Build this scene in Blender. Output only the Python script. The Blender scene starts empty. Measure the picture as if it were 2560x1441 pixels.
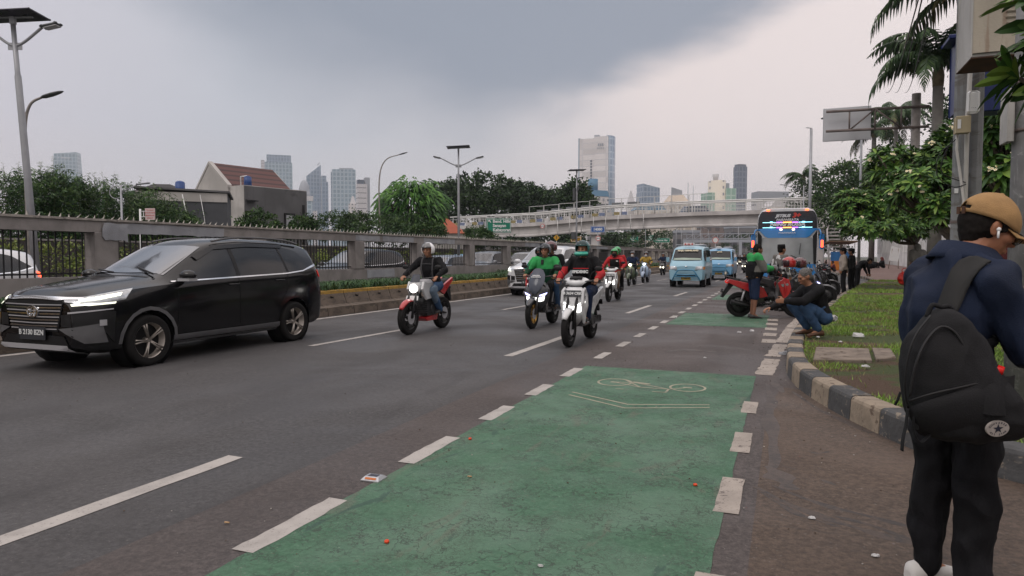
import bpy, bmesh, math, random
from mathutils import Vector, Matrix, noise
from mathutils.bvhtree import BVHTree
PI = math.pi; R = math.radians
V = Vector
S = bpy.context.scene
COL = S.collection
# ---------------------------------------------------------------- camera
F_, CX_, CY_, EYE = 1707.0, 1280.0, 720.5, 1.38
PSI = math.atan(680 / 1707); TH = math.atan(78.5 / 1707)
cd = bpy.data.cameras.new('camera'); cam = bpy.data.objects.new('camera', cd); COL.objects.link(cam)
cam.location = (0, 0, EYE); cam.rotation_euler = (PI / 2 - TH, 0, PSI)
cd.sensor_width = 36; cd.lens = 36 * F_ / 2560; cd.clip_start = .05; cd.clip_end = 12000
S.camera = cam
def ray(px, py):
    a = (px - CX_) / F_; b = -(py - CY_) / F_
    f = math.cos(TH) + b * math.sin(TH); z = -math.sin(TH) + b * math.cos(TH)
    return V((a * math.cos(PSI) - f * math.sin(PSI), a * math.sin(PSI) + f * math.cos(PSI), z))
def G(px, py, h=0.0):                      # point of the ground (height h) seen at that spot of the photo
    r = ray(px, py); return V((0, 0, EYE)) + r * ((h - EYE) / r.z)
def AY(px, py, Y):                         # point at distance Y down the road
    r = ray(px, py); return V((0, 0, EYE)) + r * (Y / r.y)
# ---------------------------------------------------------------- world
w = bpy.data.worlds.new('World'); S.world = w; w.use_nodes = True
nt = w.node_tree; nt.nodes.clear()
def N(t, **k):
    n = nt.nodes.new(t)
    for a, b in k.items():
        if a == 'inp':
            for i, v in b.items(): n.inputs[i].default_value = v
        else: setattr(n, a, b)
    return n
L = lambda a, b: nt.links.new(a, b)
def ma(op, a, b=0.0, clamp=False):
    n = N('ShaderNodeMath', operation=op, use_clamp=clamp)
    for i, x in enumerate((a, b)):
        if hasattr(x, 'is_output'): L(x, n.inputs[i])
        else: n.inputs[i].default_value = x
    return n.outputs[0]
SUN_EL, SUN_ROT = R(48), R(200)
tc = N('ShaderNodeTexCoord'); D = tc.outputs['Generated']
def dot(v):
    n = N('ShaderNodeVectorMath', operation='DOT_PRODUCT'); L(D, n.inputs[0]); n.inputs[1].default_value = v; return n.outputs['Value']
dr = dot((.929, .370, 0)); df = dot((-.370, .929, 0)); dz = dot((0, 0, 1))
mp = N('ShaderNodeMapping', inp={3: (1.0, 1.0, 2.4)}); L(D, mp.inputs[0])
n1 = N('ShaderNodeTexNoise', inp={'Scale': 2.3, 'Detail': 3.0, 'Roughness': .5, 'Distortion': .3}); L(mp.outputs[0], n1.inputs['Vector'])
n2 = N('ShaderNodeTexNoise', inp={'Scale': 7.5, 'Detail': 5.0, 'Roughness': .55, 'Distortion': .3}); L(mp.outputs[0], n2.inputs['Vector'])
nn = ma('ADD', ma('MULTIPLY', ma('SUBTRACT', n1.outputs[0], .5), .10), ma('MULTIPLY', ma('SUBTRACT', n2.outputs[0], .5), .07))
def ramp(val, stops):
    r = N('ShaderNodeValToRGB'); e = r.color_ramp.elements
    while len(e) < len(stops): e.new(.5)
    for k, (p, c) in enumerate(stops): e[k].position = p; e[k].color = (*(c if hasattr(c, '__len__') else (c, c, c)), 1)
    L(val, r.inputs[0]); return r.outputs[0]
lr = N('ShaderNodeMapRange', inp={1: -.7, 2: .7, 3: 0., 4: 1.}); L(dr, lr.inputs[0]); LR_ = lr.outputs[0]; q_ = lambda u: (u + .7) / 1.4
vb = ramp(LR_, [(q_(-.6), .37), (q_(-.45), .33), (q_(-.28), .235), (q_(-.05), .19), (q_(.1), .235), (q_(.21), .275), (q_(.32), .325), (q_(.6), .47)])
vw = ramp(LR_, [(q_(-.6), .05), (q_(-.43), .07), (q_(-.28), .11), (q_(-.05), .07), (q_(.12), .035), (q_(.6), .03)])
s = ma('DIVIDE', ma('SUBTRACT', ma('ADD', dz, nn), vb), vw)
cr = N('ShaderNodeMapRange', interpolation_type='SMOOTHSTEP', inp={1: -1.1, 2: 1.1, 3: 0., 4: 1.}); L(s, cr.inputs[0])
light = ramp(LR_, [(q_(-.6), (.68, .65, .71)), (q_(-.35), (.58, .60, .66)), (q_(-.05), (.66, .64, .67)), (q_(.2), (.93, .81, .78)), (q_(.6), (.97, .86, .84))])
vr = N('ShaderNodeMapRange', inp={1: 0., 2: .17, 3: 1., 4: 0.}); L(dz, vr.inputs[0])
hz = N('ShaderNodeMix', data_type='RGBA'); L(ma('MULTIPLY', vr.outputs[0], .7), hz.inputs[0]); L(light, hz.inputs[6]); hz.inputs[7].default_value = (.80, .69, .67, 1)
mx = N('ShaderNodeMix', data_type='RGBA'); L(ma('MULTIPLY', cr.outputs[0], .95), mx.inputs[0]); L(hz.outputs[2], mx.inputs[6]); mx.inputs[7].default_value = (.288, .328, .402, 1)
# unseen sky overhead and behind is made brighter and warmer to light the ground
br = N('ShaderNodeMapRange', interpolation_type='SMOOTHSTEP', inp={1: .45, 2: -.35, 3: 0., 4: 1.}); L(df, br.inputs[0])
up = N('ShaderNodeMapRange', interpolation_type='SMOOTHSTEP', inp={1: .38, 2: .8, 3: 0., 4: 1.}); L(dz, up.inputs[0])
bright = ma('ADD', 1.0, ma('ADD', ma('MULTIPLY', br.outputs[0], .6), ma('MULTIPLY', up.outputs[0], 2.7)))
wm = N('ShaderNodeMix', data_type='RGBA'); L(ma('MAXIMUM', br.outputs[0], up.outputs[0]), wm.inputs[0]); L(mx.outputs[2], wm.inputs[6]); wm.inputs[7].default_value = (.385, .350, .340, 1)
bgc = N('ShaderNodeBackground'); L(wm.outputs[2], bgc.inputs[0]); L(bright, bgc.inputs[1])
sky = N('ShaderNodeTexSky', sky_type='NISHITA', sun_disc=False, sun_elevation=SUN_EL, sun_rotation=SUN_ROT)
bgs = N('ShaderNodeBackground', inp={1: .1}); L(sky.outputs[0], bgs.inputs[0])
ms = N('ShaderNodeMixShader', inp={0: .05}); L(bgc.outputs[0], ms.inputs[1]); L(bgs.outputs[0], ms.inputs[2])
wo = N('ShaderNodeOutputWorld'); L(ms.outputs[0], wo.inputs[0])
sl = bpy.data.lights.new('sun', 'SUN'); sl.energy = .7; sl.angle = R(25); sl.color = (1, .95, .9)
so = bpy.data.objects.new('sun', sl); COL.objects.link(so); so.rotation_euler = (PI / 2 - SUN_EL, 0, -SUN_ROT + PI)
S.view_settings.view_transform = 'Standard'; S.view_settings.look = 'None'; S.view_settings.exposure = 0; S.view_settings.gamma = 1
# ---------------------------------------------------------------- materials
MATS = {}
def mat(name, col=(.5, .5, .5), rough=.6, metal=0., var=.18, vs=3., bump=0., bs=60., coat=0., emit=None, es=0., col2=None, c2=.55, alpha=1., trans=0., spec=.35, fine=0.):
    """one procedural material: base colour broken up by two sizes of noise, optional second colour in patches"""
    if name in MATS: return MATS[name]
    m = bpy.data.materials.new(name); m.use_nodes = True; t = m.node_tree; n = t.nodes; p = n['Principled BSDF']
    tcn = n.new('ShaderNodeTexCoord'); src = tcn.outputs['Object']
    def noi(sc, det=5, dist=0):
        q = n.new('ShaderNodeTexNoise'); q.inputs['Scale'].default_value = sc; q.inputs['Detail'].default_value = det; q.inputs['Distortion'].default_value = dist
        t.links.new(src, q.inputs['Vector']); return q.outputs[0]
    def mix(f, a, b, mode='MIX'):
        q = n.new('ShaderNodeMix'); q.data_type = 'RGBA'; q.blend_type = mode
        for i, x in ((0, f), (6, a), (7, b)):
            if hasattr(x, 'is_output'): t.links.new(x, q.inputs[i])
            else: q.inputs[i].default_value = x if i == 0 else (*x, 1)
        return q.outputs[2]
    def mr(v, a, b, c, d):
        q = n.new('ShaderNodeMapRange'); q.inputs[1].default_value = a; q.inputs[2].default_value = b; q.inputs[3].default_value = c; q.inputs[4].default_value = d
        t.links.new(v, q.inputs[0]); return q.outputs[0]
    if var > 0 or col2:
        a = noi(vs)
        c = mix(mr(a, .3, .7, 0, 1), tuple(x * (1 - var) for x in col), tuple(min(1, x * (1 + var)) for x in col))
        if fine: c = mix(mr(noi(bs, 2), .35, .65, 0, 1), c, mix(fine, c, (0, 0, 0)))
        if col2:
            b = noi(vs * 1.9, 8, .6); c = mix(mr(b, c2, c2 + .09, 0, 1), c, col2)
        t.links.new(c, p.inputs['Base Color'])
        t.links.new(mr(a, .3, .7, max(0, rough - .07), min(1, rough + .07)), p.inputs['Roughness'])
    else:
        p.inputs['Base Color'].default_value = (*col, 1); p.inputs['Roughness'].default_value = rough
    p.inputs['Metallic'].default_value = metal; p.inputs['Coat Weight'].default_value = coat; p.inputs['Coat Roughness'].default_value = .06
    p.inputs['Specular IOR Level'].default_value = spec
    if trans: p.inputs['Transmission Weight'].default_value = trans
    if alpha < 1: p.inputs['Alpha'].default_value = alpha
    if emit: p.inputs['Emission Color'].default_value = (*emit, 1); p.inputs['Emission Strength'].default_value = es
    if bump:
        q = n.new('ShaderNodeBump'); q.inputs['Strength'].default_value = bump; q.inputs['Distance'].default_value = .02
        t.links.new(noi(bs, 4), q.inputs['Height']); t.links.new(q.outputs[0], p.inputs['Normal'])
    MATS[name] = m; return m
# ---------------------------------------------------------------- mesh builder
def frame(d):
    d = d.normalized(); u = V((0, 0, 1)) if abs(d.z) < .9 else V((1, 0, 0))
    a = d.cross(u).normalized(); return a, a.cross(d).normalized()
class MB:
    def __init__(s): s.v = []; s.f = []; s.m = []; s.sm = []; s.cur = 0; s.xf = None
    def add(s, vs, fs, smooth=False):
        o = len(s.v)
        if s.xf is not None: vs = [s.xf @ V(q) for q in vs]
        s.v += [tuple(q) for q in vs]; s.f += [tuple(i + o for i in f) for f in fs]
        s.m += [s.cur] * len(fs); s.sm += [smooth] * len(fs); return s
    def box(s, c, d, rz=0., ry=0., rx=0., taper=1.):
        M = Matrix.Translation(V(c)) @ Matrix.Rotation(rz, 4, 'Z') @ Matrix.Rotation(ry, 4, 'Y') @ Matrix.Rotation(rx, 4, 'X')
        x, y, z = (q / 2 for q in d); vs = []
        for k in (-1, 1):
            tp = taper if k == 1 else 1.
            vs += [M @ V((-x * tp, -y * tp, k * z)), M @ V((x * tp, -y * tp, k * z)), M @ V((x * tp, y * tp, k * z)), M @ V((-x * tp, y * tp, k * z))]
        return s.add(vs, [(3, 2, 1, 0), (4, 5, 6, 7), (0, 1, 5, 4), (1, 2, 6, 5), (2, 3, 7, 6), (3, 0, 4, 7)])
    def rbox(s, c, d, b=.02, rz=0., ry=0., rx=0.):            # box with chamfered vertical and horizontal edges
        M = Matrix.Translation(V(c)) @ Matrix.Rotation(rz, 4, 'Z') @ Matrix.Rotation(ry, 4, 'Y') @ Matrix.Rotation(rx, 4, 'X')
        x, y, z = (q / 2 for q in d); b = min(b, x * .9, y * .9, z * .9); rings = []
        for zz, i in ((-z, b), (-z + b, 0), (z - b, 0), (z, b)):
            X, Y = x - i, y - i; r = []
            for sx, sy in ((-1, -1), (1, -1), (1, 1), (-1, 1)):
                p1, p2 = V((sx * (X - b), sy * Y, zz)), V((sx * X, sy * (Y - b), zz))
                r += [p1, p2] if sx * sy > 0 else [p2, p1]
            rings.append([M @ q for q in r])
        return s.loft(rings, smooth=False)
    def loft(s, rings, cap=(True, True), closed=True, smooth=True):
        n = len(rings[0]); vs = [q for r in rings for q in r]; fs = []
        for i in range(len(rings) - 1):
            for j in range(n if closed else n - 1):
                a, b = i * n + j, i * n + (j + 1) % n; fs.append((a, b, b + n, a + n))
        o = len(s.f); s.add(vs, fs, smooth)
        off = len(s.v) - len(vs)
        for k, c in ((0, cap[0]), (len(rings) - 1, cap[1])):
            if c and closed:
                f = [off + k * n + j for j in range(n)]; s.f.append(tuple(reversed(f)) if k == 0 else tuple(f)); s.m.append(s.cur); s.sm.append(False)
        return s
    def tube(s, pts, r, n=8, cap=(True, True), smooth=True, flat=1.):
        pts = [V(p) for p in pts]; rr = r if isinstance(r, (list, tuple)) else [r] * len(pts); rings = []; prev = None
        for i, p in enumerate(pts):
            d = (pts[min(i + 1, len(pts) - 1)] - pts[max(i - 1, 0)])
            if d.length < 1e-9: d = V((0, 0, 1))
            d.normalize()
            if prev is None: a, b = frame(d)
            else:
                a = prev - d * prev.dot(d); a = a.normalized() if a.length > 1e-6 else frame(d)[0]; b = a.cross(d).normalized()
            prev = a; b = d.cross(a)
            rings.append([p + a * math.cos(t) * rr[i] + b * math.sin(t) * rr[i] * flat for t in (2 * PI * k / n for k in range(n))])
        return s.loft(rings, cap, True, smooth)
    def cyl(s, a, b, r, r2=None, n=16, smooth=True): return s.tube([a, b], [r, r if r2 is None else r2], n, smooth=smooth)
    def ring(s, c, ax, R1, r, n=24, m=8, a0=0, a1=2 * PI, flat=1.):      # torus or arc of one
        a, b = frame(V(ax)); c = V(c); full = abs(a1 - a0 - 2 * PI) < 1e-6; axn = V(ax).normalized(); rings = []
        for i in range(n if full else n + 1):
            t = a0 + (a1 - a0) * i / n; d = a * math.cos(t) + b * math.sin(t)
            rings.append([c + d * (R1 + r * math.cos(q)) + axn * r * flat * math.sin(q) for q in (2 * PI * k / m for k in range(m))])
        if full: rings.append(rings[0])
        return s.loft(rings, (not full, not full))
    def ell(s, c, r, n=14, m=9, M=None, top=1., bot=-1.):
        c = V(c); r = (r, r, r) if not hasattr(r, '__len__') else r; rings = []
        for i in range(m + 1):
            z = bot + (top - bot) * (1 - math.cos(PI * i / m)) / 2; z = max(-1, min(1, z)); q = math.sqrt(max(1 - z * z, 1e-6))
            rg = [V((r[0] * q * math.cos(t), r[1] * q * math.sin(t), r[2] * z)) for t in (2 * PI * k / n for k in range(n))]
            if M: rg = [M @ x for x in rg]
            rings.append([c + x for x in rg])
        return s.loft(rings)
    def prism(s, poly, y0, y1, axis='y', bev=0.):             # extrude an outline along an axis, with a chamfer
        P = {'y': lambda a, b, t: (a, t, b), 'x': lambda a, b, t: (t, a, b), 'z': lambda a, b, t: (a, b, t)}[axis]
        cx = sum(p[0] for p in poly) / len(poly); cy = sum(p[1] for p in poly) / len(poly)
        def sh(k):
            out = []
            for a, b in poly:
                l = math.hypot(a - cx, b - cy) or 1; f = max(0, 1 - k / l); out.append((cx + (a - cx) * f, cy + (b - cy) * f))
            return out
        lv = [(y0, bev), (y0 + bev, 0), (y1 - bev, 0), (y1, bev)] if bev else [(y0, 0), (y1, 0)]
        return s.loft([[V(P(a, b, t)) for a, b in sh(k)] for t, k in lv], smooth=False)
    def grid(s, rows, smooth=True):
        n = len(rows[0]); vs = [q for r in rows for q in r]
        return s.add(vs, [(i * n + j, i * n + j + 1, (i + 1) * n + j + 1, (i + 1) * n + j) for i in range(len(rows) - 1) for j in range(n - 1)], smooth)
    def quad(s, *p): return s.add([V(q) for q in p], [tuple(range(len(p)))])
    def build(s, name, mats, parent=None, loc=(0, 0, 0), rot=None, label=None, thick=0.):
        me = bpy.data.meshes.new(name); me.from_pydata(s.v, [], s.f)
        for m in (mats if isinstance(mats, (list, tuple)) else [mats]): me.materials.append(m)
        me.polygons.foreach_set('material_index', s.m); me.polygons.foreach_set('use_smooth', s.sm); me.update()
        o = bpy.data.objects.new(name, me); COL.objects.link(o); o.location = loc
        if rot: o.rotation_euler = rot
        if parent: o.parent = parent
        if label: o['label'] = label
        if thick: md = o.modifiers.new('s', 'SOLIDIFY'); md.thickness = thick; md.offset = 0
        return o
def thing(name, label, cat, loc=(0, 0, 0), rz=0., group=None):
    o = bpy.data.objects.new(name, None); COL.objects.link(o); o.location = loc; o.rotation_euler = (0, 0, rz); o.empty_display_size = .2
    return tag(o, label, cat, group)
def tag(o, label, cat, group=None, kind=None):
    if label: o['label'] = label
    if cat: o['category'] = cat
    if group: o['group'] = group
    if kind: o['kind'] = kind
    return o
def struct(o): o['kind'] = 'structure'; return o
def copy_tree(o, parent=None):
    c = o.copy(); COL.objects.link(c); c.parent = parent
    for ch in list(o.children): copy_tree(ch, c)
    return c
def dup(o, loc, rz, label, scale=None):
    c = copy_tree(o); c.location = loc; c.rotation_euler = (0, 0, rz); c['label'] = label
    if scale: c.scale = (scale,) * 3
    return c
DG = None
def bake(o):                                # apply the modifiers of an object
    dg = bpy.context.evaluated_depsgraph_get(); me = bpy.data.meshes.new_from_object(o.evaluated_get(dg)); o.modifiers.clear(); old = o.data; o.data = me; me.name = o.name
    bpy.data.meshes.remove(old); return o
def bevel(o, w=.01, seg=2, ang=35):
    m = o.modifiers.new('b', 'BEVEL'); m.width = w; m.segments = seg; m.limit_method = 'ANGLE'; m.angle_limit = R(ang)
    for p in o.data.polygons: p.use_smooth = True
    m2 = o.modifiers.new('w', 'WEIGHTED_NORMAL'); m2.keep_sharp = True
    return o
def text(txt, size, name, m, parent=None, M=Matrix(), ext=.002, align='CENTER', bold=0., sx=1., shear=0.):
    cu = bpy.data.curves.new(name, 'FONT'); cu.body = txt; cu.size = size; cu.align_x = align; cu.align_y = 'CENTER'; cu.extrude = ext; cu.offset = bold; cu.resolution_u = 3; cu.shear = shear
    to = bpy.data.objects.new(name, cu); COL.objects.link(to)
    dg = bpy.context.evaluated_depsgraph_get(); me = bpy.data.meshes.new_from_object(to.evaluated_get(dg)); bpy.data.objects.remove(to)
    me.transform(M @ Matrix.Diagonal((sx, 1, 1, 1))); me.materials.clear(); me.materials.append(m)
    o = bpy.data.objects.new(name, me); COL.objects.link(o)
    if parent: o.parent = parent
    return o
# text planes: facing -Y (towards the viewer down the road) / facing local +X (the front of a vehicle)
def face_y(x, y, z): return Matrix.Translation((x, y, z)) @ Matrix.Rotation(PI / 2, 4, 'X')
def face_x(x, y, z, tilt=0.): return Matrix.Translation((x, y, z)) @ Matrix.Rotation(-tilt, 4, 'Y') @ Matrix.Rotation(PI / 2, 4, 'Z') @ Matrix.Rotation(PI / 2, 4, 'X')
def lerp(a, b, t): return a + (b - a) * t
def interp(tab, x):
    if x <= tab[0][0]: return tab[0][1]
    for (a, p), (b, q) in zip(tab, tab[1:]):
        if x <= b: return lerp(p, q, (x - a) / (b - a))
    return tab[-1][1]
def crom(pts, n):                                 # Catmull-Rom through points, n steps each
    pts = [V(p) for p in pts]; out = []
    for i in range(len(pts) - 1):
        p0, p1, p2, p3 = pts[max(i - 1, 0)], pts[i], pts[i + 1], pts[min(i + 2, len(pts) - 1)]
        for k in range(n):
            t = k / n; out.append(.5 * ((2 * p1) + (p2 - p0) * t + (2 * p0 - 5 * p1 + 4 * p2 - p3) * t * t + (3 * p1 - p0 - 3 * p2 + p3) * t ** 3))
    return out + [pts[-1]]
# ================================================================ ground, road, markings
def surf_mat(name, build):
    m = bpy.data.materials.new(name); m.use_nodes = True; t = m.node_tree; p = t.nodes['Principled BSDF']
    tcn = t.nodes.new('ShaderNodeTexCoord').outputs['Object']
    class H:
        def noise(s, sc, det=5, dist=0, rough=.5, stretch=None):
            q = t.nodes.new('ShaderNodeTexNoise'); q.inputs['Scale'].default_value = sc; q.inputs['Detail'].default_value = det; q.inputs['Distortion'].default_value = dist; q.inputs['Roughness'].default_value = rough
            if stretch:
                mm = t.nodes.new('ShaderNodeMapping'); mm.inputs[3].default_value = stretch; t.links.new(tcn, mm.inputs[0]); t.links.new(mm.outputs[0], q.inputs[0])
            else: t.links.new(tcn, q.inputs['Vector'])
            return q.outputs[0]
        def crack(s, sc, wid, warp=.35):
            nz = t.nodes.new('ShaderNodeTexNoise'); nz.inputs['Scale'].default_value = sc * 1.7; nz.inputs['Detail'].default_value = 5; t.links.new(tcn, nz.inputs['Vector'])
            mxv = t.nodes.new('ShaderNodeMix'); mxv.data_type = 'RGBA'; mxv.blend_type = 'ADD'; mxv.inputs[0].default_value = warp; t.links.new(tcn, mxv.inputs[6]); t.links.new(nz.outputs[1], mxv.inputs[7])
            q = t.nodes.new('ShaderNodeTexVoronoi'); q.feature = 'DISTANCE_TO_EDGE'; q.inputs['Scale'].default_value = sc; t.links.new(mxv.outputs[2], q.inputs['Vector'])
            return s.mr(q.outputs['Distance'], 0, wid, 1, 0)
        def mr(s, v, a, b, c=0., d=1.):
            q = t.nodes.new('ShaderNodeMapRange'); q.interpolation_type = 'SMOOTHSTEP'
            for i, x in ((1, a), (2, b), (3, c), (4, d)): q.inputs[i].default_value = x
            t.links.new(v, q.inputs[0]); return q.outputs[0]
        def mul(s, a, b, op='MULTIPLY'):
            q = t.nodes.new('ShaderNodeMath'); q.operation = op
            for i, x in enumerate((a, b)):
                if hasattr(x, 'is_output'): t.links.new(x, q.inputs[i])
                else: q.inputs[i].default_value = x
            return q.outputs[0]
        def mix(s, f, a, b):
            q = t.nodes.new('ShaderNodeMix'); q.data_type = 'RGBA'
            for i, x in ((0, f), (6, a), (7, b)):
                if hasattr(x, 'is_output'): t.links.new(x, q.inputs[i])
                else: q.inputs[i].default_value = x if i == 0 else (*x, 1)
            return q.outputs[2]
        def out(s, c, r, bump=None, bs=.3, bd=.01):
            t.links.new(c, p.inputs['Base Color'])
            if hasattr(r, 'is_output'): t.links.new(r, p.inputs['Roughness'])
            else: p.inputs['Roughness'].default_value = r
            if bump is not None:
                q = t.nodes.new('ShaderNodeBump'); q.inputs['Strength'].default_value = bs; q.inputs['Distance'].default_value = bd; t.links.new(bump, q.inputs['Height']); t.links.new(q.outputs[0], p.inputs['Normal'])
    build(H()); MATS[name] = m; return m
def asphalt(a, b, stain, wet=.0):
    def f(h):
        g = h.noise(26, 9, 0, .88); c = h.mix(h.mr(g, .38, .64), tuple(x * .55 for x in a), tuple(x * 1.25 for x in b))
        c = h.mix(h.mul(h.mr(h.noise(.55, 6, .4), .42, .66), .38), c, tuple(x * 1.38 for x in b))
        c = h.mix(h.mul(h.mr(h.noise(.9, 7, .8, .6, (1.6, .28, 1)), .5, .68), .6), c, stain)
        c = h.mix(h.mul(h.mr(h.noise(30, 4), .62, .70), .30), c, (.03, .028, .028))
        c = h.mix(h.mul(h.mr(h.noise(48, 2), .68, .74), .55), c, (.20, .18, .17))
        c = h.mix(h.mul(h.crack(.45, .006), .28), c, (.035, .033, .032)); c = h.mix(h.mul(h.mr(h.noise(.28, 4, .3, .5, (3.2, .10, 1)), .50, .66), .30), c, tuple(x * .72 for x in a))
        r = h.mr(h.noise(.6, 6, .5), .35, .65, .62 - wet, .86)
        h.out(c, r, g, .8, .008)
    return f
M_ASPH = surf_mat('asphalt', asphalt((.051, .049, .050), (.074, .071, .072), (.043, .041, .042), .10))
M_ASPHB = surf_mat('asphalt_brown', asphalt((.073, .051, .037), (.106, .075, .056), (.052, .037, .030), .08))
M_ASPHC = surf_mat('asphalt_lane', asphalt((.064, .053, .050), (.094, .078, .073), (.046, .037, .034), .10))
def green(h):
    g = h.noise(30, 9, 0, .86); c = h.mix(h.mr(g, .36, .66), (.030, .094, .050), (.074, .168, .100))
    c = h.mix(h.mul(h.mr(h.noise(1.1, 6, .6), .40, .68), .75), c, (.100, .180, .122))
    c = h.mix(h.mul(h.mr(h.noise(2.4, 8, .9, .65, (1.6, .6, 1)), .55, .66), .65), c, (.105, .125, .088))
    c = h.mix(h.mul(h.mr(h.noise(9, 6, 1.2, .7), .60, .68), .45), c, (.105, .085, .065))
    wear = h.mul(h.crack(6.5, .05, .42), h.mr(h.noise(2.3, 5), .40, .56)); c = h.mix(h.mul(wear, .85), c, (.030, .040, .032))
    wear2 = h.mul(h.crack(17, .085, .22), h.mr(h.noise(3.7, 5), .42, .56)); c = h.mix(h.mul(wear2, .75), c, (.036, .050, .036))
    c = h.mix(h.mul(h.mr(h.noise(1.7, 6, 1.5, .6, (2.4, .8, 1)), .61, .68), .75), c, (.028, .068, .050))
    c = h.mix(h.mul(h.mr(h.noise(60, 2), .69, .74), .5), c, (.2, .2, .17))
    h.out(c, h.mr(h.noise(3, 5), .3, .7, .55, .8), h.mul(g, h.mul(wear, -.8), 'ADD'), .5, .006)
M_GREEN = surf_mat('green_paint', green)
def paint(base, dirt, thr):
    def f(h):
        g = h.noise(95, 4, 0, .8); c = h.mix(h.mr(h.noise(5, 6, .5), .35, .7), base, tuple(x * .78 for x in base))
        c = h.mix(h.mr(h.noise(14, 8, 1.0, .7), thr, thr + .07), c, dirt)
        c = h.mix(h.mul(h.mr(h.noise(60, 3), .62, .7), .6), c, dirt)
        c = h.mix(h.mul(h.mr(g, .42, .30), .7), c, dirt); h.out(c, .8, g, .12, .002)
    return f
M_WHITE = surf_mat('white_marking', paint((.40, .375, .35), (.15, .135, .125), .62))
M_OLDW = surf_mat('old_marking', paint((.37, .325, .285), (.12, .10, .09), .56))
M_BEIGE = surf_mat('beige_marking', paint((.34, .32, .24), (.13, .2, .13), .62))
def soil(h):
    g = h.noise(40, 6, .3, .7); c = h.mix(h.mr(g, .3, .7), (.050, .070, .020), (.080, .105, .032))
    c = h.mix(h.mr(h.noise(.8, 6, .6), .50, .58), c, (.098, .060, .038)); h.out(c, .95, g, 1., .04)
M_SOIL = surf_mat('soil', soil)
M_EARTH = surf_mat('earth', lambda h: h.out(h.mix(h.mr(h.noise(9, 6, .4), .35, .7), (.105, .062, .040), (.055, .038, .027)), .95, h.noise(30, 6), 1., .03))
M_GND = mat('far_ground', (.075, .08, .06), .95, vs=.05)
def brick(h):
    c = h.mix(h.mr(h.noise(1.2, 5), .3, .7), (.150, .090, .078), (.185, .125, .108)); c = h.mix(h.mul(h.mr(h.noise(14, 3), .45, .62), .5), c, (.10, .065, .055)); h.out(c, .85, h.noise(60), .3, .01)
M_BRICKP = surf_mat('brick_paving', brick)
def slab(name, poly, z, m, dz=0.):
    b = MB(); b.add([(x, y, z + (dz if dz else 0)) for x, y in poly], [tuple(range(len(poly)))]); return struct(b.build(name, m))
slab('ground', [(-2600, -200), (2600, -200), (2600, 3800), (-2600, 3800)], -.06, M_GND)
KERB = [(6.5, 2.6), (4.2, 3.35), (2.6, 4.05), (1.55, 4.78), (1.0, 5.33), (.67, 6.0), (.40, 6.75), (.17, 7.63), (.06, 8.5), (.04, 9.4), (.07, 10.64), (.21, 12.85), (.50, 15.6), (.95, 18.7), (1.36, 22), (1.80, 25.3), (2.5, 30), (3.2, 34.5), (3.7, 37.7)]
FAR = [(4.3, 41), (4.6, 45), (4.4, 49), (3.9, 54), (3.5, 62), (3.3, 90), (3.2, 200), (3.2, 900)]
MEDX = lambda y: interp([(-30, -11.9), (0, -10.75), (6, -10.3), (9, -9.95), (12.7, -9.75), (22, -9.60), (40, -9.6), (900, -9.6)], y)
# road from the median to the kerb, out to the far distance
ys = [-30, 0, 3, 6, 9, 12.7, 22, 40, 80, 160, 300, 900]
kk = [(20, -30)] + [(12, 0)] + KERB + FAR
b = MB(); lft = [(MEDX(y) - .3, y) for y in ys]; poly = lft + list(reversed(kk)); b.add([(x, y, 0) for x, y in poly], [tuple(range(len(poly)))]); struct(b.build('road', M_ASPH))
struct(MB().add([(x, y, .0) for x, y in [(-28, -30), (-11.9, -30), (-11.9, 900), (-28, 900)]], [(0, 1, 2, 3)]).build('toll_road', M_ASPH))
# brownish strip between lane and kerb, and the forecourt at the right
b = MB(); rt = [(.30, -12), (.28, 3)] + [(-.16, 5), (-.2, 8)]
edgeL = [(-2.9, y) for y in (-12, 8, 20, 40)]; edgeR = [(x - .01, y) for x, y in KERB[4:]]
b.add([(x, y, .004) for x, y in edgeL + list(reversed(edgeR)) + [(1.0, 5.0), (.45, 4.4), (.30, 3.2), (.3, -12)]], [tuple(range(len(edgeL) + len(edgeR) + 4))]); struct(b.build('lane_surface', M_ASPHC))
b = MB(); P = [(-.14, -6), (12, -6), (12, 0)] + KERB[:8] + [(.0, 7.7), (-.12, 6.6)]
b.add([(x, y, .008) for x, y in P], [tuple(range(len(P)))]); struct(b.build('forecourt', M_ASPHB))
# dark worn joint and tyre smears: real patches of tar
rnd = random.Random(4)
def jag(poly, amp, step, seed=0, z=.012):
    r = random.Random(seed); out = []
    for i in range(len(poly)):
        a, c = V((*poly[i], 0)), V((*poly[(i + 1) % len(poly)], 0)); n = max(1, int((c - a).length / step))
        for k in range(n):
            p = a.lerp(c, k / n); out.append((p.x + r.uniform(-amp, amp), p.y + r.uniform(-amp, amp), z))
    return out
def jpoly(b, poly, amp, step, seed, z): q = jag(poly, amp, step, seed, z); b.add(q, [tuple(range(len(q)))])
# green bike lane sections
GR = [(-2.30, -.28, -1.5, 8.30), (-2.22, -.30, 14.02, 17.1), (-2.16, -.32, 22.7, 25.7), (-2.15, -.3, 31.5, 34.5)]
for i, (x0, x1, y0, y1) in enumerate(GR):
    b = MB(); jpoly(b, [(x0, y0), (x1, y0), (x1, y1), (x0, y1)], .005, .12, i, .013); struct(b.build('bike_lane', M_GREEN))
b = MB()
def dash(b, x0, x1, y0, y1, seed, amp=.01, sk=0.): jpoly(b, [(x0, y0), (x1, y0), (x1 + sk, y1), (x0 + sk, y1)], amp, .07, seed, .017)
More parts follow.
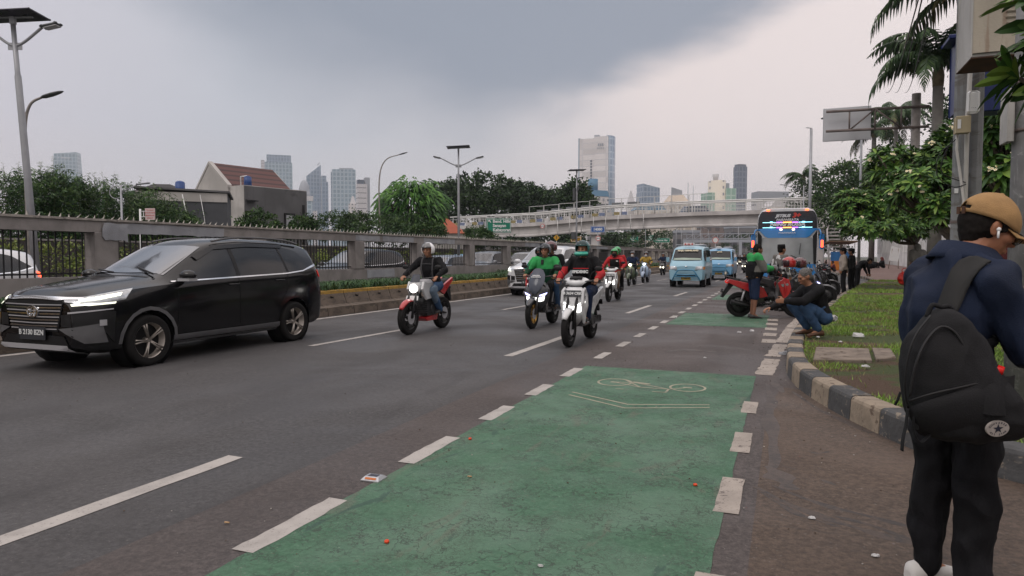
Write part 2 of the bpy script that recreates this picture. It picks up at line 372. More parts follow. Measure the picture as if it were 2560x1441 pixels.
# left dashes of the bike lane (measured), then regular
lf = [(1.05, 1.75), (2.44, 3.18), (3.92, 4.62), (5.21, 5.78), (6.32, 6.92), (7.46, 8.08)]
y = 8.95
while y < 60: lf.append((y, y + .62)); y += 1.32
for i, (a, c) in enumerate(lf): dash(b, -2.39, -2.265, a, c, i + 50, .006 if a < 9 else .003)
struct(b.build('bike_lane_markings', M_WHITE))
b = MB()
rf = [(2.15, 3.02), (3.78, 4.40), (5.0, 5.58), (6.3, 6.8)]
for i, (a, c) in enumerate(rf): dash(b, -.335, -.205, a, c, i + 90, .004)
for y in (11.6, 12.6, 13.6, 14.6, 15.6): dash(b, -.32, -.10, y, y + .5, int(y * 7), .012)
st = [(-.20, 8.3), (-.13, 9.9), (-.02, 11.6), (.14, 14.2), (.42, 17.2), (.75, 20.4), (1.2, 24), (1.9, 29.3), (2.85, 35.9), (3.7, 41.2), (4.0, 45)]
for i in range(len(st) - 1):
    (xa, ya), (xb, yb) = st[i], st[i + 1]; g = .12 if i < 3 else .02
    if i == 1: xa -= 0; 
    jpoly(b, [(xa - .1, ya + g), (xa + .1, ya + g), (xb + .1, yb - g), (xb - .1, yb - g)], .015 if i < 4 else .004, .12, i, .015)
struct(b.build('edge_marking', M_OLDW))
b = MB()
for i in range(14):                                   # dashed lane line between the two lanes
    y0 = 1.0 + i * 7.72; y1 = y0 + (2.62 if i == 0 else 2.9); y0 -= .9 * (i == 0)
    if y0 < 90: jpoly(b, [(-3.60, y0), (-3.47, y0), (-3.43, y1), (-3.56, y1)], .005, .3, i, .010)
for i in range(12):
    y0 = -1.0 + i * 8.2 if i else -3
    y0 = 8.6 + (i - 1) * 7.75; jpoly(b, [(-6.83, y0), (-6.71, y0), (-6.60, y0 + 3.0), (-6.72, y0 + 3.0)], .005, .3, i + 30, .010)
yy = [-20, 0, 3, 6, 9, 12.7, 17, 22, 30, 40, 80, 160, 500]
for a, c in zip(yy, yy[1:]): b.add([(MEDX(a) + .14, a, .010), (MEDX(a) + .29, a, .010), (MEDX(c) + .29, c, .010), (MEDX(c) + .14, c, .010)], [(0, 1, 2, 3)])
struct(b.build('lane_markings', M_WHITE))
# bicycle pictogram with its two chevron lines
b = MB()
def line2(b, pts, w, z=.0175):
    for a, c in zip(pts, pts[1:]):
        a, c = V((*a, 0)), V((*c, 0)); d = (c - a).normalized(); n = V((-d.y, d.x, 0)) * w / 2; e = d * w * .3
        b.add([(*(a + n - e).xy, z), (*(a - n - e).xy, z), (*(c - n + e).xy, z), (*(c + n + e).xy, z)], [(0, 1, 2, 3)]); z += .00012
def g2(px, py): q = G(px, py); return (q.x, q.y)
line2(b, [g2(1432, 982), g2(1570, 1013), g2(1772, 1014)], .026); line2(b, [g2(1424, 989), g2(1562, 1022), g2(1772, 1021)], .026, .0182)
for cxp, cyp in ((1537, 957), (1719, 971)):
    c = G(cxp, cyp); n = 40; vs = []
    for k in range(n):
        t = 2 * PI * k / n
        for rr in (.165, .190): vs.append((c.x + math.cos(t) * rr * 1.0, c.y + math.sin(t) * rr * 1.15, .0175))
    b.add(vs, [(2 * k, 2 * k + 1, (2 * k + 3) % (2 * n), (2 * k + 2) % (2 * n)) for k in range(n)])
    line2(b, [(c.x - .03, c.y), (c.x + .03, c.y)], .05, .0176)
bp = {k: g2(*p) for k, p in dict(rw=(1537, 957), fw=(1719, 971), cr=(1600, 970), st=(1578, 956), hd=(1672, 975), hd2=(1660, 981), s0=(1585, 957), s1=(1622, 962)).items()}
line2(b, [bp['rw'], bp['cr'], bp['hd'], bp['fw']], .024, .0184); line2(b, [bp['rw'], g2(1590, 959), bp['hd']], .022, .019); line2(b, [g2(1563, 951), bp['cr']], .022, .0196); line2(b, [bp['s0'], bp['s1']], .05, .0202); line2(b, [g2(1632, 981), g2(1664, 983), bp['hd']], .024, .0208); line2(b, [g2(1540, 974), g2(1558, 975)], .022, .0214)
struct(b.build('bicycle_symbol', M_BEIGE))
# tar smears in the corner of the forecourt
M_TAR = surf_mat('tar', lambda h: h.out(h.mix(h.mr(h.noise(9, 8, .8, .75), .44, .56), (.074, .055, .045), (.042, .035, .032)), .6, h.noise(95, 4), .5, .006))
b = MB(); rr = random.Random(8)
def smear(pts, w, seed, z=.0195):
    r = random.Random(seed); pts = crom([(x, y, 0) for x, y in pts], 10); up = []; dn = []
    for i, p in enumerate(pts):
        d = (pts[min(i + 1, len(pts) - 1)] - pts[max(i - 1, 0)]).normalized(); n = V((-d.y, d.x, 0)); f = math.sin(PI * (i + .3) / (len(pts))) ** .6 * w * (.8 + .3 * math.sin(i * .55 + seed) + r.uniform(-.06, .06))
        up.append((*(p + n * f).xy, z)); dn.append((*(p - n * f * (.75 + .25 * math.sin(i * .8 + seed * 2))).xy, z))
    b.add(up + dn[::-1], [(i, i + 1, len(up) * 2 - 2 - i, len(up) * 2 - 1 - i) for i in range(len(up) - 1)])
smear([g2(1880, 1215), g2(2000, 1275), g2(2150, 1325), g2(2330, 1375)], .045, 1); smear([g2(1930, 1215), g2(2050, 1262), g2(2200, 1300), g2(2360, 1345)], .034, 2, .0198); smear([g2(1900, 1230), g2(1990, 1285), g2(2100, 1320)], .026, 3, .0201)
smear([g2(2080, 1290), g2(2220, 1330), g2(2370, 1400)], .030, 6, .0206)
smear([g2(2020, 1130), g2(2045, 1135), g2(2075, 1130)], .018, 4); smear([g2(2050, 1200), g2(2090, 1215)], .02, 5); smear([g2(1960, 1218), g2(2020, 1228)], .012, 7); smear([g2(1955, 1165), g2(1990, 1175)], .009, 9)
struct(b.build('tar_stains', M_TAR))
M_WETD = surf_mat('dark_stain', lambda h: h.out(h.mix(h.mr(h.noise(11, 6, .8, .7), .40, .62), (.080, .060, .050), (.042, .034, .030)), .55, h.noise(95, 4), .5, .006))
b = MB()
smear([(.0, 12.4), (-.02, 10.8), (-.10, 9.5), (-.12, 8.4), (.0, 7.4)], .11, 12, .0185); smear([(.1, 7.5), (.35, 6.6), (.8, 5.7), (1.3, 5.05)], .045, 13, .019); smear([(-.16, 7.9), (-.1, 7.0), (-.1, 6.2), (-.05, 5.2), (-.05, 4.6)], .07, 14, .0188); smear([g2(1665, 880), g2(1720, 876), g2(1790, 881)], .12, 15, .0186); smear([(-.08, 4.75), (0, 4.5), (.06, 4.3)], .10, 16, .0189)
struct(b.build('damp_stains', M_WETD))
for o in S.objects:
    if o.name.split('.')[0] in ('lane_surface', 'forecourt', 'bike_lane', 'bike_lane_markings', 'edge_marking', 'lane_markings', 'bicycle_symbol', 'tar_stains', 'damp_stains'): o.scale.z = .35 if 'stains' not in o.name else .165
# ---------------- kerb of alternating black and pale blocks
def kerbmat(c, d):
    def f(h):
        k = h.mix(h.mr(h.noise(6, 6, .6), .35, .7), c, tuple(x * .7 for x in c)); k = h.mix(h.mr(h.noise(11, 8, .8, .65), .57, .63), k, d); h.out(k, .85, h.noise(35, 6), .6, .01)
    return f
M_KP = surf_mat('pale_kerb_paint', kerbmat((.30, .245, .185), (.13, .095, .07))); M_KD = surf_mat('black_kerb_paint', kerbmat((.075, .076, .078), (.22, .185, .145)))
def kerb_line(name, pts, step, h=.21, wd=.21, side=-1, start=0):
    ln = crom([(x, y, 0) for x, y in pts], 14); L_ = [0]
    for a, c in zip(ln, ln[1:]): L_.append(L_[-1] + (c - a).length)
    def at(s):
        s = min(max(s, 0), L_[-1])
        for i in range(len(L_) - 1):
            if s <= L_[i + 1]: return ln[i].lerp(ln[i + 1], (s - L_[i]) / max(1e-6, L_[i + 1] - L_[i]))
        return ln[-1]
    b = MB(); s0 = 0; i = start
    while s0 < L_[-1] - .05:
        b.cur = i % 2; rings = []; q = 4
        for k in range(q + 1):
            s_ = s0 + .006 + (step - .012) * k / q; p = at(s_); d = (at(s_ + .05) - at(s_ - .05)).normalized(); n = V((-d.y, d.x, 0)) * side
            hh = h + (.004 * math.sin(i * 2.3))
            rings.append([p + n * a + V((0, 0, z)) for a, z in ((0, -.04), (0.012, hh - .035), (.022, hh - .012), (.045, hh), (wd - .02, hh), (wd, hh - .02), (wd, -.04))])
        b.loft(rings, smooth=False); s0 += step; i += 1
    return struct(b.build(name, [M_KP, M_KD]))
kerb_line('kerb', KERB[:13], .46, start=1)
kerb_line('kerb', KERB[12:], .46, h=.17, wd=.19)
kerb_line('kerb', FAR[:6], .5, h=.17, wd=.18)
# ---------------- lawn with worn earth, and brick plaza behind
LAWN_IN = [(x + .19 * 1, y + .02) for x, y in KERB]
LAWN = [(x + (.20 if y > 7 else .14), y + (.0 if y > 7 else .16)) for x, y in KERB] + [(4.6, 37.9), (5.6, 38.2), (7.0, 36.5), (7.3, 12), (8, 3)]
def lawn_z(x, y): return .165 + .02 * noise.noise(V((x * .9, y * .9, 0))) + .012 * noise.noise(V((x * 4, y * 4, 3))) + min(.05, .02 * max(0, x - .6))
b = MB(); n = len(LAWN); b.add([(x, y, .16) for x, y in LAWN], [tuple(range(n))]); o = b.build('lawn_soil', M_SOIL)
me = o.data; bm = bmesh.new(); bm.from_mesh(me); bmesh.ops.triangulate(bm, faces=bm.faces); bmesh.ops.subdivide_edges(bm, edges=[e for e in bm.edges if e.calc_length() > 1], cuts=5, use_grid_fill=True)
for v in bm.verts: v.co.z = lawn_z(v.co.x, v.co.y)
bm.to_mesh(me); bm.free(); o.name = 'lawn'; struct(o)
def inside(x, y, poly):
    c = False; j = len(poly) - 1
    for i in range(len(poly)):
        (xi, yi), (xj, yj) = poly[i], poly[j]
        if (yi > y) != (yj > y) and x < (xj - xi) * (y - yi) / (yj - yi) + xi: c = not c
        j = i
    return c
BARE = [(.95, 8.9, .75, .50), (.8, 7.6, .55, .5), (1.55, 8.0, .9, .55), (1.05, 7.0, .5, .35), (2.0, 6.9, 1.1, .6), (.95, 13.1, .95, .32), (2.2, 16.5, 1.3, .35), (2.8, 24, 1.8, .7), (4.3, 29, 1.8, 2.2), (3.9, 34, 1.5, 2.2), (1.15, 10.9, 1.2, .62), (1.6, 20, .5, .3)]
def bare(x, y):
    f = 0
    for cx, cy, rx, ry in BARE:
        d = ((x - cx) / rx) ** 2 + ((y - cy) / ry) ** 2
        f = max(f, 1.25 - d)
    return f + .75 * noise.noise(V((x * 2.3, y * 2.3, 7)))
b = MB(); rg = random.Random(11); cnt = 0; vs = []; fs = []; mi = []
def blades(n, x0, x1, y0, y1, hgt, wid):
    for _ in range(n):
        x = rg.uniform(x0, x1); y = rg.uniform(y0, y1)
        if not inside(x, y, LAWN): continue
        bf = bare(x, y)
        if bf > .3 and rg.random() < min(.97, .35 + bf): continue
        z = lawn_z(x, y) - .005; cl = noise.noise(V((x * 1.7, y * 1.7, 1)))
        h = hgt * rg.uniform(.5, 1.25) * (1 + .6 * cl); a = rg.uniform(0, 2 * PI); wv = wid * rg.uniform(.7, 1.4); ln = rg.uniform(.2, 1.1) * h; d = rg.uniform(0, 2 * PI)
        dx, dy = math.cos(a) * wv, math.sin(a) * wv; o = len(vs)
        vs.extend([(x - dx, y - dy, z), (x + dx, y + dy, z), (x + math.cos(d) * ln, y + math.sin(d) * ln, z + h)]); fs.append((o, o + 1, o + 2))
        mi.append(2 if (bf > .1 and rg.random() < .6) or rg.random() < .07 else (1 if rg.random() < .42 + cl * .6 else 0))
blades(26000, .1, 3.2, 4.2, 9.5, .045, .0045); blades(42000, .1, 4.2, 9.5, 16, .05, .006); blades(26000, .5, 5.2, 16, 24, .055, .009); blades(22000, 1.4, 7, 24, 38, .06, .014)
b.v = vs; b.f = fs; b.m = mi; b.sm = [False] * len(fs)
tag(b.build('grass', [mat('grass_a', (.150, .265, .036), .6, var=.25, vs=2), mat('grass_b', (.215, .340, .055), .6, var=.25, vs=2), mat('grass_dry', (.21, .19, .075), .7, var=.25, vs=2)]), 'short green lawn grass with bare brown patches beside the kerb', 'grass', kind='stuff')
# brick plaza rising gently towards the white fence
b = MB(); rows = []
for y in (3, 12, 20, 30, 36.5, 38, 42, 48, 56, 70, 90, 130, 220):
    xl = 7.2 if y < 36.5 else interp([(36.5, 7.0), (38, 3.9), (42, 4.45), (48, 4.62), (56, 4.0), (70, 3.6), (220, 3.4)], y); z0 = .12 if y >= 36.5 else .15
    rows.append([(xl + (14.5 - xl) * k / 8, y, z0 + .38 * min(1, max(0, (y - 36) / 22)) * min(1, k / 3)) for k in range(9)])
b.grid(rows); struct(b.build('brick_plaza', M_BRICKP))
# concrete drain covers sunk in the lawn
M_CONC = mat('old_concrete', (.20, .165, .135), .9, var=.3, vs=5, bump=.4, bs=30, col2=(.10, .075, .055), c2=.56)
for i, (pa, pb, pc, pd) in enumerate([((2033, 903), (2180, 905), (2172, 876), (2040, 872)), ((2190, 903), (2240, 898), (2226, 876), (2180, 874))]):
    b = MB(); q = [G(*p, .19) for p in (pa, pb, pc, pd)]; b.loft([[V((v.x, v.y, .12)) for v in q], [V((v.x, v.y, .205)) for v in q], [V((v.x, v.y, .215)).lerp(V((sum(k.x for k in q) / 4, sum(k.y for k in q) / 4, .215)), .03) for v in q]], smooth=False)
    tag(b.build('drain_cover', M_CONC), ['wide brown concrete drain cover set in the lawn by the kerb', 'small broken concrete drain cover half hidden behind the backpack'][i], 'drain cover')
# ================================================================ median barrier, planting, wall
def conc(a, d, thr=.56, sc=2.5):
    def f(h):
        c = h.mix(h.mr(h.noise(sc, 6, .4), .32, .68), a, tuple(x * .72 for x in a)); c = h.mix(h.mul(h.mr(h.noise(sc * 1.3, 8, .7, .65, (1, 1, 2.2)), thr, thr + .1), .8), c, d)
        c = h.mix(h.mul(h.mr(h.noise(sc * 3, 6, .2, .6, (3, 3, .35)), .56, .7), .45), c, d); h.out(c, .88, h.noise(40, 6), .35, .01)
    return f
M_WALL = surf_mat('grey_wall_paint', conc((.275, .254, .246), (.18, .162, .155), .67)); M_PATCH = surf_mat('pale_repair_plaster', conc((.34, .35, .38), (.21, .21, .22), .6))
M_CAP = surf_mat('weathered_cap', conc((.30, .275, .25), (.10, .09, .08), .52, 5)); M_BAR = mat('black_iron', (.022, .022, .024), .5, .3, vs=5)
M_YEL = surf_mat('yellow_kerb_paint', conc((.42, .25, .045), (.14, .10, .06), .54, 4)); M_BARR = surf_mat('barrier_concrete', conc((.145, .115, .090), (.065, .052, .042), .5, 3))
M_SPIKE = mat('pale_spikes', (.42, .40, .36), .7, var=.3, vs=8)
blk = None; y = -2.0; k = 0; prev = None
while y < 120:
    ln = 1.0 if y < 45 else 5.0
    x0, x1 = MEDX(y + .01), MEDX(y + ln - .01); a = math.atan2(-(x1 - x0), ln)
    if prev is None or abs(ln - prev) > .1:
        b = MB(); prof = [(-.02, -.03), (-.0, .20), (.10, .215), (.20, .24), (.30, .50), (.31, .56), (.56, .56), (.56, -.03)]
        b.loft([[V((-q[0], t, q[1])) for q in prof] for t in (.012, ln - .012)], smooth=False)
        b.box((-.26, ln * .5, .44), (.06, .10, .03))
        t = MB(); t.loft([[V((-q[0], tt, q[1])) for q in [(.297, .49), (.303, .565), (.57, .565), (.57, .49)]] for tt in (.012, ln - .012)], smooth=False); sl_ = MB(); sl_.box((-.268, ln * .5, .40), (.02, .12, .035))
        proto = thing('median_barrier', 'x', 'barrier', (x0, y, 0), a, 'concrete barrier blocks along the median'); b.build('block', M_BARR, proto); t.build('painted_top', M_YEL, proto); sl_.build('lifting_slot', M_BAR, proto); o = proto; prev = ln
    else: o = dup(proto, (x0, y, 0), a, 'x')
    o['label'] = 'dirty concrete barrier block with yellow top in the median row beside the road'
    o.rotation_euler = (0, 0, a); y += ln; k += 1
b = MB(); rows = []
for y in [-2 + 2 * i for i in range(60)]: rows.append([(MEDX(y) - .55, y, .42), (-11.25, y, .45)])
b.grid(rows); struct(b.build('planter_soil', M_EARTH))
b = MB(); r = random.Random(3)
def strap(b, p, n, ln, wd, r, droop=.9, m=(0, 0, 1)):
    for _ in range(n):
        a = r.uniform(0, 2 * PI); l = ln * r.uniform(.6, 1.2); c, s_ = math.cos(a), math.sin(a); w = wd * r.uniform(.7, 1.2); o = r.uniform(.25, .8); b.cur = r.choice(m)
        pts = [p, p + V((c * l * .35 * o, s_ * l * .35 * o, l * .55)), p + V((c * l * .75 * o, s_ * l * .75 * o, l * .72)), p + V((c * l * 1.15 * o, s_ * l * 1.15 * o, l * (.72 - .45 * droop * o)))]
        sd = V((-s_, c, 0)); vs = []
        for q, ww in zip(pts, (w * .6, w, w * .75, w * .1)): vs += [q - sd * ww, q + sd * ww]
        b.add(vs, [(0, 1, 3, 2), (2, 3, 5, 4), (4, 5, 7, 6)])
for i in range(3300):
    yy_ = 4 + (r.random() ** 1.5) * 56; xx = r.uniform(-11.15, MEDX(yy_) - .50); near = yy_ < 26
    strap(b, V((xx, yy_, .42)), 9 if near else 7, .40 if near else .5, .012 if near else .022, r)
tag(b.build('median_planting', [mat('strap_a', (.035, .085, .028), .5, var=.3, vs=2), mat('strap_b', (.055, .12, .035), .5, var=.3, vs=2)]), 'row of dark green strappy plants behind the yellow topped barrier', 'plants', kind='stuff')
# wall with barred openings
WX = -11.4; posts = [1.1, 4.9, 8.69, 12.55, 16.53, 20.03, 24.1, 27.9]
while posts[-1] < 112: posts.append(posts[-1] + 3.85)
wall = thing('boundary_wall', 'long grey concrete wall with barred openings and spiked top between road and toll road', 'wall', (WX, 0, 0))
sl_ = (posts[-1] + 1); ZT = lambda y: 2.03 + .0016 * max(0, y)
b = MB(); b.box((0, sl_ / 2 - 1, .515), (.24, sl_ + 2, 1.03)); b.build('base_wall', M_WALL, wall)
b = MB(); b.loft([[V((-.125, y, ZT(y) - .235)), V((.125, y, ZT(y) - .235)), V((.125, y, ZT(y) - .035)), V((-.125, y, ZT(y) - .035))] for y in (-2, 20, 60, sl_)], smooth=False); b.build('top_beam', M_WALL, wall)
b = MB(); b.loft([[V((-.17, y, ZT(y) - .035)), V((.155, y, ZT(y) - .035)), V((.15, y, ZT(y) + .004)), V((0, y, ZT(y) + .012)), V((-.17, y, ZT(y) + .004))] for y in (-2, 20, 60, sl_)], smooth=False); b.build('coping', M_CAP, wall)
for y in posts:
    b = MB(); b.rbox((.0, y, (1.03 + ZT(y) - .235) / 2 + .0), (.30, .46, ZT(y) - .235 - 1.03), .012); b.build('pillar', M_WALL, wall)
b = MB(); r = random.Random(5)
def patch(b, y0, y1, z0, z1, seed, x=.1275, j=.012):
    q = jag([(y0, z0), (y1, z0), (y1, z1), (y0, z1)], j, .10, seed); b.loft([[V((x, a, c)) for a, c, _ in q], [V((x + .004, a, c)) for a, c, _ in q]], smooth=False)
for i, (y0, y1, z0, z1) in enumerate([(9.0, 11.45, 1.80, 1.985), (16.35, 17.6, 1.84, 1.99), (17.75, 19.6, 1.84, 2.0), (20.3, 22.6, 1.84, 2.0), (32, 34.3, 1.85, 2.03), (36, 38.4, 1.85, 2.03), (16.9, 18.4, .76, 1.0), (30, 33, 1.86, 2.03), (43, 46, 1.88, 2.04)]): patch(b, y0, y1, z0, z1, i)
patch(b, 8.62, 9.1, 1.66, 1.98, 20, .152, .03); b.build('repair_patch', M_PATCH, wall)
for i, (p, q) in enumerate(zip(posts, posts[1:])):
    b = MB(); n = 28 if q < 60 else 14; z1 = ZT(p) - .235
    for k in range(1, n):
        yk = p + .23 + (q - p - .46) * k / n; b.box((-.02, yk, (1.03 + z1) / 2), (.018, .018, z1 - 1.03))
    b.box((-.02, (p + q) / 2, 1.09), (.012, q - p - .4, .03)); b.build('bar_grille', M_BAR, wall)
b = MB(); y = 3
while y < 45:
    h = .075 * r.uniform(.8, 1.2); z = ZT(y) + .008; l = r.uniform(-.03, .05)
    b.add([(-.012, y - .012, z), (.012, y - .012, z), (.012, y + .012, z), (-.012, y + .012, z), (.0, y + l + .03, z + h)], [(0, 1, 4), (1, 2, 4), (2, 3, 4), (3, 0, 4)]); y += .165 * r.uniform(.85, 1.15)
o = b.build('spikes', M_SPIKE, wall); o['kind'] = 'stuff'

# ================================================================ street lamps
M_GALV = mat('galvanised', (.33, .34, .36), .5, .5, var=.12, vs=3); M_LDARK = mat('lamp_head_grey', (.10, .105, .11), .5, .2, var=.2, vs=4); M_SOLAR = mat('solar_panel', (.035, .035, .05), .3, .1, var=.2, vs=3); M_LENS = mat('lamp_lens', (.55, .56, .58), .3, var=.05)
M_RUSTP = mat('weathered_pole', (.26, .24, .225), .7, .2, var=.3, vs=4)
def at_depth(px, d, z=0.):
    q = ray(px, 642); s_ = d / (q.x * -math.sin(PSI) + q.y * math.cos(PSI)); return V((q.x * s_, q.y * s_, z))
def solar_lamp(px, d, H_, label, lean=(0, 0), rz=0., arm=1.0, arms=2, pan=1.0, r0=.075, drop=.85):
    p = at_depth(px, d); t = thing('solar_street_lamp', label, 'street lamp', p, rz, 'solar lamps along the toll road')
    top = V((lean[0], lean[1], H_)); ap = top * ((H_ - drop) / H_)
    b = MB(); b.tube([(0, 0, 0), top * .5, top * .82, top * .83, top], [r0, r0 * .88, r0 * .8, r0 * .62, r0 * .6], 12); b.box((0, 0, .05), (.3, .3, .1)); b.build('pole', M_GALV, t)
    for sx in ((1, -1) if arms == 2 else (1,)):
        b = MB(); e = ap + V((arm * sx, 0, .42)); b.tube(crom([ap, ap + V((arm * .35 * sx, 0, .10)), e], 4), .03, 8); b.box(ap + V((.08 * sx, 0, .0)), (.16, .012, .16)); b.build('arm', M_GALV, t)
        b = MB(); b.rbox(e + V((.20 * sx, 0, .04)), (.42, .26, .07), .03, ry=-.22 * sx); b.cur = 1; b.box(e + V((.22 * sx, 0, .0)), (.30, .2, .012), ry=-.22 * sx); b.build('lamp_head', [M_LDARK, M_LENS], t)
    b = MB(); b.rbox(top + V((0, 0, .16)), (1.25 * pan, .72 * pan, .045), .012, ry=-.05, rx=-.03); b.cur = 1; b.box(top + V((0, 0, .05)), (.1, .1, .16)); b.box(top + V((0, 0, .12)), (.9 * pan, .04, .03)); b.build('solar_panel', [M_SOLAR, M_GALV], t)
    return t
solar_lamp(97, 15.6, 6.62, 'tall leaning solar street lamp behind the wall at the far left', lean=(-.40, -.02), rz=PSI, arm=.62, pan=1.0, r0=.085, drop=.52)
solar_lamp(1147, 37, 7.1, 'slim solar street lamp with two arms between the round bushy tree and the green sign', rz=PSI, arm=.95)
t = solar_lamp(1441, 50, 7.5, 'solar street lamp with camera boxes standing in front of the footbridge', rz=PSI + .2, arm=.0001, arms=1)
for s_ in (-1, 1):
    b = MB(); b.tube(crom([(0, 0, 1.45), (.55 * s_, 0, 1.75), (1.15 * s_, 0, 1.95)], 4), .03, 8); b.rbox((1.3 * s_, 0, 1.98), (.3, .14, .06), .02); b.build('lower_arm', M_GALV, t)
b = MB(); b.rbox((-.22, 0, 2.9), (.34, .3, .55), .03); b.rbox((-.2, .0, 5.9), (.18, .25, .9), .03); b.rbox((.05, -.12, 6.3), (.12, .12, .3), .02); b.build('camera_box', M_LDARK, t)
def curved_lamp(px, d, H_, label, dx=1.3, lean=0., m=M_RUSTP, r0=.06, grp='curved arm street lamps', frac=.75, rz=PSI, curl=False):
    t = thing('street_lamp', label, 'street lamp', at_depth(px, d), rz, grp)
    b = MB(); b.tube(crom([(0, 0, 0), (lean * .5, 0, H_ * .4), (lean, 0, H_ * frac), (lean + dx * .25, 0, H_ * (frac + (1 - frac) * .68)), (lean + dx * .8, 0, H_ * .975)], 6), [r0 * (1 - .5 * k / 24) for k in range(25)], 10); b.build('pole', m, t)
    b = MB(); b.loft([[V((lean + dx * .8 + q * .6 * (1 if dx > 0 else -1), math.sin(a) * w * .12, H_ * .975 + q * .17 + math.cos(a) * w * .05 - .0)) for a in [2 * PI * k / 10 for k in range(10)]] for q, w in ((0, .5), (.15, .9), (.5, 1), (.85, .7), (1, .2))]); b.build('lamp_head', M_LDARK, t)
    if curl: b = MB(); b.ring((-.22, 0, H_ * .9), (0, 1, 0), .28, .018, 20, 6, 0, 4.6); b.build('scroll', m, t)
    return t
curved_lamp(72, 19, 5.9, 'thin bent street lamp just left of the leaning solar lamp', dx=.62, frac=.80)
curved_lamp(950, 48, 8.7, 'single curved street lamp beside the round bushy tree', dx=1.75, frac=.78)
def arm_lamp(px, d, H_, dx, label, curl=True, r0=.05):
    t = thing('street_lamp', label, 'street lamp', at_depth(px, d), PSI, 'scroll arm street lamps')
    b = MB(); b.cyl((0, 0, 0), (0, 0, H_), r0, r0 * .7, 10); b.build('pole', M_GALV, t); s_ = 1 if dx > 0 else -1
    b = MB(); b.tube([(0, 0, H_ * .93), (dx, 0, H_ * 1.0)], .022, 6); b.rbox((dx + .22 * s_, 0, H_ * 1.0 + .04), (.5, .16, .06), .02, ry=-.1 * s_); b.build('arm', M_GALV, t)
    if curl: b = MB(); b.ring((-.2 * s_, 0, H_ * .93), (0, 1, 0), .24, .016, 20, 6); b.build('scroll', M_GALV, t)
arm_lamp(307, 26, 4.1, .62, 'low street lamp with small scroll in front of the bamboo')
arm_lamp(2006, 60, 7.6, -1.6, 'street lamp with scroll and left pointing arm above the bus', r0=.06)
arm_lamp(2022, 62, 12.9, -.01, 'tall mast with pale tip rising behind the palm', False, .16)
p = at_depth(2147, 33); t = thing('street_lamp', 'street lamp whose arm passes behind the blank signboard', 'street lamp', p, PSI); b = MB(); b.cyl((0, 0, 0), (0, 0, 7.8), .07, .05, 10); b.tube([(0, 0, 7.8), (-1.3, 0, 7.95)], .03, 6); b.build('pole', M_GALV, t); b = MB(); b.rbox((-1.6, 0, 7.98), (.7, .2, .07), .03); b.build('lamp_head', M_LDARK, t)

# ================================================================ footbridge
M_BRG = surf_mat('bridge_paint', conc((.60, .575, .565), (.42, .40, .39), .64, .5)); M_BRAIL = mat('bridge_rail', (.60, .60, .59), .6, .2, var=.12, vs=.6); M_MESH = mat('rail_screen', (.16, .17, .18), .6, var=.15, vs=1)
BY = 92.0
def bz(x): return interp([(-46, 3.95), (-33, 4.25), (-23, 4.95), (-11, 5.25), (4, 5.3)], x)     # underside height along the span
br_ = thing('footbridge', 'long grey pedestrian footbridge crossing above both roads', 'footbridge', (0, BY, 0))
xs = [-46, -33, -23, -11, -4, 4.4]
b = MB(); b.loft([[V((x, -1.0, bz(x))), V((x, 1.0, bz(x))), V((x, 1.0, bz(x) + .18)), V((x, .85, bz(x) + .3)), V((x, .85, bz(x) + 1.4)), V((x, -.85, bz(x) + 1.4)), V((x, -.85, bz(x) + .3)), V((x, -1.0, bz(x) + .18))] for x in xs], smooth=False); b.build('girder', M_BRG, br_)
b = MB(); b.loft([[V((x, -1.3, bz(x) + 1.4)), V((x, 1.3, bz(x) + 1.4)), V((x, 1.3, bz(x) + 1.9)), V((x, -1.3, bz(x) + 1.9))] for x in xs], smooth=False); b.build('deck', M_BRG, br_)
for sy in (-1.25, 1.25):
    b = MB()
    for dz_ in (.42, .95, 1.32): b.tube([(x, sy, bz(x) + 1.9 + dz_) for x in xs], .10 if dz_ > 1 else .03, 5)
    x = -45.5
    while x < 4.3: b.box((x, sy, bz(x) + 2.5), (.09, .09, 1.3)); x += 2.15
    x = -45
    while x < 4.3: b.box((x, sy, bz(x) + 2.4), (.035, .03, 1.0)); x += .36
    b.build('railing', M_BRAIL, br_)
b = MB(); x = -33.5
while x < -10:                                            # tall screens on the left half
    z = bz(x) + 1.95; b.tube(crom([(x, -1.32, z), (x, -1.32, z + 2.0), (x + .15, -1.32, z + 2.2), (x + 2.0, -1.32, z + 2.25), (x + 2.1, -1.32, z + 2.1), (x + 2.1, -1.32, z)], 2), .035, 5); x += 2.2
b.build('screen_frame', M_BRAIL, br_)
b = MB(); x = -33
while x < -18:
    z = bz(x) + 3.35; b.box((x + .55, 1.28, z + .1), (1.7, .03, .8)); x += 2.2
b.build('screen_panel', M_MESH, br_)
b = MB()
cols = [mat('hoarding_ochre', (.30, .25, .12), .7), mat('hoarding_blue', (.18, .22, .34), .7), M_BRG]; i = 0; x = -45
while x < -18: b.cur = (i * 7) % 3; b.box((x, -1.31, bz(x) + 2.15), (.8, .02, .42)); x += 1.0; i += 1
b.build('hoarding', cols, br_)
for x, zt in ((-24.2, bz(-24.2)), (4.0, 5.3), (-40, 4.1)):
    b = MB(); b.box((x, 0, zt / 2), (1.0, 1.2, zt - .9)); b.box((x, 0, zt - .24), (1.9, 2.2, .46)); b.build('pier', M_BRG, br_)
b = MB(); n = 14                                          # stairs coming down towards the viewer at the right
for k in range(n): b.box((5.3, -1.4 - k * .62, 7.1 - k * .42), (1.7, .64, .16))
b.build('stairs', M_BRG, br_)
b = MB()
for xx in (4.45, 6.15): b.loft([[V((xx - .05, y, z)), V((xx + .05, y, z)), V((xx + .05, y, z + 1.35)), V((xx - .05, y, z + 1.35))] for y, z in ((1.3, 7.1), (-1.4, 7.1), (-10.2, 1.1))], smooth=False)
b.build('stair_side', M_BRG, br_); b = MB()
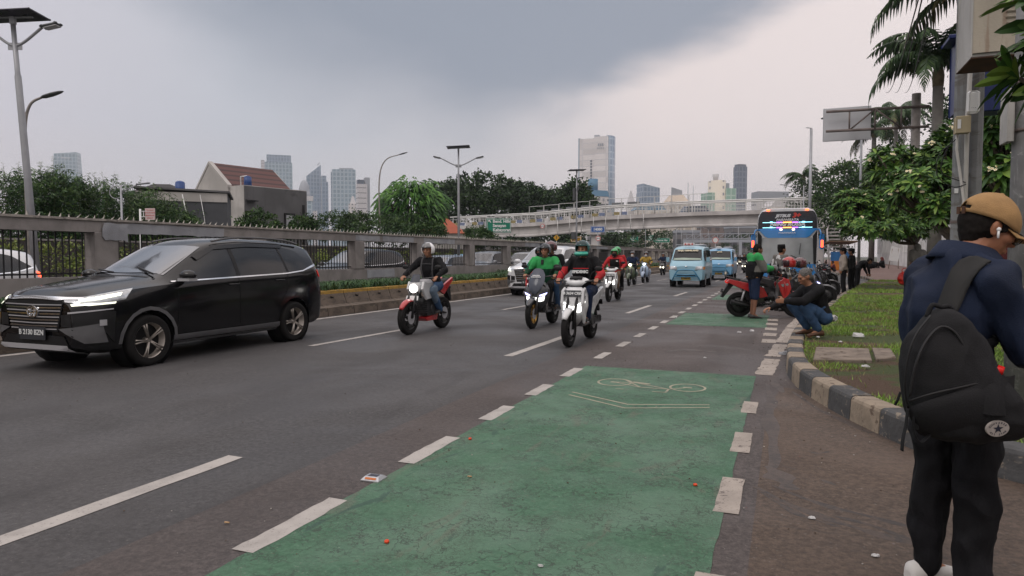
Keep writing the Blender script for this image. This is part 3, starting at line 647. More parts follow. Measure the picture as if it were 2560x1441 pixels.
for k in range(9): b.tube([(-31 + k * 1.7, -1.3, bz(-31 + k * 1.7) + 2), (-31 + k * 1.7, -1.3, bz(-31 + k * 1.7) - .25)], .05, 5)
b.build('drain_pipe', M_BRAIL, br_)
# ================================================================ signs
M_GRN = mat('sign_green', (.012, .20, .125), .45, var=.08, vs=2); M_SW = mat('sign_white', (.75, .76, .76), .5, var=.05); M_BLUES = mat('sign_blue', (.03, .11, .36), .4, var=.1, vs=2); M_SY = mat('sign_yellow', (.55, .30, .03), .5, var=.1); M_SRED = mat('sign_red', (.5, .05, .04), .5, var=.1); M_SBK = mat('sign_black', (.02, .02, .02), .5)
M_PINK = mat('faded_board', (.62, .50, .50), .6, var=.1, vs=3)
def board(t, x, z, w, h, m, border=True, d=.05, ys=0.):
    b = MB(); b.rbox((x, ys, z), (w, d, h), .012); b.build('board', m, t)
    if border:
        b = MB()
        for zz in (z - h / 2 + .06, z + h / 2 - .06): b.box((x, ys - d / 2 - .002, zz), (w - .09, .004, .03))
        for xx in (x - w / 2 + .06, x + w / 2 - .06): b.box((xx, ys - d / 2 - .002, z), (.03, .004, h - .15))
        b.build('border', M_SW, t)
t = thing('road_sign', 'green road sign with three place names and an arrow', 'road sign', at_depth(1247, 55), PSI + .05)
board(t, 0, 3.86, 1.98, 1.15, M_GRN)
for k, s_ in enumerate(('Bend. Hilir', 'Senayan', 'Kebayoran')): text(s_, .33, 'lettering', M_SW, t, face_y(-.48, -.03, 4.2 - k * .34), align='LEFT', bold=.012)
text('\u2196', .5, 'arrow', M_SW, t, face_y(-.74, -.03, 4.15), bold=.02) if False else None
b = MB(); b.prism([(-.84, 4.32), (-.66, 4.32), (-.71, 4.26), (-.60, 4.14), (-.65, 4.09), (-.77, 4.21), (-.84, 4.14)], -.034, -.029); b.build('arrow', M_SW, t)
b = MB(); b.rbox((-.62, 0, 4.58), (.66, .04, .27), .01); b.build('small_board', M_SW, t); text('KELUAR', .16, 'lettering', M_SBK, t, face_y(-.62, -.024, 4.58), bold=.006)
b = MB(); b.cyl((-1.08, .1, 0), (-1.08, .1, 4.2), .07); b.box((-.1, .08, 3.7), (2, .05, .08)); b.box((-.1, .08, 4.1), (2, .05, .08)); b.build('pole', M_GALV, t)
def hsign(name, px, d, zc, w, h, m, lines, label, sz, mt=M_SW, pole=True, shape='box', grp=None):
    t = thing(name, label, 'road sign', at_depth(px, d), PSI * .8, grp)
    if shape == 'disc': b = MB(); b.cyl((0, -.02, zc), (0, .02, zc), w / 2, n=24); b.build('board', m, t); b = MB(); b.ring((0, -.025, zc), (0, 1, 0), w / 2 - .05, .035, 24, 6, flat=.3); b.build('red_ring', M_SRED, t)
    elif shape == 'diamond': b = MB(); b.prism([(-w / 2, zc), (0, zc - w / 2), (w / 2, zc), (0, zc + w / 2)], -.02, .02); b.build('board', m, t)
    else: board(t, 0, zc, w, h, m)
    for k, s_ in enumerate(lines): text(s_, sz, 'lettering', mt, t, face_y(0, -.03, zc + (len(lines) - 1) * sz * .6 - k * sz * 1.2), bold=sz * .04)
    if pole: b = MB(); b.cyl((0, .06, 0), (0, .06, zc), .05, n=8); b.build('pole', M_GALV, t)
    return t
t = hsign('hotline_sign', 1494, 80, 4.55, 1.65, .72, M_BLUES, ['14080'], 'blue sign with a telephone number hanging at the footbridge pier', .42)
text('\u0446', .3, 'lettering', M_SW, t, face_y(-.66, -.03, 4.55)) if False else None
for k, (px, d, z, lb) in enumerate([(1356, 88, 5.3, 'round height limit sign fixed on the footbridge girder'), (1495, 78, 3.45, 'round height limit sign below the blue number sign')]): hsign('height_limit_sign', px, d, z, .62, .6, M_SW, ['4.2 m'], lb, .17, M_SBK, k == 1, 'disc')
hsign('warning_sign', 1391, 66, 3.2, .62, .6, M_SY, ['!'], 'yellow diamond warning sign left of the yellow notice board', .4, M_SBK, True, 'diamond')
hsign('notice_board', 1440, 62, 2.95, .95, .48, M_SY, ['HATI HATI', 'DILARANG'], 'yellow notice board with two lines below the footbridge', .15, M_SBK)
hsign('direction_sign', 1581, 150, 5.2, 2.6, 1.35, M_GRN, ['Senayan', 'Slipi'], 'left of two small green direction signs beyond the footbridge', .42)
hsign('direction_sign', 1622, 150, 5.5, 2.4, 1.2, M_GRN, ['Grogol', 'Tomang'], 'right of two small green direction signs beyond the footbridge', .38)
hsign('direction_sign', 1653, 190, 5.9, 4.6, 1.25, M_GRN, ['Kebayoran  Slipi'], 'far wide green and blue sign behind the two small green signs', .5)
hsign('round_sign', 1788, 80, 3.3, .75, .7, M_SW, [], 'white round sign seen between the second minivan and the bus', .2, M_SBK, True, 'disc')
# notice board on the left beyond the wall
t = thing('notice_board', 'small faded pink notice board on a white bracket above the wall', 'notice board', at_depth(365, 21), PSI - .12)
b = MB(); b.rbox((.17, 0, 2.68), (.33, .02, .36), .008); b.build('board', M_PINK, t); b = MB(); b.cyl((-.17, .02, .2), (-.17, .02, 2.84), .03, n=8); b.box((0, .02, 2.77), (.34, .02, .02)); b.box((0, .02, 2.6), (.34, .02, .02)); b.box((-.06, .02, 2.68), (.015, .02, .18)); b.build('bracket', M_SW, t)
for k, s_ in enumerate(('TOL DALAM', 'KOTA PUTARAN', 'ARAH KELUAR', 'SLIPI JAYA')): text(s_, .044, 'lettering', M_SRED, t, face_y(.17, -.0125, 2.80 - k * .08))
# big blank signboard with its truss arm, seen from behind
M_BLANK = mat('sign_back', (.52, .53, .56), .55, .1, var=.08, vs=1.5); M_TRUSS = mat('rusty_truss', (.17, .14, .13), .7, .2, var=.3, vs=4)
t = thing('gantry_sign', 'large blank white signboard seen from behind on a rusty truss arm', 'sign gantry', at_depth(2282, 30, -.5), PSI - .35); t.scale = (1.36,) * 3
s22 = 1707 / 22
b = MB(); b.rbox((-2.0, .16, 5.78), (1.44, .05, 1.10), .012); b.build('board', M_BLANK, t)
b = MB()
for z in (5.52, 6.16): b.cyl((-2.65, -.17, z), (.35, -.0, z), .045, n=8)
for xa, za, xb, zb in ((-1.95, 5.52, -1.95, 6.16), (-1.95, 5.52, -1.2, 6.16), (-1.2, 5.52, -1.2, 6.16), (-1.2, 6.16, -.45, 5.52), (-.45, 5.52, -.45, 6.16)): b.cyl((xa, -.12, za), (xb, -.12, zb), .028, n=6)
b.build('truss_arm', M_TRUSS, t); b = MB(); b.cyl((0, .1, .1), (0, .1, 6.6), .14, .13, 14); b.build('post', M_RUSTP, t)
# ================================================================ far towers
def facade(name, glass, frame_, w, h, mw=.12, rough=.25, alt=None, vary=.25, horiz=0.):
    m = bpy.data.materials.new(name); m.use_nodes = True; t = m.node_tree; p = t.nodes['Principled BSDF']; n = t.nodes.new
    g = n('ShaderNodeTexCoord'); sx = n('ShaderNodeSeparateXYZ'); t.links.new(g.outputs['Object'], sx.inputs[0])
    ad = n('ShaderNodeMath'); ad.operation = 'ADD'; t.links.new(sx.outputs[0], ad.inputs[0]); t.links.new(sx.outputs[1], ad.inputs[1])
    cb = n('ShaderNodeCombineXYZ'); t.links.new(ad.outputs[0], cb.inputs[0]); t.links.new(sx.outputs[2], cb.inputs[1])
    b = n('ShaderNodeTexBrick'); b.offset = 0; b.squash = 1; t.links.new(cb.outputs[0], b.inputs['Vector'])
    b.inputs['Scale'].default_value = 1; b.inputs['Brick Width'].default_value = w; b.inputs['Row Height'].default_value = h; b.inputs['Mortar Size'].default_value = min(w, h) * mw; b.inputs['Bias'].default_value = 0; b.inputs['Mortar Smooth'].default_value = 0
    b.inputs['Color1'].default_value = (*glass, 1); b.inputs['Color2'].default_value = (*(alt or tuple(x * (1 - vary) for x in glass)), 1); b.inputs['Mortar'].default_value = (*frame_, 1)
    t.links.new(b.outputs['Color'], p.inputs['Base Color']); p.inputs['Roughness'].default_value = rough; p.inputs['Specular IOR Level'].default_value = .8
    return m
F_GL = facade('glass_facade_blue', (.20, .30, .38), (.36, .44, .50), 7, 8, .16); F_GL2 = facade('glass_facade_grey', (.17, .24, .34), (.28, .35, .44), 6, 8, .15); F_DK = facade('glass_facade_dark', (.10, .13, .19), (.17, .20, .26), 5, 7, .18)  # distance haze is put into these blue glass and frame colours
F_WH = facade('white_facade', (.80, .76, .76), (.62, .60, .62), 26, 7, .08, .7); F_APT = facade('apartment_facade', (.20, .22, .26), (.66, .62, .62), 4.2, 4.2, .28, .7, vary=.5); F_BEI = facade('beige_facade', (.48, .42, .36), (.60, .54, .48), 5, 6, .2, .7)
F_GREEN = facade('pale_green_facade', (.30, .50, .40), (.50, .62, .54), 5, 7, .12, .5); F_STR = facade('striped_facade', (.22, .21, .24), (.58, .56, .58), 60, 6, .42, .6); F_CRM = facade('cream_facade', (.24, .24, .26), (.66, .60, .50), 6, 6, .3, .6)
M_TW = mat('tower_white', (.58, .56, .57), .7, vs=.02, var=.06); M_TB = mat('tower_blue_roof', (.10, .22, .34), .6, vs=.02, var=.1); M_TD = mat('tower_dark', (.10, .12, .16), .5, vs=.02, var=.1); M_TG = mat('tower_grey', (.34, .36, .40), .6, vs=.02, var=.08)
def tower(px0, px1, ytop, d, label, fac, dep=.8, rz=.5, name='office_tower', ang=None):
    """an Empty at the foot; returns thing, width, height of the block so that its silhouette spans px0..px1"""
    p = at_depth((px0 + px1) / 2, d); W = (px1 - px0) / F_ * d; H_ = EYE + (642 - ytop) / F_ * d
    k = abs(math.cos(rz)) + dep * abs(math.sin(rz)); w_ = W / k
    t = thing(name, label, 'tower', p, PSI + rz); t['w'] = w_
    return t, w_, w_ * dep, H_, W
def blk_(name, t, m, x, y, w_, d_, z0, z1, taper=1., bevel_=0):
    b = MB(); b.box((x, y, (z0 + z1) / 2), (w_, d_, z1 - z0), taper=taper); return b.build(name, m, t)
t, w_, e, h, W = tower(146, 206, 387, 1500, 'pale glass tower tapering behind the bamboo at the far left', F_GL, .6, .25)
b = MB(); z = [0, .55, .8, .93, 1]; sc = [1.15, 1.07, 1.0, .95, .92]
b.loft([[V((sx * w_ / 2 * q, sy * e / 2 * q, h * zz + (h * .01 * sx if zz == 1 else 0))) for sx, sy in ((-1, -1), (1, -1), (1, 1), (-1, 1))] for zz, q in zip(z, sc)], smooth=False); b.build('tower_body', F_GL, t); text('ASTR', 12, 'lettering', M_TW, t, face_y(-3, -e * .5 + 1.0, h - 15), ext=.2, bold=.3)
t, w_, e, h, W = tower(656, 736, 392, 1500, 'wide pale blue glass tower with stepped crown behind the house', F_GL, .55, .35)
blk_('tower_body', t, F_GL, 0, 0, w_, e, 0, h - 16); blk_('crown', t, F_GL2, w_ * .06, 0, w_ * .8, e * .8, h - 16, h); blk_('corner_bay', t, F_STR, -w_ * .47, -e * .3, w_ * .12, e * .5, 0, h - 13)
t, w_, e, h, W = tower(740, 786, 460, 1150, 'domed pale office tower in front of the dark blue towers', F_GL, .9, .3)
blk_('tower_body', t, F_GL, 0, 0, w_, e, 0, h - 26); blk_('shoulder', t, M_TW, 0, 0, w_ * 1.1, e * 1.1, h - 30, h - 22); b = MB(); b.cyl((0, 0, h - 22), (0, 0, h - 14), w_ * .36, n=20); b.ell((0, 0, h - 14), (w_ * .34, w_ * .34, 20), bot=0); b.build('dome', M_TG, t); blk_('annex', t, F_APT, w_ * .65, 0, w_ * .3, e * .6, 0, h - 46)
t, w_, e, h, W = tower(767, 806, 415, 1400, 'dark blue slanted glass tower left of its lower twin', F_GL2, .8, .45)
b = MB(); b.loft([[V((sx * w_ / 2, sy * e / 2, (0 if k == 0 else h - 22 + (22 if sx > 0 else 0)))) for sx, sy in ((-1, -1), (1, -1), (1, 1), (-1, 1))] for k in (0, 1)], smooth=False); b.build('tower_body', F_GL2, t)
b = MB(); b.cyl((w_ * .3, 0, h), (w_ * .5, 0, h + 6), .8, n=5); b.build('mast', M_TG, t)
t, w_, e, h, W = tower(804, 824, 442, 1400, 'narrow stepped glass tower beside the slanted blue tower', F_GL2, 1, .4)
blk_('tower_body', t, F_GL2, -w_ * .15, 0, w_ * .7, e, 0, h); blk_('side_wing', t, F_GL2, w_ * .35, 0, w_ * .3, e * .9, 0, h - 12)
t, w_, e, h, W = tower(832, 892, 423, 1300, 'broad flat topped pale glass tower right of the blue slanted tower', F_GL, .35, .22)
blk_('tower_body', t, F_GL, 0, 0, w_, e, 0, h - 3); blk_('roof_plant', t, M_TG, w_ * .1, 0, w_ * .6, e * .6, h - 3, h); blk_('stair_core', t, F_GL2, -w_ * .5, -e * .1, w_ * .1, e * .5, 0, h - 8)
t, w_, e, h, W = tower(890, 927, 446, 800, 'white banded slender block with a darker lift tower', F_STR, .8, .4)
blk_('tower_body', t, F_STR, -w_ * .1, 0, w_ * .8, e, 0, h - 8); blk_('lift_core', t, M_TG, w_ * .34, 0, w_ * .4, e * .7, 0, h); blk_('roof_band', t, M_TD, -w_ * .2, 0, w_ * .5, e * .8, h - 8, h - 3)
t, w_, e, h, W = tower(871, 896, 492, 900, 'low pale ornate block left of the white banded tower', F_APT, 1, .3)
blk_('tower_body', t, F_APT, 0, 0, w_, e, 0, h - 10); blk_('stepped_roof', t, M_TW, 0, 0, w_ * .7, e * .7, h - 10, h, taper=.3)
# the big white twin-leaf tower
t, w_, e, h, W = tower(1443, 1540, 348, 850, 'tallest white office tower with rounded blue glass corner above the footbridge', F_WH, .62, -.35)
blk_('left_leaf', t, F_WH, -w_ * .24, 0, w_ * .46, e * .8, 0, h - 2); blk_('right_leaf', t, F_WH, w_ * .20, -e * .1, w_ * .40, e * .9, 0, h - 1)
b = MB(); b.loft([[V((w_ * .40 + math.cos(a) * w_ * .13, -e * .02 + math.sin(a) * e * .48, z)) for a in [2 * PI * k / 20 for k in range(20)]] for z in (0, h)]); b.build('glass_corner', F_GL2, t)
b = MB(); [b.box((-w_ * .12, -e * .41, 14 + (h - 40) * k / 30), (1.8, .8, 2.2)) for k in range(30)]; b.build('window_column', M_TD, t)
blk_('glass_edge', t, F_GL2, -w_ * .49, 0, w_ * .05, e * .7, 0, h - 1); blk_('roof_plant', t, M_TG, 0, 0, 6, 6, h - 2, h + 3); text('INDOFOOD', 4.2, 'lettering', M_TG, t, face_y(w_ * .17, -e * .56, h - 12), ext=.2) if False else None
b = MB(); [b.box((w_ * (.12 + .06 * k), -e * .56, h - 11), (1.8, .5, 3.2)) for k in range(3)]; [b.box((w_ * (.10 + .055 * k), -e * .56, h - 15), (1.2, .5, 1.3)) for k in range(4)]; b.build('wall_emblem', M_TG, t)
t, w_, e, h, W = tower(1452, 1520, 450, 520, 'white apartment block with a blue stepped roof in front of the tallest tower', F_APT, .7, .5)
blk_('tower_body', t, F_APT, 0, 0, w_, e, 0, h - 13); blk_('round_bay', t, M_TW, -w_ * .42, -e * .2, w_ * .22, e * .6, 0, h - 14)
b = MB(); b.cyl((-w_ * .1, 0, h - 9), (-w_ * .1, 0, h), w_ * .22, n=14); b.box((0, 0, h - 11), (w_ * 1.05, e * 1.05, 4.5), taper=.88); b.build('blue_roof', M_TB, t)
t, w_, e, h, W = tower(1565, 1587, 478, 1300, 'small pointed pale tower left of the blue cube shaped tower', M_TW, .8, .3)
blk_('tower_body', t, F_WH, 0, 0, w_, e, 0, h - 22); blk_('spire', t, M_TW, 0, 0, w_ * .85, e * .8, h - 22, h, taper=.15)
t, w_, e, h, W = tower(1592, 1646, 463, 1100, 'blue glass cube shaped tower with a sloping roof beyond the bridge', F_GL2, .7, .3)
b = MB(); b.loft([[V((sx * w_ / 2, sy * e / 2, (0 if k == 0 else h - (6 if sx > 0 else 0)))) for sx, sy in ((-1, -1), (1, -1), (1, 1), (-1, 1))] for k in (0, 1)], smooth=False); b.build('tower_body', F_GL2, t); blk_('low_wing', t, F_GL2, -w_ * .48, 0, w_ * .12, e * .9, 0, h - 14)
t, w_, e, h, W = tower(1662, 1716, 490, 700, 'low pale hall with a sail roof fin above the bridge railing', M_TW, .8, .2)
blk_('hall', t, F_BEI, 0, 0, w_ * 1.3, e, 0, h - 7); b = MB(); b.loft([[V((sx * w_ * q, sy * e * q, z)) for sx, sy in ((-.5, -.5), (.5, -.5), (.5, .5), (-.5, .5))] for z, q in ((h - 7, 1.1), (h - 3, .8), (h, .6))], smooth=False); b.build('roof', mat('cream_roof', (.60, .50, .40), .6, vs=.05), t); b = MB(); b.prism([(-5, h), (6, h), (6, h + 5), (-5, h + 8)], -1, 1); b.build('roof_fin', M_TG, t)
t, w_, e, h, W = tower(1754, 1832, 452, 620, 'round fronted cream and pale green tower beside the dark slab tower', F_CRM, .6, .2)
b = MB(); b.loft([[V((math.cos(a) * w_ * .28 - w_ * .05, math.sin(a) * e * .62, z)) for a in [2 * PI * k / 24 for k in range(24)]] for z in (0, h - 1)]); b.build('round_front', F_CRM, t)
blk_('left_wing', t, F_GREEN, -w_ * .36, .5, w_ * .28, e * .9, 0, h - 12); blk_('right_wing', t, F_GREEN, w_ * .32, -.5, w_ * .38, e, 0, h - 8); b = MB(); b.cyl((-w_ * .1, 0, h - 1), (-w_ * .1, 0, h + 5), 2, 3, n=12); b.build('roof_cup', M_TW, t); blk_('penthouse', t, M_TG, w_ * .1, 1, w_ * .5, e * .6, h - 8, h - 3)
t, w_, e, h, W = tower(1832, 1863, 414, 900, 'dark slender slab tower standing alone right of the cream tower', F_DK, .7, .3)
blk_('tower_body', t, F_DK, 0, 0, w_, e, 0, h - 3); blk_('roof_rim', t, M_TD, 0, 0, w_ * .85, e * .85, h - 3, h); blk_('side_fin', t, F_WH, w_ * .48, 0, w_ * .08, e * .6, 8, h - 6)
t, w_, e, h, W = tower(1882, 1962, 482, 420, 'long grey slab building right of the dark slender tower', F_STR, .5, .1, 'slab_building')
blk_('tower_body', t, F_STR, 0, 0, w_, e, 0, h - 6); blk_('top_band', t, M_TG, 0, 0, w_ * 1.02, e * 1.02, h - 6, h); blk_('end_wall', t, M_TW, -w_ * .45, -e * .45, w_ * .2, e * .2, 0, h - 7)
for px, d, hh, lab in ((1718, 700, 77, 'thin roof mast left of the cream tower'), (1731, 700, 74, 'thinner roof mast nearer the cream tower')):
    t = thing('radio_mast', lab, 'mast', at_depth(px, d), 0); b = MB(); b.cyl((0, 0, 0), (0, 0, hh), .8, .3, 5); b.build('mast', M_TG, t)
t, w_, e, h, W = tower(1318, 1362, 475, 420, 'grey roof with a curved ridge showing above the dark trees', M_TG, .6, .2, 'hall')
blk_('hall', t, M_TG, 0, 0, w_, e, 0, h - 5); b = MB(); b.prism([(-w_ / 2, h - 5), (w_ / 2, h - 5), (w_ * .3, h - 1.5), (0, h), (-w_ * .38, h - .8)], -e / 2, e / 2); b.build('roof', M_TG, t)
for px0, px1, yt, d, lab, m in ((1700, 1770, 517, 330, 'low dark roofed hall seen over the bridge deck', M_TD), (1580, 1660, 512, 330, 'low dark blue roof behind the middle of the bridge', M_TB), (1910, 2010, 500, 250, 'pale low block behind the right end of the bridge', M_TW)):
    t, w_, e, h, W = tower(px0, px1, yt, d, lab, M_TD, .5, .1, 'low_building')
    blk_('hall', t, F_BEI, 0, 0, w_, e, 0, h - 3); b = MB(); b.prism([(-w_ * .52, h - 3), (w_ * .52, h - 3), (w_ * .35, h), (-w_ * .35, h)], -e / 2, e / 2); b.build('roof', m, t)
# buildings filling the view under the bridge
M_DKB = facade('dark_block', (.07, .075, .09), (.16, .155, .16), 3.2, 3.4, .2, .6); M_BRB = facade('brown_block', (.10, .09, .09), (.19, .15, .14), 3.2, 3.4, .25, .7)
for px0, px1, yt, d, lab, m in ((1470, 1550, 588, 170, 'dull block under the bridge left of the direction signs', M_DKB), (1560, 1600, 580, 210, 'grey gabled block beyond the bridge pier', M_BRB), (1685, 1745, 583, 190, 'grey blue block under the middle of the bridge', M_DKB), (1745, 1810, 570, 260, 'brown block with dark windows under the bridge', M_BRB), (1815, 1900, 572, 230, 'glassy block right under the bridge beside the bus', M_DKB)):
    t, w_, e, h, W = tower(px0, px1, yt, d, lab, m, .6, .15, 'city_block')
    blk_('block', t, m, 0, 0, w_, e, 0, h); blk_('roof_parapet', t, M_TG, 0, 0, w_ * 1.03, e * 1.03, h, h + .7)
# far gantry / second footbridge beyond, lamps under the bridge
t = thing('far_footbridge', 'far footbridge with truss sides crossing the road under the near bridge', 'footbridge', (0, 185, 0))
b = MB()
for z in (5.4, 6.0, 7.3): b.box((-8, 0, z), (34, .5, .22 if z > 5.5 else .7))
for k in range(18): b.box((-24 + k * 1.95, 0, 6.6), (.14, .3, 1.5), ry=.0)
for k in range(17): b.cyl((-24 + k * 1.95, -.2, 6), (-22.1 + k * 1.95, -.2, 7.3), .07, n=4)
b.build('span', M_TG, t); b = MB(); [b.box((x, 0, 2.7), (.7, .9, 5.4)) for x in (-24, -10.5, 8.5)]; b.build('pier', M_TG, t)
for k, (px, d, hh) in enumerate([(1613, 120, 8.5), (1690, 118, 9.), (1703, 150, 9.5), (1731, 125, 9), (1751, 160, 9), (1770, 170, 9), (1548, 140, 8), (1845, 140, 9)]):
    t = thing('street_lamp', 'distant slim street lamp seen under the footbridge, one of a scattered row', 'street lamp', at_depth(px, d), PSI, 'distant lamps under the bridge')
    b = MB(); b.cyl((0, 0, 0), (0, 0, hh * .9), .07, .05, 6); b.tube([(0, 0, hh * .9), (1.8 * (-1 if k % 2 else 1), 0, hh * .97)], .05, 5); b.build('pole', M_GALV, t)
# ================================================================ house and shed behind the toll road
M_PLA = surf_mat('grey_render', conc((.50, .48, .46), (.34, .33, .31), .62, .5)); M_PLD = surf_mat('dark_render', conc((.135, .135, .14), (.08, .08, .085), .6, .5)); M_SHED = surf_mat('shed_sheet', conc((.085, .09, .10), (.06, .06, .065), .62, .4))
def tiles():
    m = bpy.data.materials.new('roof_tiles'); m.use_nodes = True; t = m.node_tree; p = t.nodes['Principled BSDF']; g = t.nodes.new('ShaderNodeTexCoord'); wv = t.nodes.new('ShaderNodeTexWave'); wv.bands_direction = 'Z'; wv.inputs['Scale'].default_value = .85; wv.inputs['Distortion'].default_value = .15; wv.inputs['Detail'].default_value = 1
    t.links.new(g.outputs['Object'], wv.inputs['Vector']); r = t.nodes.new('ShaderNodeValToRGB'); r.color_ramp.elements[0].color = (.028, .012, .012, 1); r.color_ramp.elements[1].color = (.092, .034, .030, 1); r.color_ramp.elements[1].position = .45; t.links.new(wv.outputs[0], r.inputs[0]); t.links.new(r.outputs[0], p.inputs['Base Color']); p.inputs['Roughness'].default_value = .7; return m
M_TILE = tiles(); M_BTANK = mat('blue_plastic', (.03, .07, .22), .4, var=.15); M_GLS = mat('dark_glass', (.02, .025, .03), .12, var=.0, spec=.8)
hp = at_depth(613, 50); t = thing('house', 'tall grey house with dark red tiled gable roof beyond the toll road', 'house', hp, PSI - R(35))
# local: gable wall faces -y, the dark flank faces +x
s_ = 50 / F_; W_ = 4.4; Dp = 5.4; ze = EYE + (642 - 462) * s_; zr = EYE + (642 - 424) * s_ + .0
b = MB(); b.prism([(-W_ / 2, 0), (W_ / 2, 0), (W_ / 2, ze - .6), (0, zr), (-W_ / 2, ze - 1.2)], -Dp / 2, -Dp / 2 + .25); b.build('gable_wall', M_PLA, t)
b = MB(); b.prism([(-W_ / 2, 0), (W_ / 2, 0), (W_ / 2, ze - .6), (0, zr), (-W_ / 2, ze - 1.2)], Dp / 2 - .25, Dp / 2); b.box((-W_ / 2 + .12, 0, (ze - 1.3) / 2), (.24, Dp - .5, ze - 1.3)); b.build('back_wall', M_PLA, t)
b = MB(); b.box((W_ / 2 - .1, 0, (ze - .8) / 2), (.24, Dp - .5, ze - .8)); b.build('flank_wall', M_PLD, t)
b = MB(); b.loft([[V((0, y, zr + .02)), V((W_ / 2 + .3, y, ze - .72)), V((W_ / 2 + .3, y, ze - .60)), V((0, y, zr + .16)), V((-W_ / 2 - .1, y, ze - 1.15)), V((-W_ / 2 - .1, y, ze - 1.27))] for y in (-Dp / 2 + .26, Dp / 2 - .26)], smooth=False); b.build('roof', M_TILE, t)
b = MB(); b.prism([(-W_ / 2 - .05, ze - 1.2), (0, zr + .02), (W_ / 2 + .05, ze - .6), (W_ / 2 + .05, ze - .4), (0, zr + .24), (-W_ / 2 - .05, ze - 1.0)], -Dp / 2 - .03, -Dp / 2 + .28); b.build('parapet', M_PLA, t)
ex = W_ / 2 + 1.9
b = MB(); b.box((W_ / 2 + .8, .0, (ze - .5) / 2), (1.6, Dp - .3, ze - .5)); b.cur = 1; b.box((W_ / 2 + 1.62, 0, (ze - .55) / 2), (.06, Dp - .35, ze - .55)); b.build('side_block', [M_PLA, M_PLD], t)
b = MB(); b.box((W_ / 2 + 1.67, 1.0, 3.7), (.08, .9, 1.5)); o = b.build('window', M_BAR, t); b = MB(); b.box((W_ / 2 + 1.72, 1.0, 3.7), (.04, .62, 1.2)); b.build('pane', mat('pale_pane', (.35, .36, .38), .3), o)
b = MB(); b.cyl((W_ / 2 + 1.1, -Dp / 2 + .8, ze - .5), (W_ / 2 + 1.1, -Dp / 2 + .8, ze + .1), .26, .24, 16); b.cyl((W_ / 2 + 1.1, -Dp / 2 + .8, ze + .1), (W_ / 2 + 1.1, -Dp / 2 + .8, ze + .18), .24, .12, 16); o = b.build('water_tank', M_BTANK); o.parent = t
b = MB(); b.tube([(W_ / 2 + .3, -Dp / 2 + .8, ze - .5), (W_ / 2 + .3, -Dp / 2 + .8, ze + .2), (W_ / 2 + 1.0, -Dp / 2 + .8, ze + .2)], .04, 5); b.build('pipe', M_SW, t)
b = MB(); b.box((W_ / 2 + 1.8, -Dp / 2 + .6, ze - 1.5), (.5, .7, .05), ry=.2); b.box((W_ / 2 + 1.7, Dp / 2 - .5, 2.6), (.12, .12, 5)); b.build('downpipe', M_BAR, t)
sp = at_depth(535, 41); t = thing('shed', 'low dark sheet clad shed with a pale roof edge left of the house', 'shed', sp, PSI + .35)
hh = EYE + (642 - 485) * 41 / F_; b = MB(); b.box((-1.4, 0, (hh - .2) / 2), (4.6, 5, hh - .2)); b.build('wall', M_SHED, t); b = MB(); b.box((-1.4, 0, hh - .05), (4.9, 5.3, .1), ry=.03); b.cur = 1; b.box((-1.4, -2.52, hh - .45), (4.62, .06, .5)); b.build('roof', [M_PLD, M_PLA], t)
b = MB(); b.tube([(-1.4, -2.56, hh - .3), (-1.1, -2.56, hh - 2), (-.9, -2.56, 0)], .03, 5); b.tube([(-.5, -2.56, hh - .3), (-.3, -2.56, hh - 1.6), (0, -2.56, 0)], .02, 5); b.build('pipe', M_SW, t); blk_('side_wall', t, M_PLA, -3.75, 0, .12, 4.8, 0, hh - .25)
t = thing('house', 'distant dark hipped roof with a blue water tank above the shed', 'house', at_depth(415, 70), PSI + .2)
hh = EYE + (642 - 464) * 70 / F_; b = MB(); b.box((0, 0, (hh - 1.3) / 2), (5.5, 6, hh - 1.3)); b.build('wall', M_PLA, t); b = MB(); b.box((0, 0, hh - .65), (6, 6.4, 1.3), taper=.25); b.build('roof', M_DKR if 'M_DKR' in globals() else mat('dark_roof', (.05, .048, .05), .8), t); b = MB(); b.cyl((2.0, -2, hh - 1.2), (2.0, -2, hh + .0), .45, n=14); b.ell((2.0, -2, hh), (.45, .45, .25), bot=0); b.build('water_tank', M_BTANK, t)
t = thing('house', 'orange roofed house peeping between the round bushy tree and dark trees', 'house', at_depth(1108, 80), PSI); b = MB(); b.box((0, 0, 2), (5, 5, 4)); b.build('wall', M_PLA, t); b = MB(); b.box((0, 0, 4.9), (5.6, 5.6, 1.8), taper=.2); b.build('roof', mat('orange_roof', (.30, .075, .04), .7, vs=1), t)
# dark boundary wall at the far side of the toll road
t = thing('far_wall', 'dark low wall along the far side of the toll road', 'wall', (-22.5, 0, 0)); b = MB(); b.box((0, 40, .95), (.25, 110, 1.9)); b.build('wall_panel', mat('dark_far_wall', (.06, .052, .048), .9, var=.3, vs=1), t); b = MB(); b.box((0, 40, 1.93), (.3, 110, .06)); b.build('coping', M_WALL, t)
# ================================================================ white fence on its low wall at the right
M_WF = surf_mat('white_fence_paint', conc((.80, .80, .79), (.6, .59, .57), .64, 1)); M_IRON = mat('dark_fence_gap', (.035, .037, .04), .6)
fp = [(7.7, 20), (9.0, 50), (12.2, 108)]
t = thing('white_fence', 'tall white slatted fence on a low white wall behind the trees', 'fence')
b = MB(); b.loft([[V((x - .1, y, 0)), V((x + .15, y, 0)), V((x + .15, y, 1.78)), V((x - .1, y, 1.78))] for x, y in fp], smooth=False); b.build('low_wall', M_WF, t)
b = MB(); g = MB(); y = 20.0
while y < 108:
    x = interp([(20, 7.7), (50, 9.0), (108, 12.2)], y); b.box((x, y, 2.95), (.30, .34, 2.4)); b.box((x, y, 4.2), (.30, .34, .12), taper=.3)
    x2 = interp([(20, 7.7), (50, 9.0), (108, 12.2)], y + .6); [g.box((x2 + .05, y + .25 + .17 * k, 2.75), (.02, .025, 1.9)) for k in range(4)]; y += 1.05
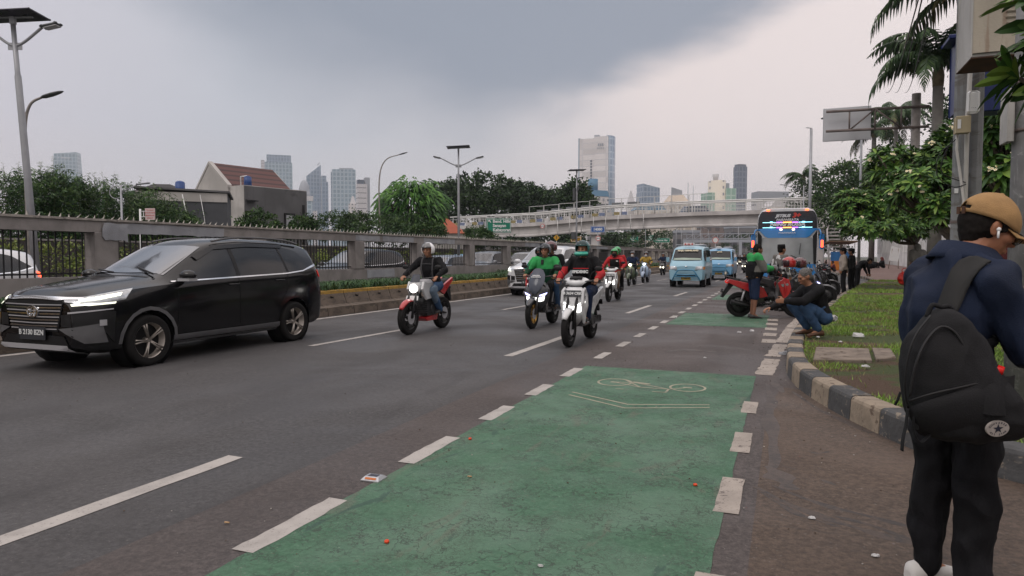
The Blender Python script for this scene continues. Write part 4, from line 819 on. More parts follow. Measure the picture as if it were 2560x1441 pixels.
b.build('slats', M_WF, t); b = MB()
for z in (2.2, 3.2): b.loft([[V((x + .02, y, z)), V((x + .06, y, z)), V((x + .06, y, z + .04)), V((x + .02, y, z + .04))] for x, y in fp], smooth=False)
b.build('rail', M_IRON, t); g.build('iron_bars', M_IRON, t)
t = thing('building', 'dark glazed building standing behind the white fence', 'building', (22, 66, 0)); b = MB(); b.box((0, 0, 5), (14, 110, 10)); b.build('block', mat('dark_building', (.030, .032, .036), .5, var=.2, vs=.2), t); b = MB(); [b.box((-7.1, -50 + 6 * k, 5), (.3, .5, 10)) for k in range(17)]; b.build('columns', M_PLD, t)
# ================================================================ trees and plants
def leafmat(n, c, v=.35, vs=1.2, r=.55):
    m = mat(n, c, r, var=v, vs=vs); return m
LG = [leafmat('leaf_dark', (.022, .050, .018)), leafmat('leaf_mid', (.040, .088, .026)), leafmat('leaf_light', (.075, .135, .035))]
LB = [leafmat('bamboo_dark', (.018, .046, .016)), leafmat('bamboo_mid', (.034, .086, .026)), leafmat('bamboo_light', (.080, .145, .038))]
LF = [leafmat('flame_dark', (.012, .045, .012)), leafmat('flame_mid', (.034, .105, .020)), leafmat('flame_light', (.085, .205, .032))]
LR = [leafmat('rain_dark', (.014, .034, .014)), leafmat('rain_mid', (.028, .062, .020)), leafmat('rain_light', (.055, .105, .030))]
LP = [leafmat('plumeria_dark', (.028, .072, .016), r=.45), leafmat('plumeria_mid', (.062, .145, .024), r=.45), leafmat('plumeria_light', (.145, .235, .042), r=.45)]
LPM = [leafmat('palm_dark', (.036, .072, .028)), leafmat('palm_mid', (.066, .115, .040)), leafmat('palm_dry', (.14, .125, .055))]
M_BARK = mat('bark', (.10, .08, .065), .95, var=.35, vs=4, bump=.5, bs=25); M_PBARK = mat('palm_bark', (.19, .18, .165), .9, var=.25, vs=3, bump=.3, bs=20); M_FLOW = mat('flower_petal', (.75, .70, .50), .6, var=.06); M_FLY = mat('flower_centre', (.72, .50, .06), .6)
def leaf(b, p, d, l, w, r, m=0, fold=.2, droop=.15):
    d = d.normalized(); a, c = frame(d); t = r.uniform(0, 2 * PI); sd = a * math.cos(t) + c * math.sin(t); nn_ = d.cross(sd)
    b.cur = m; e = p + d * l - V((0, 0, droop * l)); q = p + d * l * .5 + nn_ * fold * w
    b.add([p, q + sd * w * .5, e, q - sd * w * .5], [(0, 1, 2, 3)])
def crown(b, lobes, n, ls, lw, r, light=.35, up=.3, inner=.35, clump=None):
    """leaves in clumps through the volume of several ellipsoid lobes, most near the surface"""
    vol = [a[1][0] * a[1][1] * a[1][2] for a in lobes]; tot = sum(vol)
    for (c, rad), v in zip(lobes, vol):
        k = max(1, int(n * v / tot)); ncl = max(6, k // 22)
        for _ in range(ncl):
            th = r.uniform(0, 2 * PI); z = r.uniform(-.85, 1); q = math.sqrt(1 - z * z); u = V((q * math.cos(th), q * math.sin(th), z))
            rr = 1 - inner * r.random() ** 2.2; rr *= 1 + .20 * noise.noise(V(c) * .3 + u * 2.2)
            cc = V(c) + V((u.x * rad[0], u.y * rad[1], u.z * rad[2])) * rr; cr_ = (clump or min(rad) * .26) * r.uniform(.6, 1.25)
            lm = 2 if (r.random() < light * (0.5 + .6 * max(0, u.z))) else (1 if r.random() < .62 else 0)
            for _ in range(22):
                o = V((r.gauss(0, 1), r.gauss(0, 1), r.gauss(0, .7))) * cr_ * .55; d = (u * .9 + V((r.gauss(0, .7), r.gauss(0, .7), r.gauss(0, .5) + up)))
                leaf(b, cc + o, d, ls * r.uniform(.6, 1.3), lw * r.uniform(.7, 1.3), r, lm if r.random() < .75 else r.choice((0, 1, 2)))
def limbs(b, p0, tips, r0, r, bend=.15):
    for t_ in tips:
        t_ = V(t_); mid = V(p0).lerp(t_, .5) + V((r.uniform(-1, 1), r.uniform(-1, 1), .2)) * (t_ - V(p0)).length * bend
        b.tube(crom([p0, mid, t_], 4), [r0 * (1 - .8 * k / 8) for k in range(9)], 7)
def tree(name, label, cat, loc, trunk_h, r0, lobes, n, ls, lw, mats, seed, light=.35, rz=0., group=None, clump=None, up=.3, inner=.35, lean=(0, 0)):
    r = random.Random(seed); t = thing(name, label, cat, loc, rz, group); b = MB(); top = V((lean[0], lean[1], trunk_h))
    b.tube(crom([(0, 0, -.1), top * .5 + V((r.uniform(-.1, .1) * trunk_h * .3, 0, 0)), top], 4), [r0 * (1.25 - .6 * k / 8) for k in range(9)], 10)
    limbs(b, top, [V(c) + V((0, 0, rd[2] * .1)) for c, rd in lobes], r0 * .55, r); b.build('trunk', M_BARK, t)
    b = MB(); crown(b, lobes, n, ls, lw, r, light, up, inner, clump); b.build('crown', mats, t); return t
def P(px, py, d):                        # world point at forward distance d
    q = ray(px, py); s_ = d / (-q.x * math.sin(PSI) + q.y * math.cos(PSI)); return V((0, 0, EYE)) + q * s_
def lobes_at(base, lst):
    """lobes from photo spots: (px, py, depth, half width px, half height px)"""
    out = []
    for px, py, d, hw, hh in lst:
        c = P(px, py, d) - base; s_ = d / F_; out.append((tuple(c), (hw * s_, hw * s_ * .9, hh * s_)))
    return out
# bamboo along the left side of the toll road
bam = [(20, 512, 26.5, 95, 80), (125, 500, 27, 70, 75), (215, 520, 28, 80, 72), (310, 528, 29, 75, 66), (395, 548, 31, 62, 50), (455, 562, 33, 32, 34)]
def bamboo(i, px, py, d, hw, hh):
    r = random.Random(20 + i); base = at_depth(px, d); t = thing('bamboo_clump', ['bamboo clump at the far left edge behind the lamps', 'bamboo clump right behind the leaning solar lamp', 'bamboo clump below the pale far left tower', 'bamboo clump behind the low scroll lamp', 'bamboo clump behind the pink notice board', 'smallest bamboo clump touching the shed'][i], 'bamboo', base, 0, 'bamboo thicket along the toll road')
    s_ = d / F_; c0 = P(px, py, d) - base; st = MB(); b = MB()
    for k in range(26):
        a = r.uniform(0, 2 * PI); rr = r.uniform(0, .8) * hw * s_; hgt = c0.z + hh * s_ * r.uniform(.4, 1.0); q = V((math.cos(a) * rr, math.sin(a) * rr, 0)); tip = V((q.x * 1.5, q.y * 1.5, hgt)); pts = crom([q * .5, q * 1.1 + V((0, 0, hgt * .6)), tip], 6); st.tube(pts, [.022 * (1 - .9 * j / 12) for j in range(13)], 4)
        for j in range(3, 13):
            for _ in range(7):
                p = pts[j] + V((r.gauss(0, .15), r.gauss(0, .15), r.gauss(0, .1)))
                for _ in range(4): leaf(b, p, V((r.gauss(0, .8) + q.x * .3, r.gauss(0, .8) + q.y * .3, -.35 + r.gauss(0, .4))), r.uniform(.12, .22), .032, r, 2 if r.random() < .25 + .3 * (j > 9) else r.choice((0, 1, 1)), droop=.3)
    for k in range(5):                                    # thin bare shoots standing out at the top
        a = r.uniform(-.75, .75) * hw * s_; p0 = V((a * math.cos(PSI), a * math.sin(PSI), c0.z + hh * s_ * .5)); p1 = p0 + V((r.uniform(-.25, .25), 0, r.uniform(.45, 1.15))); st.tube([p0, p1], [.012, .003], 4)
        for _ in range(26): leaf(b, p0.lerp(p1, r.uniform(.25, 1)), V((r.gauss(0, 1), r.gauss(0, 1), .3)), r.uniform(.07, .15), .018, r, 2)
    crown(b, [(tuple(c0 + V((0, 0, -.2))), (hw * s_, hw * s_, hh * s_ * .95)), (tuple(V((c0.x * .6, c0.y * .6, c0.z * .45))), (hw * s_ * 1.05, hw * s_, c0.z * .55))], 5200, .19, .045, r, .22, -.2, .3, .34)
    st.build('stems', mat('bamboo_stem', (.12, .12, .06), .6), t); b.build('crown', LB, t)
for i, a in enumerate(bam): bamboo(i, *a)
# clipped round shrubs along the toll road
lab = ['round clipped shrub in front of the grey house', 'low bright shrub between the house and the domed tower', 'dull brownish shrub below the broad glass tower', 'wide flowering shrub at the foot of the curved street lamp', 'dark shrub under the flamboyant tree', 'rounded shrub just left of the green road sign', 'dark small shrub beside the brownish shrub', 'shrub at the foot of the green road sign pole']
for i, (px, py, d, hw, hh, lg) in enumerate([(648, 560, 34, 48, 28, .3), (757, 568, 36, 34, 24, .4), (850, 560, 42, 50, 30, .12), (950, 572, 38, 66, 30, .3), (1010, 560, 46, 52, 24, .1), (1072, 578, 40, 40, 20, .35), (895, 560, 44, 35, 28, .15), (1196, 590, 44, 36, 22, .3)]):
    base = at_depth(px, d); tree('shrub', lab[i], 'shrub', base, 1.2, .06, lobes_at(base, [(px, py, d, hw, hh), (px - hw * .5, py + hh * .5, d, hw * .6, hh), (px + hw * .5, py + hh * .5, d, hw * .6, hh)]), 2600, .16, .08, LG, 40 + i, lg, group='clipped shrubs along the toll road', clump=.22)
# yellowish hedge in the middle of the toll road, seen through the bars
b = MB(); r = random.Random(9)
for k in range(52):
    y = 3 + k * 1.0 + r.uniform(-.3, .3); crown(b, [((0, y, .95 + r.uniform(-.1, .15)), (.6, .75, .75))], 380, .13, .06, r, .75, .4, .4, .2)
o = b.build('hedge', [leafmat('hedge_dark', (.06, .095, .025)), leafmat('hedge_mid', (.10, .15, .03)), leafmat('hedge_light', (.17, .21, .045))], loc=(-19.6, 0, 0)); tag(o, 'yellow green hedge in the middle of the toll road seen through the bars', 'hedge')
# the flamboyant tree: drooping feathery branches over a dome
base = at_depth(1028, 60); r = random.Random(77); t = thing('flame_tree', 'bright green round tree with drooping feathery branches beside the curved lamp', 'tree', base); c0 = P(1028, 520, 60) - base; b = MB(); tr = MB(); limbs(tr, (0, 0, 2.6), [V((math.cos(a) * 1.9, math.sin(a) * 1.9, c0.z + .8)) for a in range(7)], .22, r); tr.tube([(0, 0, -.1), (.05, 0, 2.6)], [.36, .25], 9); tr.build('trunk', M_BARK, t)
for k in range(1500):
    z = r.uniform(-.75, 1); q = math.sqrt(1 - z * z); a = r.uniform(0, 2 * PI); u = V((q * math.cos(a), q * math.sin(a), z)); rr = r.uniform(.70, 1.05) * (1 + .22 * noise.noise(u * 2.1)); p = c0 + V((u.x * 2.95, u.y * 2.7, u.z * 2.55)) * rr; out = (V((u.x, u.y, .25))).normalized(); m = 2 if r.random() < .25 + .45 * max(0, z) else (1 if r.random() < .7 else 0)  # lower fronds take darker greens; the shade beneath is put into their colour
    fr = [p + out * (.62 * j / 5) - V((0, 0, .62 * (j / 5) ** 2)) for j in range(6)]
    for j in range(1, 6):
        d_ = (fr[j] - fr[j - 1]).normalized(); sd = d_.cross(V((0, 0, 1))).normalized() if abs(d_.z) < .95 else V((1, 0, 0))
        for s_ in (-1, 1): b.cur = m; w_ = .10 * (1.15 - j / 6); b.add([fr[j - 1], fr[j - 1] + sd * s_ * w_ - V((0, 0, .09)), fr[j] + sd * s_ * w_ * .8 - V((0, 0, .09)), fr[j]], [(0, 1, 2, 3)])
crown(b, [(tuple(c0), (2.3, 2.3, 2.0))], 1500, .4, .2, r, .1); b.build('crown', LF, t)
# rain trees behind the bridge ramp: flat wide crowns in tiers
rt = [('largest dark spreading tree left of the footbridge screens', [(1130, 500, 112, 80, 42), (1200, 478, 112, 95, 35), (1260, 500, 114, 70, 38), (1170, 530, 112, 80, 30)]), ('dark spreading tree in the middle of the tree row', [(1300, 492, 118, 62, 30), (1340, 510, 118, 70, 30), (1285, 525, 116, 60, 25)]), ('dark spreading tree between the row and the bridge', [(1400, 512, 122, 80, 28), (1372, 527, 120, 60, 22)]), ('small topped dark tree in front of the tallest tower', [(1440, 480, 118, 28, 22), (1440, 515, 118, 40, 28)])]
for i, (lb, ll) in enumerate(rt):
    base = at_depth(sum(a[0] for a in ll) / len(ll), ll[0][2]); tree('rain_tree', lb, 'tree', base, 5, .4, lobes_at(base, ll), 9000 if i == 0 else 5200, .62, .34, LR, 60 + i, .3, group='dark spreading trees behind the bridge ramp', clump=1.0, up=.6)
for i, (px, py, d, hw, hh) in enumerate([(1230, 600, 100, 90, 22), (1330, 598, 120, 70, 22), (1420, 600, 115, 40, 20), (1590, 596, 140, 60, 26), (1680, 600, 210, 40, 22), (1860, 610, 210, 55, 24), (1720, 612, 260, 60, 16), (1530, 606, 130, 40, 20)]):
    base = at_depth(px, d); tree('distant_tree', 'dark bushy tree seen under the footbridge, one of a loose row', 'tree', base, 2, .2, lobes_at(base, [(px, py, d, hw, hh), (px - hw * .4, py + hh * .6, d, hw * .7, hh)]), 2200, .5, .3, LR, 90 + i, .25, group='distant trees under the bridge', clump=.8)
# right side background trees
for i, (lb, ll, m, n, ls, sd) in enumerate([('olive green round tree right of the far palm', [(2105, 470, 72, 52, 55), (2080, 520, 72, 50, 50), (2135, 450, 74, 35, 40)], LG, 6500, .34, 3), ('dark tree behind the blank signboard pole', [(2210, 450, 86, 50, 70), (2160, 510, 88, 60, 60), (2240, 380, 86, 40, 60)], LR, 6500, .34, 4), ('dark tree filling the gap behind the twin steel poles', [(2400, 330, 44, 60, 110), (2470, 380, 42, 70, 120), (2540, 300, 40, 70, 150), (2370, 430, 44, 60, 90)], LR, 9500, .30, 5), ('shaggy dark tree right under the far palm', [(2020, 500, 88, 42, 60), (2000, 555, 88, 45, 40), (2050, 560, 86, 45, 60)], LR, 5200, .4, 6), ('small dark tree behind the right end of the bridge', [(2085, 600, 84, 45, 35), (2040, 590, 96, 40, 30)], LR, 3000, .35, 7)]):
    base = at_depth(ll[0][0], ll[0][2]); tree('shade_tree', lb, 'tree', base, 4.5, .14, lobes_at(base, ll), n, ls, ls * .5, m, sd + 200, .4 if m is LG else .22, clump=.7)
# palms
def palm(px, d, hc, fl, nf, label, seed, r0=.17, crownshaft=True, droop=1.0, nleaf=34, group='royal palms on the right'):
    r = random.Random(seed); base = at_depth(px, d, .15); t = thing('royal_palm', label, 'palm', base, 0, group); b = MB()
    b.tube([(0, 0, 0), (.04, 0, hc * .4), (0, 0, hc - 1.0)], [r0 * 1.15, r0 * 1.1, r0 * .85], 12); b.build('trunk', M_PBARK, t)
    b = MB(); b.tube([(0, 0, hc - 1.05), (0, 0, hc - .6), (0, 0, hc + .1)], [r0 * .9, r0 * 1.0, r0 * .5], 10); b.build('crownshaft', mat('crownshaft', (.16, .13, .08), .6, var=.4, vs=5), t)
    for k in range(nf):
        a = k * 2.4 + r.uniform(-.3, .3); el = r.uniform(-.25, 1.15); c, s_ = math.cos(a), math.sin(a); l = fl * r.uniform(.8, 1.1); pts = []
        x = z = 0; ang = el + .35
        for j in range(13): pts.append(V((c * x, s_ * x, hc - .1 + z))); x += math.cos(ang) * l / 12; z += math.sin(ang) * l / 12; ang -= .17 * droop * (1 + r.uniform(-.1, .1))
        b = MB(); b.cur = 0; b.tube(pts, [.035 * (1 - .85 * j / 12) for j in range(13)], 4); sd = V((-s_, c, 0)); sm = crom(pts, 5)
        for j in range(4, nleaf * 2):
            q = j / (nleaf * 2) * (len(sm) - 2); p = sm[int(q)]; tg = (sm[int(q) + 1] - p).normalized(); f = math.sin(PI * min(1, .12 + j / (nleaf * 2) * .86)); ll = fl * .24 * f * r.uniform(.8, 1.15)
            dr_ = V((0, 0, -1)) * r.uniform(.55, 1.3); di = (sd * (1 if j % 2 else -1) * .8 + tg * .55 + dr_ * .6).normalized(); b.cur = 2 if (el < 0 and r.random() < .4) else r.choice((0, 0, 1)); w_ = fl * .011
            m1 = p + di * ll * .5; e = p + (di + V((0, 0, -.55))).normalized() * ll; b.add([p - tg * w_, p + tg * w_, m1 + tg * w_ * 1.2, e, m1 - tg * w_ * 1.2], [(0, 1, 2, 3, 4)])
        b.build('frond', LPM, t)
    return t
palm(2333, 29, 9.4, 3.8, 18, 'nearest tall royal palm beside the blue box', 1, .23, droop=1.15)
palm(2400, 27, 11.8, 4.8, 13, 'royal palm whose fronds hang over the top of the cream cabinet', 8, .18, droop=1.2)
palm(2178, 104, 20.2, 6.6, 15, 'royal palm with brown crownshaft below the blank signboard', 2, .36, droop=1.0)
palm(2232, 84, 18.6, 5.6, 13, 'royal palm behind the blank signboard truss', 3, .26)
palm(2004, 96, 12.6, 3.6, 15, 'far palm above the right end of the bridge', 4, .3, nleaf=24)
# plumeria: forked branches ending in whorls of long leaves, pale flowers
def whorl(b, p, ax, n, l, w, r, m=None):
    a, c = frame(ax)
    for k in range(n):
        t = 2.4 * k + r.uniform(-.2, .2); e = r.uniform(.15, .9); d = (a * math.cos(t) + c * math.sin(t)) * math.cos(e) + ax * math.sin(e); ll = l * r.uniform(.7, 1.15); sd = d.cross(ax).normalized() * w * r.uniform(.8, 1.2); up_ = sd.cross(d).normalized(); g = V((0, 0, -1))
        b.cur = m if m is not None else (2 if r.random() < .22 else (1 if r.random() < .6 else 0)); pr = [(0.0, .12, 0), (.3, .8, .03), (.62, 1.0, .02), (.86, .6, -.04), (1.0, .05, -.1)]; L_ = [p + d * ll * q + g * ll * -z_ * .0 + g * ll * .25 * q * q for q, _, z_ in pr]
        lf = [x - sd * ww * .5 + up_ * w * .16 * ww for x, (_, ww, _) in zip(L_, pr)]; rt_ = [x + sd * ww * .5 + up_ * w * .16 * ww for x, (_, ww, _) in zip(L_, pr)]
        o = len(pr); b.add(lf + L_ + rt_, [f for i in range(o - 1) for f in ((i, i + 1, o + i + 1, o + i), (o + i, o + i + 1, 2 * o + i + 1, 2 * o + i))])
def flower(b, p, r, s=.04):
    for _ in range(r.randint(3, 7)):
        c = p + V((r.gauss(0, s), r.gauss(0, s), r.gauss(0, s * .6))); ax = V((r.gauss(0, .6) - .3, r.gauss(0, .6) - .8, .6)).normalized(); a, e = frame(ax)
        for k in range(5):
            t = 2 * PI * k / 5; d = a * math.cos(t) + e * math.sin(t); sd = d.cross(ax) * s * .42; b.cur = 0; b.add([c, c + d * s * .6 + sd, c + d * s * 1.1 + ax * s * .15, c + d * s * .6 - sd], [(0, 1, 2, 3)])
        b.cur = 1; b.add([c + ax * .006 + (a * math.cos(q) + e * math.sin(q)) * s * .3 for q in (0, 1.26, 2.5, 3.8, 5.0)], [(0, 1, 2, 3, 4)])
def plumeria(label, base, stem, lst, n, l, w, seed, nfl=30, nw=11, fs=.030):
    r = random.Random(seed); t = thing('plumeria_tree', label, 'tree', base, 0, 'plumeria trees on the lawn'); tr = MB(); b = MB(); f = MB(); lb = lobes_at(base, lst)
    tr.tube(crom([(0, 0, -.1)] + stem, 4), [.13 * (1 - .4 * k / (4 * len(stem))) for k in range(4 * len(stem) + 1)], 9); top = V(stem[-1]); vol = [c[1][0] * c[1][2] for c in lb]; tot = sum(vol)
    for (c, rd), v in zip(lb, vol):
        c = V(c); fk = top.lerp(c, .6) + V((0, 0, -.1)); tr.tube(crom([top, top.lerp(c, .3) + V((r.uniform(-.2, .2), 0, -.15)), fk], 4), [.075 - .004 * k for k in range(9)], 7)
        for k in range(int(n * v / tot)):
            z = r.uniform(-.8, 1); q = math.sqrt(1 - z * z); a = r.uniform(0, 2 * PI); u = V((q * math.cos(a), q * math.sin(a), z)); rr = r.uniform(.62, 1.0) * (1 + .16 * noise.noise(u * 2 + c)); p = c + V((u.x * rd[0], u.y * rd[1], u.z * rd[2])) * rr; ax = (V((u.x, u.y, u.z + .7))).normalized()
            if k % 4 == 0: tr.tube([fk.lerp(p, .1), fk.lerp(p, .6) + V((0, 0, -.08)), p], [.03, .022, .014], 5)
            whorl(b, p, ax, nw, l, w, r)
            if k < nfl * v / tot * 1.3: flower(f, p + ax * .07 + V((0, -.08, 0)) , r, fs)
    tr.build('trunk', M_BARK, t); b.build('crown', LP, t); f.build('flowers', [M_FLOW, M_FLY], t); return t
b0 = at_depth(2296, 25, .18)
plumeria('big leafy plumeria with pale flowers over the white fence left of the poles', b0, [(.1, 0, .9), (-.1, 0, 1.7)], [(2140, 520, 25, 62, 50), (2215, 500, 25, 70, 70), (2300, 520, 25, 75, 65), (2250, 440, 26, 75, 55), (2330, 430, 25, 60, 60), (2180, 570, 24, 80, 30), (2260, 570, 24, 60, 32)], 1700, .225, .054, 5, 60)
b1 = at_depth(2440, 13.5, .18)
plumeria('plumeria with dark bent branches just left of the steel poles', b1, [(-.15, 0, .9), (-.35, 0, 1.45)], [(2300, 470, 14, 90, 55), (2360, 410, 14, 60, 60), (2230, 410, 15.5, 60, 45), (2380, 380, 14.5, 50, 70), (2350, 520, 13.5, 45, 40)], 430, .225, .056, 6, 26)
tr = MB()
t = plumeria('dark plumeria hanging behind the man between the two sets of poles', at_depth(2600, 10, .18), [(-.1, 0, 1.2), (-.25, 0, 1.8)], [(2485, 330, 10.5, 60, 75), (2500, 430, 10, 45, 45), (2480, 240, 11, 60, 60), (2560, 200, 10, 70, 80), (2490, 520, 10.5, 75, 55)], 300, .25, .07, 9, 26, fs=.026)
plumeria('nearest plumeria with big leaves hanging over the cream cabinet', at_depth(2830, 4.6, .1), [(0, 0, 1.8), (-.1, 0, 2.6)], [(2610, 40, 4.2, 85, 60), (2630, 170, 4.3, 80, 50), (2720, 120, 4.3, 130, 130), (2600, -60, 4.4, 100, 50)], 36, .25, .075, 15, 0, 12)
# ================================================================ vehicles
def paintm(n, c, metal=.0, rough=.28, coat=1.): return mat(n, c, rough, metal, var=.06, vs=2, coat=coat)
M_TYRE = mat('tyre_rubber', (.013, .0125, .0125), .9, var=.25, vs=8, spec=.2); M_RIM = mat('alloy_rim', (.36, .33, .30), .35, .8, var=.12, vs=8); M_BRIM = mat('black_rim', (.03, .03, .03), .4, .3, var=.1); M_GRIM = mat('gold_rim', (.38, .23, .06), .4, .6, var=.1)
M_CHR = mat('chrome', (.75, .76, .78), .15, 1., var=.03); M_BPL = mat('black_plastic', (.011, .011, .012), .5, var=.2, vs=8, spec=.3); M_CGLASS = mat('car_glass', (.006, .007, .009), .04, var=0, spec=.5); M_WSG = mat('windscreen_glass', (.060, .066, .078), .08, var=0, spec=1., coat=1.)
M_HLON = mat('headlight_on', (.9, .9, .9), .3, var=0, emit=(1, .98, .92), es=3.6); M_HLLENS = mat('headlight_lens', (.50, .52, .54), .12, .4, var=.25, vs=25); M_TAIL = mat('tail_lamp', (.42, .02, .02), .2, var=.1, emit=(1, .05, .03), es=.35); M_BRK = mat('brake_lamp_on', (.8, .05, .02), .3, var=0, emit=(1, .10, .04), es=3.5); M_DRL = mat('daylight_strip', (.9, .9, .8), .3, var=0, emit=(1, 1, .82), es=1.2)
M_PLB = mat('plate_black', (.035, .038, .045), .5, var=.1); M_PLW = mat('plate_text', (.6, .62, .62), .5, var=0); M_GREYP = mat('grey_plastic', (.10, .10, .105), .55, var=.15, vs=6); M_SILP = mat('silver_plastic', (.42, .42, .44), .4, .3, var=.1)
M_BLACKP = mat('black_paint', (.004, .004, .005), .16, 0., var=0, coat=.25, spec=.35); M_WHITEP = paintm('white_paint', (.62, .63, .65)); M_SILVP = paintm('silver_paint', (.34, .36, .39), .5); M_GRAYP = paintm('grey_blue_paint', (.22, .26, .33), .4); M_LBLUE = paintm('pale_blue_paint', (.27, .46, .56), 0, .38, .5); M_BLUE2 = paintm('sky_blue_paint', (.16, .36, .56), 0, .35, .5)
def sm(tab, x, w=.05): return sum(interp(tab, x + w * k) for k in (-1, -.5, 0, .5, 1)) / 5
def wheel(t, x, y, r, w, rimm, style=0, sgn=1, rot=.2, name='wheel'):
    """rim with spokes as the part, tyre as its sub-part; axis along local y"""
    b = MB(); rr = r * (.70 if style != 2 else .66); n = 28
    for k in range(1): b.loft([[V((math.cos(a) * q, yy * sgn, math.sin(a) * q)) for a in [2 * PI * j / n for j in range(n)]] for q, yy in ((rr, w * .46), (rr * .93, w * .40), (rr * .92, -w * .3), (rr * .3, -w * .32))], (False, False))
    if style == 3: b.cyl((0, -w * .2, 0), (0, w * .3 * sgn, 0), rr * .95, n=n)
    ns = {0: 10, 1: 5, 2: 6, 3: 5}[style]
    for k in range(ns):
        a = rot + 2 * PI * k / ns + (.12 if k % 2 else -.12) * (style == 0); a1 = a + (.10 if k % 2 else -.10) * (style == 0); c1, s1, c2, s2 = math.cos(a), math.sin(a), math.cos(a1), math.sin(a1)
        b.tube([(c1 * rr * .12, w * .34 * sgn, s1 * rr * .12), (c2 * rr * .62, w * .40 * sgn, s2 * rr * .62), (c2 * rr * .95, w * .42 * sgn, s2 * rr * .95)], [rr * .085, rr * .065, rr * .095], 6, flat=.6)
    b.cyl((0, -w * .25 * sgn, 0), (0, w * .40 * sgn, 0), rr * .19, rr * .15, 14); b.cur = 1; b.cyl((0, -w * .30, 0), (0, -w * .02 * sgn, 0), rr * .93, n=n) if style == 0 else None; o = b.build(name, [rimm, M_BPL], t, (x, y, r))
    if style in (1, 2): b = MB(); b.cyl((0, w * .5 * sgn, 0), (0, w * .56 * sgn, 0), rr * .55, n=20); b.build('brake_disc', M_SILP, o)
    b = MB(); pr = [(rr * .98, w * .46), (r * .86, w * .52), (r * .95, w * .48), (r * .993, w * .34), (r, w * .12), (r, -w * .12), (r * .993, -w * .34), (r * .95, -w * .48), (r * .86, -w * .52), (rr * .98, -w * .46)]
    b.loft([[V((math.cos(a) * q, yy, math.sin(a) * q)) for a in [2 * PI * j / 36 for j in range(36)]] for q, yy in pr], (False, False)); b.build('tyre', M_TYRE, o); return o
def carbody(t, T, B, rw, hw, bw, zb, paint, axles, wr, crownd=.07, n=64, name='body', ww=.24):
    x0, x1 = T[-1][0], T[0][0]; up = lambda a: sorted(a); T, B, rw, hw, bw, zb = map(up, (T, B, rw, hw, bw, zb)); rings = []
    for i in range(n + 1):
        q = i / n; q = .5 - .5 * math.cos(PI * q) if True else q; x = x0 + (x1 - x0) * (.35 * q + .65 * i / n)
        t_, b_, r_, h_, w_, z_ = sm(T, x), sm(B, x), sm(rw, x), sm(hw, x), sm(bw, x), sm(zb, x); c = crownd * min(1, r_ / .6); te = max(t_ - c, b_ + .008); zm = lerp(z_, b_, .62); g = lerp(b_, te, .5)
        half = [(w_ * .80, z_), (w_ * .965, z_ + .05), (w_ * .995, lerp(z_, zm, .5)), (w_, zm), (lerp(w_, h_, .35), lerp(zm, b_, .75)), (h_, b_), (lerp(h_, r_, .5) + .012 * min(1, (te - b_) * 4), g), (r_, te), (r_ * .88, lerp(te, t_, .55)), (r_ * .45, lerp(te, t_, .92))]
        rings.append([V((x, y, z)) for y, z in half] + [V((x, 0, t_))] + [V((x, -y, z)) for y, z in reversed(half)] + [V((x, 0, z_))])
    b = MB(); b.loft(rings, smooth=True); o = b.build(name, paint, t)
    bm = bmesh.new(); bm.from_mesh(o.data); bmesh.ops.recalc_face_normals(bm, faces=bm.faces); bm.to_mesh(o.data); bvh = BVHTree.FromBMesh(bm); bm.free()
    cb = MB()
    for ax in axles:
        for s_ in (-1, 1): cb.cyl((ax, s_ * 1.3, wr), (ax, s_ * (max(q for _, q in bw) - ww - .06), wr), wr + .055, n=32, smooth=False)
    c = cb.build('cut', M_BPL); c.parent = t; bpy.context.view_layer.update(); md = o.modifiers.new('cut', 'BOOLEAN'); md.object = c; md.operation = 'DIFFERENCE'; md.solver = 'EXACT'; bake(o); bpy.data.objects.remove(c)
    m = o.modifiers.new('e', 'EDGE_SPLIT'); m.split_angle = R(38)
    for p in o.data.polygons: p.use_smooth = True
    W = max(q for _, q in bw)
    for ax in axles:
        for s_ in (-1, 1): b = MB(); b.loft([[V((ax + math.cos(a) * (wr + .05), s_ * yy, wr + math.sin(a) * (wr + .05))) for a in [2 * PI * k / 24 for k in range(24)]] for yy in (W - ww - .045, W - .03)], (True, False)); b.build('wheel_arch_liner', M_BPL, t)
    return bvh
def skin(bvh, b, top, bot, dr_, off=.006, nu=14, nv=4, mirror=False):
    """a panel laid on the body: outline given across the direction dr_ (or 'z' = from above)"""
    rows = []
    def samp(c, q):
        k = q * (len(c) - 1); i = min(int(k), len(c) - 2); return lerp(c[i][0], c[i + 1][0], k - i), lerp(c[i][1], c[i + 1][1], k - i)
    for j in range(nv + 1):
        row = []
        for i in range(nu + 1):
            (ax, az), (bx, bz_) = samp(top, i / nu), samp(bot, i / nu); u, v = lerp(ax, bx, j / nv), lerp(az, bz_, j / nv)
            if dr_ == 'z': o, d = V((u, v, 4)), V((0, 0, -1))
            else: d = V((dr_[0], dr_[1], 0)).normalized(); o = V((-d.y * -1, 0, 0)) * 0 + V((d.y * -1, d.x, 0)) * u * (1 if d.x < -.001 or d.y > 0 else 1) - d * 5 + V((0, 0, v))
            if dr_ != 'z':
                tt = V((abs(d.y), 0, 0)) if abs(d.x) < .01 else V((d.y, -d.x, 0)); o = tt * u - d * 5 + V((0, 0, v))
            h, nrm, _, _ = bvh.ray_cast(o, d)
            if h is None: h, nrm, _, _ = bvh.find_nearest(o + d * 4.2)
            if nrm.dot(d) > 0: nrm = -nrm
            p = h + nrm * off; row.append(V((p.x, -p.y, p.z)) if mirror else p)
        rows.append(row)
    b.grid(rows); return rows
SIDE = (0, -1); FRONT = (-1, 0); DG_ = (-.766, -.643)
